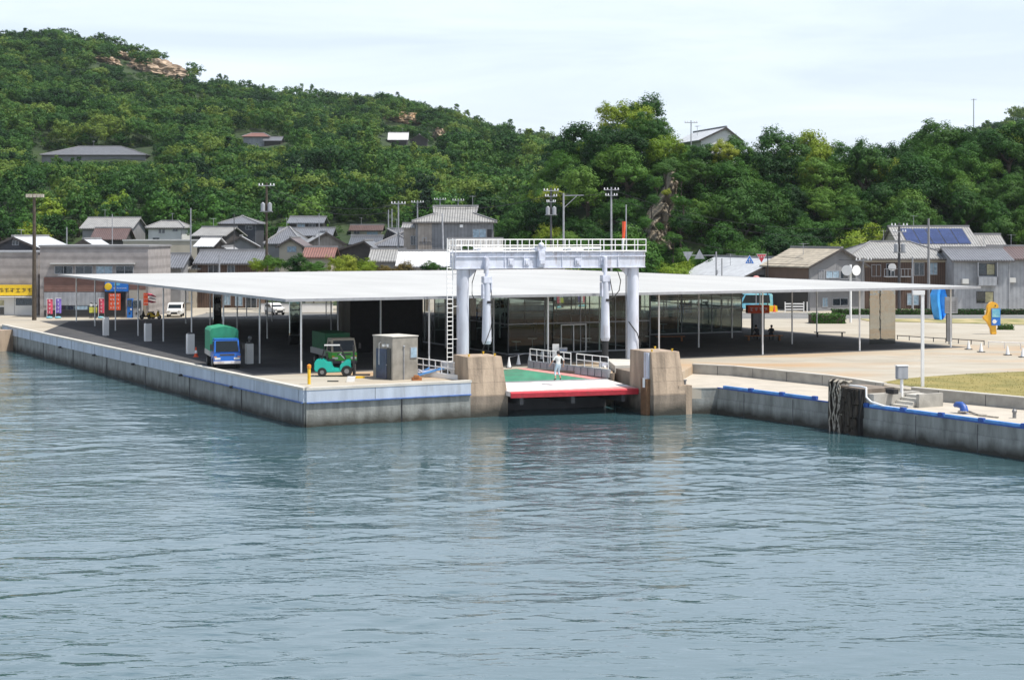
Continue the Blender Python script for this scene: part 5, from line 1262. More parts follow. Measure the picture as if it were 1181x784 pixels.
house('small white gable peeking over the flat-roofed shop', 82, 112, 283, 275.5, 215, 'gy', 8, 'w_mid', 'sheetwhite_y', base=G)
house('low cream house with a pale roof between shop and tiled house', 212, 232, 309, 302, 208, 'gx', 6, 'w_cream', 'tilelight_x', base=G)
house('dark grey two-storey house with a hipped roof below the wood', 251, 299, 257, 249, 300, 'hip', 9, 'w_charcoal', 'tilegrey_x', ((283, 291, 260, 265, dg_), (262, 270, 266, 270, dg_)), hipin=4)
house('pale slope-roofed house in front of the dark hipped house', 226, 270, 271, 262, 272, 'gx', 8, 'w_dark', 'tilelight_x', yaw=R(-14))
house('small white-roofed shed left of the village houses', 227, 252, 283, 274, 250, 'gx', 6, 'w_dark', 'sheetwhite_x', yaw=R(-10))
house('gabled house with a bright right-hand roof slope in mid village', 250, 294, 283, 272, 246, 'gy', 10, 'w_mid', 'tilelight_y', yaw=R(8))
house('small grey gable directly behind the long tiled street house', 245, 270, 290, 284.5, 228, 'gy', 8, 'w_mid', 'tilelight_y')
house('long dark timber street house with a ribbed grey tile roof, seen over the canopy', 223, 302, 302.5, 289, 208, 'gx', 9, 'w_brown', 'tilegrey_x', ((240, 252, 305, 315, dg_), (262, 271, 305, 315, dg_), (258, 266, 340, 352, 'bluewin'), (271, 280, 339, 353, 'bluewin'), (283, 296, 342, 362, dg_)), base=G)
house('wide dark tiled hip roof right of the tall pole', 304, 350, 280, 262, 262, 'hip', 12, 'w_mid', 'tilegrey_x', hipin=3)
house('grey house with one blue-grey window behind the bright shrubs', 318, 352, 283, 274, 238, 'gy', 10, 'w_cream', 'tilebrown_x', ((331, 342, 284, 291, 'bluewin'),), base=G)
house('dark two-storey house with a long ridge below the wood', 331, 374, 256.5, 250, 300, 'gx', 8, 'w_dark', 'tilegrey_x', ((343, 352, 258, 263, 'bluewin'), (356, 364, 258, 263, dg_)))
house('broad lower roof spreading in front of the dark two-storey house', 318, 384, 271, 263, 288, 'gx', 8, 'w_dark', 'tilegrey_x')
house('beige gabled house with a pale right-hand slope', 342, 392, 281, 267.5, 252, 'gy', 14, 'w_beige', 'tilelight_y', ((352, 355, 271, 274, dg_),), yaw=R(10))
house('low house with a red tiled roof above the bright shrubs', 348, 386, 295.5, 285, 222, 'gx', 7, 'w_cream', 'tilered_x', base=G)
house('grey house with a black gable facing the harbour', 382, 438, 289, 277.5, 232, 'gy', 14, 'w_dark', 'tilegrey_y', ridge_off=1.2)
house('grey roof behind the black gable', 402, 440, 281, 272, 250, 'gx', 8, 'w_mid', 'tiledark_x')
house('pale ribbed tile roof left of the white corrugated roof', 424, 466, 300, 287.5, 214, 'gx', 9, 'w_mid', 'tilelight_x', base=G)
house('far beige building with a rust-brown roof at the foot of the wood', 402, 442, 265, 259.5, 330, 'gx', 6, 'w_cream', 'tilebrown_x', ((408, 415, 266, 270, dg_), (423, 436, 267, 271, 'bluewin')))
house('grey slope-roofed house left of the tall mortar house', 430, 482, 282.5, 264, 240, 'hip', 14, 'w_beige', 'tilegrey_x', hipin=5)
T, w_, dp, hh, rr, bz = house('large two-storey grey mortar house with a pale tiled hip-and-gable roof', 475, 573, 254.5, 238.5, 222, 'irimoya', 10, 'w_grey', 'tilelight_x', ((545, 561, 264, 274.5, 'bluewin'), (487, 492, 274, 281, dg_)), hipin=3.2, base=G)
u0, z1 = lp(T, 482, 256, 222); u1, z0 = lp(T, 498, 290, 222); MB().box(u0, u1, -dp / 2 - .06, -dp / 2 - .004, 0, z1).build('wall_panel', M['w_beige'], T)
u0, z1 = lp(T, 562, 264.5, 222); u1, z0 = lp(T, 569, 274.5, 222); MB().box(u0, u1, -dp / 2 - .08, -dp / 2 - .004, z0, z1).build('shutter', M['black'], T)
u0, z1 = lp(T, 532, 259, 222); MB().box(u0 - .2, u0 + .25, -dp / 2 - .3, -dp / 2 - .004, z1 - .4, z1).build('vent', M['white'], T)
b_ = MB(); u0, z1 = lp(T, 484, 278, 222); u1, z0 = lp(T, 497, 288, 222)
for i in range(8): x = u0 + (u1 - u0) * i / 7; b_.box(x - .02, x + .02, -dp / 2 - .9, -dp / 2 - .86, z0, z1 - .2)
b_.box(u0, u1, -dp / 2 - .92, -dp / 2 - .84, z1 - .2, z1 - .12).box(u0, u1, -dp / 2 - .92, -dp / 2, z0 - .1, z0); b_.build('balcony', M['darkgrey'], T)
house('narrow beige wing with a pale lean-to roof, left of the mortar house', 463, 484, 262, 258, 224, 'gx', 5, 'w_beige', 'tilelight_x', ((473.5, 479.5, 272, 283, dg_),), base=G, oh=.3)
house('pale tiled gable-ended roof in front of the mortar house, behind the gantry rail', 515, 580, 287.5, 275.5, 214, 'gx', 9, 'w_dark', 'tilelight_x', base=G)
house('long white corrugated roof just over the canopy behind the gantry', 456, 655, 306, 289.5, 202, 'gx', 10, 'w_white', 'sheetwhite_x', base=G)
# --- right of centre
T, w_, dp, hh, rr, bz = house('storehouse with a broad white sheet roof beside the road signs', 820, 912, 319, 297.5, 208, 'gy', 15, 'w_grey', 'sheetwhite_y', base=G, ridge_off=.6, yaw=R(24), oh=.4)
MB().box(-4.4, 4.4, -dp / 2 - .04, -dp / 2 - .004, 3.9, 4.15).build('dark_band', M['black'], T)
T, w_, dp, hh, rr, bz = house('weathered shop-house with a tan sheet roof and shaded upper windows', 905, 990, 306, 286, 200, 'gy', 10, 'w_mid', 'sheettan_x', ((921, 929, 311, 321.5, 'w_grey'), (931, 950, 312, 321, 'bluewin'), (951, 973, 312, 322, dg_), (926, 934, 343, 354, 'bluewin'), (940, 962, 344, 353, dg_)), base=G, ridge_off=.3, yaw=R(24), name='shop_house')
MB().box(-w_ / 2 + .42, -w_ / 2 + .496, -dp / 2 + .3, dp / 2 - .3, 3.4, 5.6).build('timber_front', M['w_brown'], T); MB().box(-w_ / 2 + .42, -w_ / 2 + .496, -dp / 2 + .5, dp / 2 - .5, .05, 2.8).build('garage_opening', M['black'], T)
MB().box(-w_ / 2 + .5, w_ / 2 - .5, -dp / 2 - .9, -dp / 2 - .004, 2.95, 3.07).build('canopy', M['w_mid'], T)
T, w_, dp, hh, rr, bz = house('brown timber two-storey house with a grey hipped tile roof behind the mirror panel', 974, 1106, 296.5, 279, 205, 'hip', 13, 'w_brown', 'tilelight_x', ((1005, 1016, 305, 319, 'w_brown'), (1054, 1066, 303, 318, dg_), (1072, 1081, 303, 317, 'bluewin'), (1022, 1032, 304, 320, dg_), (1046, 1060, 338, 352, 'bluewin'), (1012, 1024, 338, 356, dg_), (1082, 1090, 340, 358, dg_)), base=G, hipin=4.6)
u0, z1 = lp(T, 980, 297.5, 205); u1, z0 = lp(T, 1100, 302.5, 205); MB().box(-w_ / 2 + .52, w_ / 2 - .52, -dp / 2 - .06, -dp / 2 - .004, z0, z1).build('eave_band', M['w_cream'], T)
u0, z1 = lp(T, 1027, 308, 205); MB().tube([(u0, -dp / 2 - .9, z1), (u0 + .05, -dp / 2 - .75, z1)], .48, 16).tube([(u0, -dp / 2 - .75, z1), (u0, -dp / 2, z1 - .8)], .04, 6).build('satellite_dish', M['white'], T)
b_ = MB(); ub, zb = lp(T, 1018, 318.5, 205); uc, _ = lp(T, 1049, 318.5, 205)
b_.box(ub, uc, -dp / 2 - 1.0, -dp / 2, zb - .1, zb)
for i in range(9): x = ub + (uc - ub) * i / 8; b_.box(x - .025, x + .025, -dp / 2 - 1, -dp / 2 - .95, zb, zb + .9)
b_.box(ub, uc, -dp / 2 - 1.02, -dp / 2 - .93, zb + .9, zb + .96); b_.build('balcony', M['grey'], T)
house('house with six dark solar panels on its pale tiled roof', 1036, 1132, 285, 261.5, 216, 'gx', 12, 'w_cream', 'tilelight_x', base=G, solar=(.13, .90, 5))
house('small pale tiled roof at the wood edge, right of the solar panels', 1116, 1164, 288, 270.5, 222, 'gx', 8, 'w_cream', 'tilelight_x', base=G)
T, w_, dp, hh, rr, bz = house('pale grey clad two-storey house with two yellow-curtained windows', 1096, 1169, 299, 286, 201, 'gx', 9, 'w_lgrey', 'tilegrey_x', ((1128, 1147.5, 304, 317.5, 'curtain'), (1126, 1146, 336, 349.5, 'curtain')), base=G, oh=.45)
u0, z1 = lp(T, 1126, 302.5, 201); u1, z0 = lp(T, 1149, 328.5, 201); MB().box(u0, u1, -dp / 2 - .7, -dp / 2 - .6, z0, z0 + 1.0).box(u0, u0 + .08, -dp / 2 - .7, -dp / 2 - .004, z0, z1).box(u1 - .08, u1, -dp / 2 - .7, -dp / 2 - .004, z0, z1).box(u0, u1, -dp / 2 - .7, -dp / 2 - .004, z0 - .08, z0).build('bay', M['w_lgrey'], T)
house('pale blue-grey house with a brown tiled roof at the right edge of the picture', 1150, 1240, 297.5, 284, 204, 'gx', 9, 'w_lgrey', 'tilebrown_x', ((1200, 1216, 306, 318, 'curtain'),), base=G)
house('white house behind the brown tiled roof outside the right edge', 1240, 1330, 297, 282, 206, 'gx', 10, 'w_white', 'tilegrey_x', base=G)
# --- on the hills
def hillhouse(label, px0, px1, eave, ridge, basepy, kind, dep, wm_, rm_, yaw=0, y0=236, **k):
    h = hit((px0 + px1) / 2, basepy, y0)
    d = h.y if h else 520
    return house(label, px0, px1, eave, ridge, d, kind, dep, wm_, rm_, base=h.z - 4 if h else None, yaw=yaw, y_low=3, **k)
hillhouse('long low building with a dark hipped roof half buried in the wooded hill', 46, 170, 178, 169, 186, 'hip', 14, 'w_mid', 'tilegrey_x', hipin=9)
hillhouse('hill house with an orange roof and blue-grey walls', 279, 311, 157, 153.5, 170, 'hip', 8, 'w_lgrey', 'tilered_x')
hillhouse('small dark gabled outbuilding right of the orange-roofed hill house', 303, 325, 162, 158, 168, 'gx', 7, 'w_dark', 'tilegrey_x')
hillhouse('white-roofed hut high on the wooded hill', 447, 471, 160.5, 153, 168, 'gx', 6, 'w_dark', 'sheetwhite_x')
hillhouse('small dark shrine with a pale-edged gable beside the white-roofed hut', 473, 494, 161, 155, 168, 'gy', 5, 'w_dark', 'tilelight_y')
T, w_, dp, hh, rr, bz = house('white gabled building standing among the trees on top of the bluff', 792, 846, 161, 146.5, 262, 'gy', 14, 'w_white', 'sheetwhite_y', base=20, yaw=R(14), oh=.4, ridge_off=.8, y_low=1)

# --- walls, fences, hedges on the far roadside
def lowwall(label, px0, px1, y0, d, m_, th=.2):
    x0 = (px0 - CX) * d / F; x1 = (px1 - CX) * d / F; h = CZ - (y0 - YH) * d / F - G
    T_ = thing('garden_wall', label, 'wall', ((x0 + x1) / 2, d, G)); w2 = (x1 - x0) / 2
    MB().box(-w2, w2, -th / 2, th / 2, 0, h).build('wall', M[m_], T_, bevel=.02); MB().box(-w2 - .05, w2 + .05, -th / 2 - .04, th / 2 + .04, h, h + .07).build('coping', M['w_lgrey'], T_)
lowwall('white garden wall seen under the canopy, left of the mirror strip', 301, 334, 350.5, 196, 'white'); lowwall('white garden wall seen under the canopy, right of the mirror strip', 346, 384, 350.5, 196, 'white')
lowwall('long white wall seen through the dark canopy left of the gantry', 470, 524, 350, 197, 'white'); lowwall('grey block wall beside the white hatchback', 212, 222, 349, 200, 'w_cream'); lowwall('pale wall along the road behind the glass hall', 576, 790, 352, 200, 'w_lgrey')
solo(MB().box(-2, 2, -.6, .6, 0, .3).box(-2, 2, -.62, -.58, -.5, 0), 'shop_awning', M['teal'], 'teal green awning over the white garden wall', 'awning', Vector(((320 - CX) * 199 / F, 199, G + 2.0)))
d = 196; x0 = (905 - CX) * d / F; x1 = (927.5 - CX) * d / F; T_ = thing('picket_fence', 'short white plank fence in front of the tan-roofed shop-house', 'fence', ((x0 + x1) / 2, d, G)); w2 = (x1 - x0) / 2
for z in (.3, .62, .94): MB().box(-w2, w2, -.03, .03, z, z + .14).build('rail', M['white'], T_)
for x in (-w2, w2 - .1, w2 + .3): MB().box(x, x + .1, -.05, .05, 0, 1.25).build('post', M['white'], T_)
# ------------------------------------------------------------------ poles, wires and road signs
POLET = {}
def upole(label, px, ytop, d, arms=2, trans=False, m_='bark', r=.17, base=None, lean=0, name='utility_pole', cat='utility pole', glass=True, arm=0):
    x = (px - CX) * d / F; bz = hz(x, d) - .2 if base is None else base; h = CZ - (ytop - YH) * d / F - bz
    T_ = thing(name, label, cat, (x, d, bz)); MB().tube([(lean, 0, 0), (0, 0, h)], [r, r * .65], 10).build('pole', M[m_], T_)
    for k in range(arms):
        z = h - .35 - k * .75; a = MB().bar((-1.0 + .2 * k, -.12, z), (1.0 - .2 * k, -.12, z), .1); ao = a.build('crossarm', M['grey'], T_); ins = MB()
        for xx in (-.9, -.5, .5, .9): ins.tube([(xx * (1 - .2 * k), -.12, z + .05), (xx * (1 - .2 * k), -.12, z + .3)], [.09, .06], 6)
        ins.build('insulator', M['white'], ao)
    if trans:
        for s in (-.42, .42): MB().tube([(s, -.25, h - 3.5), (s, -.25, h - 2.55)], .27, 12).tube([(s, -.25, h - 2.55), (s, -.25, h - 2.4)], [.2, .05], 8).build('transformer', M['w_lgrey'], T_)
        MB().bar((-.8, -.2, h - 3.55), (.8, -.2, h - 3.55), .1).build('transformer_bracket', M['grey'], T_)
    if arm:
        MB().bar((0, 0, h - .3), (arm, 0, h - .25), .1).bar((0, 0, h - 1.9), (arm * .65, 0, h - .35), .08).build('side_arm', M['grey'], T_)
    POLET[label] = Vector((x, d, bz + h)); return T_
T_ = upole('tall brown floodlight mast standing left of the flat-roofed shop', 39.5, 223, 178, 0, m_='bark', r=.24, base=G, name='floodlight_mast', cat='floodlight mast')
h = POLET['tall brown floodlight mast standing left of the flat-roofed shop'].z - G
fl = MB()
for k in range(5): fl.box(-.85 + k * .4, -.55 + k * .4, -.25, .1, h - .45, h - .1)
fl.box(-.9, .95, -.05, .05, h - .15, h - .08); fl.build('lamp', M['w_cream'], T_)
upole('tall pole with white insulators and a grey transformer in front of the village', 307.5, 211, 204, 1, True, base=G, r=.2)
upole('slim white pole left of the village houses', 220, 240, 214, 0, m_='w_lgrey', base=G, r=.12)
upole('white steel pole standing just behind the canopy by the long street house', 253, 294, 200, 0, m_='w_lgrey', base=G, r=.13)
upole('thin dark pole over the dark hipped house', 270, 246, 225, 0, m_='darkgrey', r=.08)
upole('thin grey pole above the flat-roofed shop', 129.5, 247, 215, 0, m_='grey', r=.08, base=G)
upole('pole with one crossarm among gardens far left', 77, 262, 250, 0, m_='grey', r=.14)
upole('thin pole above the beige gabled house', 368, 246, 246, 0, m_='grey', r=.08)
upole('tall grey pole left of the mortar house', 459.5, 232, 226, 1, m_='grey', r=.16, base=G)
upole('short dark pole left of the tall grey pole', 448, 242, 262, 0, m_='grey', r=.14); upole('short dark pole, outermost left of the mortar house', 452, 241, 268, 0, m_='grey', r=.14)
upole('far pole showing above the left end of the mortar house roof', 481.5, 231, 262, 1, m_='grey', r=.16)
upole('far pole showing above the ridge of the mortar house', 507.5, 228, 275, 1, m_='grey', r=.14); upole('far pole at the right of the mortar house ridge', 528.5, 229, 280, 1, m_='grey', r=.14)
upole('leaning pole in front of the mortar house wall', 510, 246, 214, 0, m_='grey', r=.15, base=G, lean=.35)
upole('pole with white insulators and two transformers above the gantry', 635.5, 217, 218, 3, True, base=G, r=.19, m_='darkgrey')
upole('grey pole with a long braced arm above the gantry', 650, 223, 212, 0, m_='grey', r=.17, base=G, arm=2.6)
upole('pole with many insulators behind the right of the gantry rail', 705, 216, 216, 2, base=G, r=.18, m_='grey')
upole('slender pole beside the white gabled building on the bluff', 797, 139, 256, 1, r=.12, base=10, m_='grey')
upole('dark pole loaded with equipment in front of the brown timber house', 1037, 257, 197, 2, True, base=G, r=.2, m_='darkgrey')
upole('plain concrete pole in front of the brown timber house', 1071, 252, 195, 0, base=G, r=.19, m_='w_mid')
upole('shorter grey pole between the dark pole and the concrete pole', 1052.5, 296, 199, 0, base=G, r=.14, m_='grey')
upole('leaning pole left of the brown timber house', 996, 297, 199, 1, base=G, r=.14, m_='w_mid', lean=-.5)
upole('lone antenna mast on the skyline at the far right', 1123, 114, 560, 1, r=.22, m_='grey', name='antenna_mast', cat='mast')
def wire(label, a, b, sag, r=.022):
    a = Vector(a); b = Vector(b); p = []
    for i in range(17): t = i / 16; q = a.lerp(b, t); q.z -= sag * 4 * t * (1 - t); p.append(tuple(q - a))
    solo(MB().tube(p, r, 4), 'power_line', M['black'], label, 'power line', a, group='overhead wires')
Lp_ = POLET
pA = Lp_['pole with many insulators behind the right of the gantry rail']; pB = Lp_['dark pole loaded with equipment in front of the brown timber house']; pC = Lp_['tall pole with white insulators and a grey transformer in front of the village']
pD = Lp_['pole with white insulators and two transformers above the gantry']; pE = Lp_['tall grey pole left of the mortar house']
for k, (a, b, s) in enumerate(((pA, pB, 2.2), (pA - Vector((0, 0, 1)), pB - Vector((0, 0, 1.2)), 2.0), (pA - Vector((0, 0, 4)), pB - Vector((0, 0, 4)), 1.8))): wire('thin black wire slung across the dark bluff behind the road signs', a + Vector((0, -.2, -.3)), b + Vector((0, -.2, -.3)), s)
for k in range(2): wire('thin black wire between the insulated poles above the gantry', pD + Vector((.5 * k, -.2, -.4)), pA + Vector((.5 * k, -.2, -.5)), .6); wire('thin black wire running over the village roofs to the gantry poles', pE + Vector((.4 * k, -.2, -.4)), pD + Vector((.3 * k, -.2, -.9)), 1.2)
for k in range(2): wire('thin black wire running over the village roofs to the tall transformer pole', pC + Vector((0, -.2, -.4 - .8 * k)), pE + Vector((0, -.2, -.4 - .8 * k)), 1.6)
# road signs
d = 194; T_ = thing('road_sign', 'blue triangular sign and red inverted triangle side by side on one dark pole', 'road sign', ((885.5 - CX) * d / F, d, G)); zt = CZ - (299 - YH) * d / F - G
MB().tube([(0, 0, 0), (0, 0, zt + 1.0)], .06, 8).build('pole', M['black'], T_); MB().bar((-2.7, .03, zt + .25), (.1, .03, zt + .25), .06).build('arm', M['grey'], T_)
def tri(w_, h_, up_, x, z, m_, y, par, name):
    s = 1 if up_ else -1; v = [(x - w_ / 2, y, z - s * h_ / 2), (x + w_ / 2, y, z - s * h_ / 2), (x, y, z + s * h_ / 2)]
    v += [(a, b + .03, c) for a, b, c in v]; return MB().add(v, [(0, 1, 2), (5, 4, 3), (0, 3, 4, 1), (1, 4, 5, 2), (2, 5, 3, 0)]).build(name, M[m_], par)
pl = tri(1.12, 1.05, True, -2.15, zt, 'white', -.06, T_, 'blue_plate'); tri(1.0, .93, True, -2.15, zt - .01, 'signblue', -.075, pl, 'blue_face')
mk = MB().box(-2.2, -2.1, -.09, -.077, zt - .25, zt + .1); 
for k in range(3): mk.box(-2.45 + .22 * k, -2.32 + .22 * k, -.09, -.077, zt - .38, zt - .3)
mk.bar((-2.15, -.083, zt), (-2.42, -.083, zt - .22), .07, .012).bar((-2.15, -.083, zt), (-1.88, -.083, zt - .22), .07, .012); mk.build('pedestrian_symbol', M['white'], pl)
pl = tri(1.2, 1.05, False, -.75, zt + .08, 'white', -.06, T_, 'stop_plate'); fc = tri(1.06, .93, False, -.75, zt + .09, 'red', -.075, pl, 'stop_face'); text('止まれ', .27, M['white'], pl, (-.75, -.085, zt + .27))
q = Vector(((872 - CX) * d / F, d, G)); T_ = thing('beacon', 'small pink-domed beacon just showing over the canopy below the stop sign', 'beacon', q); MB().tube([(0, 0, 0), (0, 0, 3.9)], .05, 6).build('pole', M['grey'], T_); MB().sphere((0, 0, 4.1), .45, 14, sc=(1, 1, .7)).build('dome', M['pink'], T_)
d = 198; T_ = thing('road_sign', 'backs of two white warning triangles on a long arm behind the canopy', 'road sign', ((826 - CX) * d / F, d, G)); zt = CZ - (294 - YH) * d / F - G
MB().tube([(0, 0, 0), (0, 0, zt + .4)], .09, 8).build('pole', M['grey'], T_); MB().tube([(.7, .1, 0), (.7, .1, zt - .4)], .08, 8).build('second_pole', M['grey'], T_); MB().bar((-3.9, 0, zt - .05), (0, 0, zt - .05), .09).build('arm', M['grey'], T_)
tri(1.25, 1.15, False, -3.4, zt - .2, 'w_lgrey', -.05, T_, 'sign_plate'); tri(1.25, 1.15, True, -2.0, zt + .1, 'w_lgrey', -.05, T_, 'sign_plate')
MB().tube([(.05, -.15, zt - 2.3), (.05, -.15, zt - 1.8)], .16, 10).build('meter', M['grey'], T_)
# clutter at the far roadside by the tan-roofed house
q = Vector(((893 - CX) * 197 / F, 197, G)); T_ = thing('traffic_cone', 'orange cone by the dark garage opening of the tan-roofed house', 'cone', q); MB().box(-.2, .2, -.2, .2, 0, .05).tube([(0, 0, .05), (0, 0, .85)], [.17, .04], 10).build('body', M['orange'], T_)
car('blue and white truck parked on the far road left of the garage', 868, 199, R(185), 'seablue', 4.6, 1.8, 2.1, True, 'parked_truck', 'truck')
solo(extr(MB(), [(-1.1, 0), (1.1, 0), (1.0, .7), (-1.0, .7)][::1], -.4, .4), 'roadside_crate', M['signyellow'], 'yellow crate on the far roadside right of the red-topped pillar', 'crate', Vector(((886 - CX) * 198 / F, 198, G)))

# ------------------------------------------------------------------ people
def person(label, J, mats, hair=True, loc=(0, 0, 0), rz=0, head_dir=(0, -1, 0), seated=False):
    """J: joint name -> local position; one continuous skinned body"""
    T_ = thing('person', label, 'person', loc, rz)
    names = ['pelvis', 'belly', 'chest', 'neck', 'chin', 'head', 'crown']
    rad = {'pelvis': (.15, .12), 'belly': (.135, .105), 'chest': (.17, .115), 'neck': (.058, .058), 'chin': (.07, .075), 'head': (.088, .10), 'crown': (.06, .065),
           'hip': (.10, .10), 'knee': (.066, .066), 'ankle': (.042, .042), 'toe': (.035, .03), 'sho': (.062, .062), 'elb': (.042, .042), 'wri': (.028, .03), 'palm': (.038, .02)}
    vs = []; es = []; rs = []; idx = {}
    def add(n, p, r, par=None):
        idx[n] = len(vs); vs.append(p); rs.append(r)
        if par is not None: es.append((idx[par], idx[n]))
    prev = None
    for n in names: add(n, J[n], rad[n], prev); prev = n
    for s in 'lr':
        par = 'pelvis'
        for n in ('hip', 'knee', 'ankle', 'toe'): add(n + s, J[n + s], rad[n], par); par = n + s
        par = 'chest'
        for n in ('sho', 'elb', 'wri', 'palm'): add(n + s, J[n + s], rad[n], par); par = n + s
        d_ = (Vector(J['palm' + s]) - Vector(J['wri' + s])).normalized(); side = d_.cross(Vector((0, 0, 1)));
        if side.length < .2: side = Vector((0, 1, 0))
        side.normalize()
        for k, (o, L_) in enumerate(((-.03, .065), (-.01, .078), (.01, .072), (.03, .055))):
            b0 = Vector(J['palm' + s]) + side * o + d_ * .02; m0 = b0 + d_ * L_ * .55; e0 = m0 + (d_ + Vector((0, 0, -.3 if abs(d_.z) < .7 else 0)) + side.cross(d_) * .35).normalized() * L_ * .45
            add(f'f{k}a' + s, b0, (.009, .009), 'palm' + s); add(f'f{k}b' + s, m0, (.009, .009), f'f{k}a' + s); add(f'f{k}c' + s, e0, (.008, .008), f'f{k}b' + s)
        t0 = Vector(J['wri' + s]).lerp(Vector(J['palm' + s]), .5) - side * .035; add('t0' + s, t0, (.010, .010), 'wri' + s); add('t1' + s, t0 + (d_ - side * .7).normalized() * .045, (.009, .009), 't0' + s)
    me = bpy.data.meshes.new('tmp'); me.from_pydata([tuple(v) for v in vs], es, [])
    o = bpy.data.objects.new('tmp', me); col.objects.link(o)
    sk = o.modifiers.new('s', 'SKIN'); ss = o.modifiers.new('u', 'SUBSURF'); ss.levels = 2; ss.render_levels = 2
    for i, r in enumerate(rs): me.skin_vertices[0].data[i].radius = r; me.skin_vertices[0].data[i].use_root = (i == 0)
    dg = bpy.context.evaluated_depsgraph_get(); dg.update()
    nm = bpy.data.meshes.new_from_object(o.evaluated_get(dg)); bpy.data.objects.remove(o)
    nm.name = 'body'; nm.materials.clear(); [nm.materials.append(m_) for m_ in mats]   # skin, shirt, trousers, shoe
    V_ = [Vector(v) for v in vs]
    keys = list(idx); reg = {}
    def region(p):
        best = None; bd = 9
        for (a, b) in es:
            A_, B_ = V_[a], V_[b]; ab = B_ - A_; t = max(0, min(1, (p - A_).dot(ab) / max(ab.length_squared, 1e-9))); dd = (p - (A_ + ab * t)).length
            if dd < bd: bd = dd; best = (keys[a], keys[b], t)
        return best
    for poly in nm.polygons:
        a, b, t = region(poly.center)
        if b.startswith(('belly', 'chest', 'neck')) and not (b == 'neck' and t > .55) : m_ = 1
        elif b[:3] == 'sho' or (b[:3] == 'elb' and t < .85): m_ = 1
        elif b[:3] == 'hip' or b[:4] == 'knee' or (b[:5] == 'ankle' and t < mats_trouser): m_ = 2
        elif b[:3] == 'toe' or (b[:5] == 'ankle' and t > .93): m_ = 3
        else: m_ = 0
        poly.material_index = m_; poly.use_smooth = True
    bo = bpy.data.objects.new('body', nm); col.objects.link(bo); bo.parent = T_; WM[bo.name] = WM[T_.name]
    hc = Vector(J['head']); hd = Vector(head_dir).normalized()
    MB().sphere(tuple(hc - hd * .025 + Vector((0, 0, .045))), .118, 14, sc=(.95, 1, .95)).build('hair', M['hair'], T_, smooth=True)
    fc = MB(); sd = hd.cross(Vector((0, 0, 1))).normalized()
    fc.sphere(tuple(hc + hd * .105 - Vector((0, 0, .01))), .016, 6)
    for s in (-1, 1): fc.sphere(tuple(hc + hd * .088 + sd * s * .034 + Vector((0, 0, .02))), .012, 6)
    fc.bar(hc + hd * .095 - sd * .022 - Vector((0, 0, .05)), hc + hd * .095 + sd * .022 - Vector((0, 0, .05)), .008); fc.build('face_features', M['pink'], T_)
    er = MB(); [er.sphere(tuple(hc + sd * s * .092), .024, 6, sc=(.7, 1, 1.3)) for s in (-1, 1)]; er.build('ear', mats[0], T_)
    return T_
mats_trouser = .45
J = dict(pelvis=(0, 0, .93), belly=(.01, .02, 1.08), chest=(.03, .06, 1.34), neck=(.05, .09, 1.50), chin=(.055, .11, 1.56), head=(.06, .12, 1.63), crown=(.06, .12, 1.70),
         hipl=(-.10, 0, .88), kneel=(-.17, .08, .50), anklel=(-.22, -.08, .10), toel=(-.27, .06, .04), hipr=(.10, 0, .88), kneer=(.10, .16, .50), ankler=(.18, .02, .10), toer=(.20, .17, .04),
         shol=(-.16, .06, 1.40), elbl=(-.36, .02, 1.18), wril=(-.46, .12, .98), palml=(-.49, .15, .90), shor=(.22, .06, 1.40), elbr=(.38, .0, 1.17), wrir=(.40, .08, .93), palmr=(.40, .10, .85))
q = P(643.5, 438.5, 2.0)
sk_ = .0
q = P(643.8, 439.2, 1.97); q.z = 2.0
T_ = person('person in pale shirt and knee-length pale trousers walking up the green ramp', J, [M['skin'], M['shirt'], M['shorts'], M['shoe']], loc=q, rz=R(25), head_dir=(.2, 1, 0)); T_.scale = (1.08, 1.08, 1.08)
mats_trouser = .9
def seatJ(lean, tw): return dict(pelvis=(0, 0, .55), belly=(0, -.03 - lean * .2, .70), chest=(tw, -.06 - lean, .95), neck=(tw, -.10 - lean * 1.4, 1.10), chin=(tw, -.12 - lean * 1.5, 1.15), head=(tw, -.14 - lean * 1.6, 1.22), crown=(tw, -.14 - lean * 1.6, 1.29),
         hipl=(-.10, -.05, .53), kneel=(-.16, -.46, .52), anklel=(-.16, -.44, .10), toel=(-.17, -.57, .05), hipr=(.10, -.05, .53), kneer=(.15, -.46, .52), ankler=(.15, -.50, .10), toer=(.16, -.63, .05),
         shol=(tw - .18, -.07 - lean, 1.0), elbl=(-.25, -.22 - lean, .78), wril=(-.12, -.42, .66), palml=(-.10, -.48, .63), shor=(tw + .18, -.07 - lean, 1.0), elbr=(.26, -.22 - lean, .78), wrir=(.12, -.42, .68), palmr=(.10, -.48, .65))
q = P(881, 392.5, G)
person('dark-clothed person sitting on the bench, left one of two, leaning forward', seatJ(.1, .05), [M['skin'], M['darkcloth'], M['darkcloth'], M['shoe']], loc=q + Vector((-.55, .05, -.02)), rz=R(-170), head_dir=(0, -1, -.2))
person('dark-clothed person sitting on the bench, right one of two', seatJ(.02, -.04), [M['skin'], M['darkcloth'], M['darkcloth'], M['shoe']], loc=q + Vector((.65, .15, -.02)), rz=R(170), head_dir=(0, -1, 0))
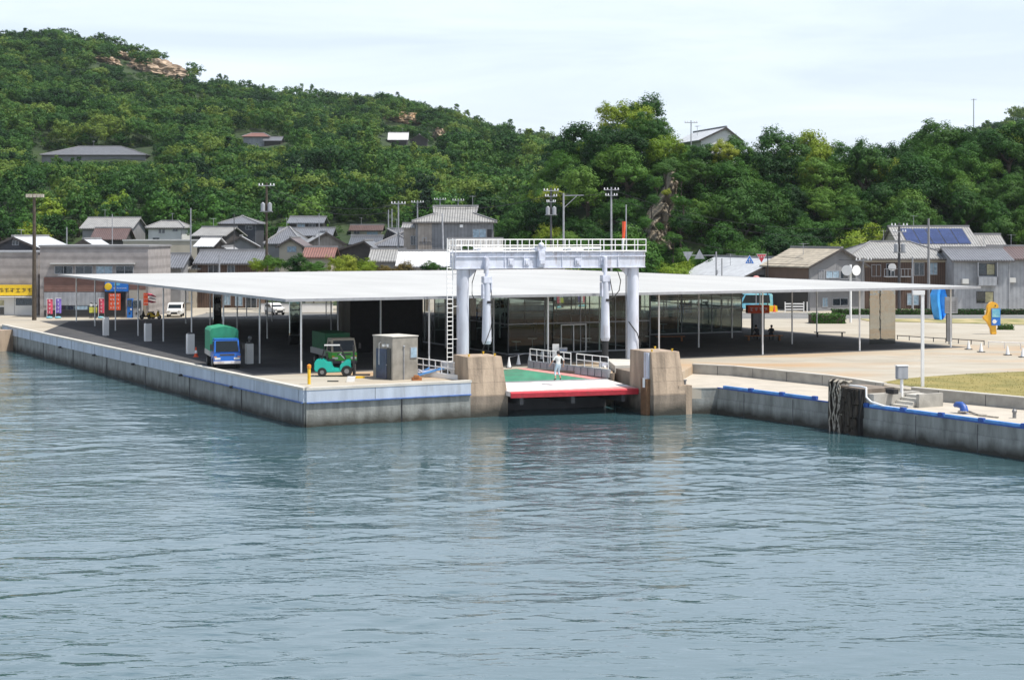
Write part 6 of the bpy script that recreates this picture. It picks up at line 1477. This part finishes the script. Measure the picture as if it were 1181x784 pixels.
# ------------------------------------------------------------------ vegetation
def crown(seed, Rw, Hh_, nclump, per, leaf, flat=.75, conifer=False):
    """leaf-sized faces in clumps through an uneven crown; returns verts (n,3) and quads"""
    r = np.random.default_rng(seed)
    if conifer:
        t = r.random(nclump) ** .8; ang = r.random(nclump) * 6.283; rad = Rw * (1 - t) * (.35 + .65 * r.random(nclump)) + .1
        C = np.stack([np.cos(ang) * rad, np.sin(ang) * rad, Hh_ * (t - .5) * 1.0], 1); cr_ = Rw * (.16 + .20 * (1 - t))
    else:
        nb = 5 + seed % 3
        bc = r.normal(size=(nb, 3)); bc /= np.linalg.norm(bc, axis=1)[:, None]; bc *= np.array([Rw, Rw, Hh_ / 2]) * .48; bc[:, 2] *= .8; br = r.uniform(.42, .62, nb)
        k = r.integers(0, nb, nclump); d = r.normal(size=(nclump, 3)); d /= np.linalg.norm(d, axis=1)[:, None]; d[:, 2] = np.where(d[:, 2] < -.3, -d[:, 2] * .6, d[:, 2])
        C = bc[k] + d * br[k][:, None] * np.array([Rw, Rw, Hh_ / 2]) * r.uniform(.6, 1.0, (nclump, 1)); cr_ = Rw * r.uniform(.11, .22, nclump)
    n = nclump * per; ci = np.repeat(np.arange(nclump), per)
    d = r.normal(size=(n, 3)); d /= np.linalg.norm(d, axis=1)[:, None]
    p = C[ci] + d * cr_[ci][:, None] * r.uniform(.45, 1.05, (n, 1)) * np.array([1, 1, flat])
    out = p / (np.linalg.norm(p, axis=1)[:, None] + 1e-6)
    nrm = d * 1.0 + out * .9 + np.array([0, 0, .25]) + r.normal(size=(n, 3)) * .28; nrm /= np.linalg.norm(nrm, axis=1)[:, None]
    a = np.cross(nrm, r.normal(size=(n, 3))); a /= np.linalg.norm(a, axis=1)[:, None]; b = np.cross(nrm, a)
    s = leaf * r.uniform(.6, 1.3, (n, 1)) / 2
    v = np.stack([p - a * s, p - b * s * .62, p + a * s, p + b * s * .62], 1).reshape(-1, 3)
    return v
def quads(nv): return np.arange(nv).reshape(-1, 4)
M['leaf_dark'] = leafmat('dark_foliage', [(.009, .034, .008), (.017, .058, .012), (.032, .095, .016), (.062, .138, .024)])
M['leaf_mid'] = leafmat('mid_green_foliage', [(.019, .064, .011), (.037, .112, .017), (.070, .165, .024), (.115, .208, .034)])
M['leaf_lime'] = leafmat('yellow_green_foliage', [(.07, .14, .012), (.12, .21, .016), (.19, .27, .025), (.27, .31, .04)])
M['leaf_pine'] = leafmat('blue_green_pine', [(.008, .024, .012), (.014, .038, .016), (.022, .052, .020)])
M['leaf_rust'] = leafmat('rusty_foliage', [(.06, .08, .02), (.11, .10, .025), (.17, .12, .035)])
M['forest'] = leafmat('forest_foliage', [(.009, .034, .010), (.018, .062, .014), (.036, .102, .018), (.066, .148, .026), (.14, .205, .035)], rnd=False)
def trunk_mb(h, r, seed):
    rr_ = random.Random(seed); m = MB().tube([(0, 0, -1.5), (rr_.uniform(-.1, .1), 0, h * .5), (rr_.uniform(-.3, .3), rr_.uniform(-.3, .3), h)], [r, r * .8, r * .5], 7)
    for k in range(5): a = k * 1.26 + rr_.random(); m.tube([(0, 0, h * (.55 + .08 * k)), (math.cos(a) * h * .22, math.sin(a) * h * .22, h * .95), (math.cos(a) * h * .42, math.sin(a) * h * .42, h * 1.25)], [r * .45, r * .3, r * .12], 5)
    return m
PROTO = {}
def proto(kind, seed, near=True):
    k = (kind, seed, near)
    if k in PROTO: return PROTO[k]
    conifer = kind == 'leaf_pine'
    if near: v = crown(seed, 1.0, 2.05 if not conifer else 2.6, 170, 56, .062, conifer=conifer)
    else: v = crown(seed, 1.0, 2.0 if not conifer else 2.6, 80, 20, .125, conifer=conifer)
    me = rawmesh('crown', v, quads(len(v)), M[kind], link=False)
    tk = trunk_mb(1.0, .09, seed).build('trunk', M['bark']); tm = tk.data; bpy.data.objects.remove(tk)
    PROTO[k] = (me, tm); return PROTO[k]
def tree(kind, label, x, y, R_, group, seed, near=True, zoff=None, cz=None, cat='tree', name='tree'):
    """crown radius R_; the crown's middle stands cz above the ground"""
    me, tm = proto(kind, seed, near); g = hz(x, y) if zoff is None else zoff
    cz = cz if cz is not None else R_ * .85
    T_ = thing(name, label, cat, (x, y, g), random.random() * 6.28, group)
    c = bpy.data.objects.new('crown', me); col.objects.link(c); c.parent = T_; c.location = (0, 0, cz); c.scale = (R_ * random.uniform(.88, 1.15), R_ * random.uniform(.88, 1.15), R_ * random.uniform(.8, 1.1))
    t = bpy.data.objects.new('trunk', tm); col.objects.link(t); t.parent = T_; s = max(cz - R_ * .1, .6); t.scale = (R_ * .85, R_ * .85, s * .72)
    return T_
def blocked(x, y, ztop, zbot, rpx, slack=4):
    px, pt = proj(x, y, ztop); _, pb = proj(x, y, zbot)
    for (a, b, yt, yb, d) in HOUSES:
        if y < d + 14 + 2 and px + rpx > a and px - rpx < b and pt < min(yb, 316) and pb > yt:
            return True
    return False
rt = random.Random(21)
SC0, SC1 = (768, 205), (748, 283)
cnt = 0
LAB = {'leaf_dark': 'dark green broadleaf tree', 'leaf_mid': 'mid green broadleaf tree', 'leaf_lime': 'bright yellow-green tree', 'leaf_pine': 'dark pointed conifer', 'leaf_rust': 'rusty brown-green tree'}
def pick(r, w):
    t = r.random() * sum(w.values())
    for k, v_ in w.items():
        t -= v_
        if t <= 0: return k
    return k
placed = []
def free(x, y, R_, f=.72):
    for (a, b, c) in placed:
        if (a - x) ** 2 + (b - y) ** 2 < ((c + R_) * f) ** 2: return False
    return True
def scarhit(px, py, rp):
    t = (py - SC0[1]) / (SC1[1] - SC0[1])
    if -.25 < t < 1.0:
        cx_ = SC0[0] + (SC1[0] - SC0[0]) * t; hw = 2 + 8 * max(t, 0)
        return abs(px - cx_ - 6) < hw + rp * .45
    return False
NEAR = []
tries = 0
# the bluff right behind the road
while len(NEAR) < 190 and tries < 30000:
    tries += 1
    y = rt.uniform(221, 274); px = rt.uniform(585, 1230); x = (px - CX) * y / F; R_ = rt.uniform(2.7, 5.6)
    g = hz(x, y)
    pass
    if not free(x, y, R_, .50): continue
    _, pc = proj(x, y, g + R_ * 1.2)
    rp = R_ * F / y
    if scarhit(px, pc, rp): continue
    if blocked(x, y, g + R_ * 1.85, g, rp * .8): continue
    placed.append((x, y, R_)); kind = pick(rt, {'leaf_dark': 4.4, 'leaf_mid': 4.0, 'leaf_lime': 1.3})
    side = 'left of the rock scar' if px < 765 else ('right of the rock scar' if px < 1000 else 'above the solar-panelled house')
    NEAR.append((kind, f"{LAB[kind]} on the bluff, {side}", x, y, R_, 'trees on the bluff behind the road'))

# the left hillside: the nearest stand as trees, the rest as one far-off wood
HILL = []; tries = 0
cell = {}
while tries < 90000 and len(HILL) < 4200:
    tries += 1
    y = 296 + 500 * rt.random() ** .8; px = rt.uniform(-45, 720) if rt.random() < .9 else rt.uniform(1040, 1240); x = (px - CX) * y / F
    g = hz(x, y); R_ = rt.uniform(3.0, 6.2) * (1 if y < 520 else .95)
    if y > 762 or g < 8.5 and y < 318: continue
    if proj(x, y, g)[1] > 300: continue
    kx, ky = int(x // 6), int(y // 6); ok = True
    for i in (-1, 0, 1):
        for j in (-1, 0, 1):
            for (a, b, c) in cell.get((kx + i, ky + j), ()):
                if (a - x) ** 2 + (b - y) ** 2 < ((c + R_) * .47) ** 2: ok = False
    if not ok: continue
    _, pt = proj(x, y, g + R_ * 1.2); rp = R_ * F / y
    # bare rock and earth patches near the skyline
    if any(abs(px - a) < w_ + rp * .3 and abs(pt - b) < h_ + rp * .3 for (a, b, w_, h_) in ((176, 81, 38, 11), (121, 70, 16, 5), (140, 66, 10, 4), (237, 91, 8, 4), (460, 138, 24, 6), (508, 158, 10, 7))): continue
    if blocked(x, y, g + R_ * 1.9, g, rp * .85): continue
    cell.setdefault((kx, ky), []).append((x, y, R_)); HILL.append((x, y, R_, g, px))
HILL.sort(key=lambda t: t[1])

NI = 95
for i, (x, y, R_, g, px) in enumerate(HILL[:NI]):
    kind = pick(rt, {'leaf_dark': 3.5, 'leaf_mid': 4.5, 'leaf_lime': 1.6, 'leaf_pine': .5, 'leaf_rust': .25})
    NEAR.append((kind, f"{LAB[kind]} at the left hill's foot, {'above the shop roofs' if px < 215 else ('behind the village houses' if px < 475 else 'behind the mortar house')}", x, y, R_, 'trees at the foot of the left hill'))
for i, (kind, lab, x, y, R_, grp) in enumerate(NEAR): tree(kind, lab, x, y, R_, grp, i % 5 + (10 if kind == 'leaf_pine' else 0), near=y < 290)
# far wood: one mass
allv = []; tints = []
pro = [crown(40 + k, 1.0, 1.8, 70, 18, .115) for k in range(6)] + [crown(60 + k, .8, 2.5, 60, 14, .13, conifer=True) for k in range(3)]
for (x, y, R_, g, px) in HILL[NI:]:
    k = rt.randrange(6) if rt.random() < .86 else 6 + rt.randrange(3); a = rt.random() * 6.28; tints.append(np.full(len(pro[k]), np.clip(rt.gauss(.5, .24), 0, 1))); v = pro[k]; s = R_ * (1.0 if k < 6 else .8)
    c_, s_ = math.cos(a), math.sin(a); w_ = np.empty_like(v); w_[:, 0] = (v[:, 0] * c_ - v[:, 1] * s_) * s + x; w_[:, 1] = (v[:, 0] * s_ + v[:, 1] * c_) * s + y; w_[:, 2] = v[:, 2] * s + g + R_ * 1.0; allv.append(w_)
av = np.concatenate(allv); o = rawmesh('wooded_hillside', av, quads(len(av)), M['forest']); o['kind'] = 'stuff'
at = o.data.attributes.new('tint', 'FLOAT', 'POINT'); at.data.foreach_set('value', np.concatenate(tints).astype(np.float32))
# undergrowth filling the gaps low on both slopes
allv = []
tints = []
for _ in range(5200):
    if rt.random() < .6: y = rt.uniform(219, 272); px = rt.uniform(590, 1230)
    else: y = rt.uniform(285, 740); px = rt.uniform(-40, 700)
    x = (px - CX) * y / F; g = hz(x, y); R_ = rt.uniform(.8, 1.9)
    if g < 2.9: continue
    _, pt = proj(x, y, g + R_)
    if pt > 312 or scarhit(px, pt, 4) and y < 262: continue
    if blocked(x, y, g + R_ * 1.5, g, R_ * F / y * .7): continue
    v = pro[rt.randrange(6)][::1]; v = v[: len(v) // 3 // 4 * 4]; tints.append(np.full(len(v), np.clip(rt.gauss(.4, .2), 0, 1))); allv.append(v * R_ + np.array([x, y, g + R_ * .4]))
for (a_, b_, c_, d_, n_) in ((118, 215, 78, 102, 260), (50, 185, 165, 192, 260), (440, 500, 163, 178, 120), (270, 335, 163, 178, 120), (385, 445, 205, 258, 160)):
    for _ in range(n_):
        px = rt.uniform(a_, b_); py_ = rt.uniform(c_, d_); h = hit(px, py_, 285)
        if h is None or blocked(h.x, h.y, h.z + 2.4, h.z, 8) or (c_ < 100 and abs(px - 176) < 36 and abs(py_ - 80) < 7): continue
        R_ = rt.uniform(1.0, 2.0); v = pro[rt.randrange(6)]; v = v[: len(v) // 2 // 4 * 4]; tints.append(np.full(len(v), np.clip(rt.gauss(.45, .2), 0, 1))); allv.append(v * R_ + np.array([h.x, h.y, h.z + R_ * .3]))
av = np.concatenate(allv); o = rawmesh('undergrowth', av, quads(len(av)), M['forest']); o['kind'] = 'stuff'
at = o.data.attributes.new('tint', 'FLOAT', 'POINT'); at.data.foreach_set('value', np.concatenate(tints).astype(np.float32))
# shrubs rooted in the scar, half covering it
for (px, py_, R_, kind) in ((757, 212, 1.6, 'leaf_mid'), (786, 205, 1.5, 'leaf_dark'), (788, 232, 1.7, 'leaf_mid'), (752, 232, 1.5, 'leaf_dark'), (742, 258, 1.6, 'leaf_mid'), (785, 258, 1.8, 'leaf_dark'), (776, 276, 1.6, 'leaf_mid'), (738, 280, 1.6, 'leaf_dark'), (757, 287, 1.8, 'leaf_mid'), (768, 222, .8, 'leaf_lime'), (762, 262, .9, 'leaf_mid'), (768, 196, 1.5, 'leaf_dark')):
    t = min(max((py_ - 196) / 92, 0), 1); d = 236 - 11 * t; z = CZ - (py_ - YH) * d / F; tree(kind, f"small {LAB[kind]} clinging to the edge of the rock scar", (px - CX) * d / F, d, R_, 'shrubs on the rock scar', int(px) % 5, True, z - R_, R_)
# trees that stand in front of the gabled building on the bluff
for (px, ytop, d, R_, kind) in ((790, 163, 254, 2.6, 'leaf_mid'), (806, 165, 250, 2.4, 'leaf_dark'), (820, 163, 252, 2.6, 'leaf_mid'), (834, 161, 250, 2.5, 'leaf_lime'), (849, 157, 252, 2.8, 'leaf_mid'), (812, 176, 246, 3.0, 'leaf_dark'), (838, 176, 246, 3.0, 'leaf_mid')):
    z1 = CZ - (ytop - YH) * d / F; x = (px - CX) * d / F; g = hz(x, d); tree(kind, f"{LAB[kind]} directly in front of the white gabled building on the bluff", x, d, R_, 'trees below the building on the bluff', int(px) % 5, True, g, z1 - g - R_ * .95)
# small trees growing in the gardens of the old town
vg = 0
for _ in range(900):
    if vg >= 30: break
    y = rt.uniform(222, 305); px = rt.uniform(55, 600); x = (px - CX) * y / F; R_ = rt.uniform(1.2, 2.4); g = hz(x, y)
    if not free(x, y, R_, 1.0): continue
    if any(a - 4 < px < b + 4 and d - 1 < y < d + 15 for (a, b, yt, yb, d) in HOUSES): continue
    if blocked(x, y, g + R_ * 1.9, g, R_ * F / y * .8): continue
    placed.append((x, y, R_)); kind = pick(rt, {'leaf_dark': 3, 'leaf_mid': 4, 'leaf_lime': 2}); vg += 1
    tree(kind, f"small {LAB[kind]} growing between the village houses", x, y, R_, 'trees among the village houses', int(px) % 5, True)
# garden trees right behind the canopy
for (px, ytop, d, R_, kind, lab) in ((318, 289, 203, 1.6, 'leaf_mid', 'mid green garden tree behind the canopy, right of the tall transformer pole'), (300, 293, 204, 1.5, 'leaf_lime', 'bright green shrub behind the canopy at the foot of the tall transformer pole'), (343, 291, 202, 2.0, 'leaf_dark', 'dark green rounded garden tree behind the canopy below the red roof'), (362, 295, 201, 1.6, 'leaf_mid', 'mid green shrub between the dark garden tree and the bright one'),
      (398, 287, 203, 2.5, 'leaf_lime', 'large bright yellow-green garden tree above the canopy'), (420, 291, 202, 2.0, 'leaf_lime', 'smaller bright yellow-green bush right of the large one'), (446, 299, 201, 1.9, 'leaf_rust', 'dull olive clipped tree above the canopy'), (466, 300, 201, 1.7, 'leaf_rust', 'dull olive clipped bush at the edge of the white corrugated roof'),
      (501, 296, 199, 1.25, 'leaf_dark', 'dark rounded topiary tree in front of the white corrugated roof'), (490, 304, 199, .9, 'leaf_dark', 'small dark bush left of the rounded topiary'), (513, 304, 199, .8, 'leaf_dark', 'small dark bush right of the rounded topiary'), (200, 337, 207, 1.5, 'leaf_lime', 'bright green shrub behind the white hatchback'), (196, 296, 262, 1.6, 'leaf_mid', 'green garden tree between ribbed roof and cream building'),
      (237, 244, 300, 3.6, 'leaf_mid', 'round mid green tree left of the dark hipped house'), (560, 300, 214, 1.2, 'leaf_dark', 'small dark shrub seen through the gantry rail, left one'), (540, 279, 212, .9, 'leaf_dark', 'small dark shrub seen through the gantry rail above the pale tiled roof')):
    z1 = CZ - (ytop - YH) * d / F; x = (px - CX) * d / F; g = hz(x, d); cz_ = z1 - g - R_ * .95
    tree(kind, lab, x, d, R_, 'garden trees', 3 + int(px) % 3, True, g, max(cz_, R_ * .7))
def hedge(label, px0, px1, y0, y1, d, dep=.9, seed=1, m_='leaf_dark'):
    x0 = (px0 - CX) * d / F; x1 = (px1 - CX) * d / F; h = CZ - (y0 - YH) * d / F - G; r = np.random.default_rng(seed); n = int((x1 - x0) * h * 260)
    p = np.stack([r.uniform(x0, x1, n), d + r.uniform(0, dep, n), G + r.uniform(0, h, n)], 1)
    fce = r.random(n); p[:, 1] = np.where(fce < .5, d + r.normal(0, .04, n), p[:, 1]); p[:, 2] = np.where(fce > .6, G + h + r.normal(0, .035, n), p[:, 2])
    nr = r.normal(size=(n, 3)) * .6; nr[:, 1] += np.where(fce < .5, -1, 0); nr[:, 2] += np.where(fce > .6, 1.2, .2); nr /= np.linalg.norm(nr, axis=1)[:, None]
    a = np.cross(nr, r.normal(size=(n, 3))); a /= np.linalg.norm(a, axis=1)[:, None]; b = np.cross(nr, a); s = .07
    cx_ = (x0 + x1) / 2; v = np.stack([p - a * s, p - b * s, p + a * s, p + b * s], 1).reshape(-1, 3) - np.array([cx_, d, G])
    T_ = thing('hedge', label, 'hedge', (cx_, d, G)); o = rawmesh('foliage', v, quads(len(v)), M[m_]); o.parent = T_
    MB().box(x0 - cx_ + .08, x1 - cx_ - .08, .08, dep - .08, 0, h - .08).build('inner_twigs', M['bark'], T_)
hedge('clipped bright hedge block at the plaza edge left of the mirror panel', 936, 976, 362.5, 373, 171, 2.4, 2, 'leaf_mid')
hedge('long dark clipped hedge in front of the brown timber house', 960, 1096, 357, 362.5, 190, 1.0, 3); hedge('dark clipped hedge between blue and yellow sculptures', 1098, 1136, 357, 362.5, 190, 1.0, 4); hedge('dark clipped hedge right of the yellow stand', 1148, 1230, 357, 362.5, 190, 1.0, 5)
hedge('low green grass clump growing through the plaza paving right of the yellow stand', 1152, 1170, 374.5, 378, 160, .8, 6, 'leaf_mid')
# ------------------------------------------------------------------ bare rock
def rock(label, c, sx, sy, sz, seed, m_, name='rock_outcrop', cat='rock', tilt=0, rough=.16):
    bm = bmesh.new(); bmesh.ops.create_icosphere(bm, subdivisions=5, radius=1)
    from mathutils import noise
    for v in bm.verts:
        n = v.co.copy(); d1 = noise.fractal(n * 1.8 + Vector((seed, 0, 0)), 1, 2, 5) ; d2 = noise.cell(n * 5 + Vector((seed, 3, 0)))
        v.co = n * (1 + rough * 1.6 * d1 + rough * .8 * d2)
        v.co.x *= sx; v.co.y *= sy; v.co.z *= sz
    me = bpy.data.meshes.new(name); bm.to_mesh(me); bm.free(); me.materials.append(M[m_]); me.transform(Matrix.Rotation(tilt, 4, 'Y'))
    o = bpy.data.objects.new(name, me); col.objects.link(o); o.location = c; tag(o, label, cat); return o
for (px, py, w_, h_, lab, m_) in ((178, 83, 34, 9.5, 'broad pale brown granite outcrop near the top of the left hill', 'rock'), (121, 70.5, 17, 4, 'small pale rock patch left of the broad granite outcrop', 'rock'), (141, 66, 10, 3.5, 'smaller rock patch just above the broad outcrop', 'rock'), (237, 91, 8, 3.5, 'lone rock on the skyline slope right of the broad outcrop', 'rock'), (462, 138, 23, 5, 'bare sandy patch on the hill above the white-roofed hut', 'earth'), (508, 158, 9, 6, 'pale scree beside the small hill shrine', 'rock')):
    h = hit(px, py + 2) or Vector(((px - CX) * 640 / F, 640, 60)); s = h.y / F
    rock(lab, h + Vector((0, 1.5, .5)), w_ * s, 6, h_ * s * 1.6, px, m_, tilt=R(8 if px < 300 else 0))
# the scar on the bluff: a leaning, craggy face
from mathutils import noise
vs = []; nx_, nz_ = 46, 90
ysc = 238
for j in range(nz_ + 1):
    t = j / nz_; py = 196 + 92 * t
    cxp = 774 - 20 * t + 4 * math.sin(t * 7); hw = 3 + 14 * t ** .8
    for i in range(nx_ + 1):
        s = i / nx_ * 2 - 1; px = cxp + hw * s * 1.15
        yy = ysc - 11 * t + 3.0 * abs(s) ** 2 * 2
        p = Vector(((px - CX) * yy / F, yy, CZ - (py - YH) * yy / F)); nn = noise.fractal(p * .45, 1, 2, 6); n2_ = noise.fractal(Vector((p.x * 1.5, p.y, p.z * .4)), 1, 2, 5)
        vs.append((p.x + nn * .5, p.y - nn * 1.6 - n2_ * 1.0, p.z + nn * .4))
fs = [(j * (nx_ + 1) + i, j * (nx_ + 1) + i + 1, (j + 1) * (nx_ + 1) + i + 1, (j + 1) * (nx_ + 1) + i) for j in range(nz_) for i in range(nx_)]
# closed behind, so that the crag has a body
k = len(vs); vs += [(x, y + 9, z) for (x, y, z) in vs]
fs += [tuple(a + k for a in f[::-1]) for f in fs]
for i in range(nx_): fs.append((i, k + i, k + i + 1, i + 1)); b = nz_ * (nx_ + 1) + i; fs.append((b, b + 1, k + b + 1, k + b))
for j in range(nz_): b = j * (nx_ + 1); fs.append((b, b + nx_ + 1, k + b + nx_ + 1, k + b)); b += nx_; fs.append((b, k + b, k + b + nx_ + 1, b + nx_ + 1))
me = bpy.data.meshes.new('rock_scar'); me.from_pydata(vs, [], fs); me.materials.append(M['scar']); o = bpy.data.objects.new('rock_scar', me); col.objects.link(o)
tag(o, 'bare grey-tan rock scar running down the wooded bluff behind the gantry', 'cliff')
# ------------------------------------------------------------------ air
hzm = bpy.data.materials.new('haze'); hzm.use_nodes = True; n_ = hzm.node_tree; n_.nodes.clear()
out = n_.nodes.new('ShaderNodeOutputMaterial'); pv_ = n_.nodes.new('ShaderNodeVolumePrincipled'); pv_.inputs['Color'].default_value = (.86, .92, 1, 1); pv_.inputs['Density'].default_value = .00006; pv_.inputs['Anisotropy'].default_value = .3
n_.links.new(pv_.outputs[0], out.inputs['Volume'])
struct(MB().box(-1600, 1600, -700, 1150, -11, 145), 'haze', hzm, kind='stuff')
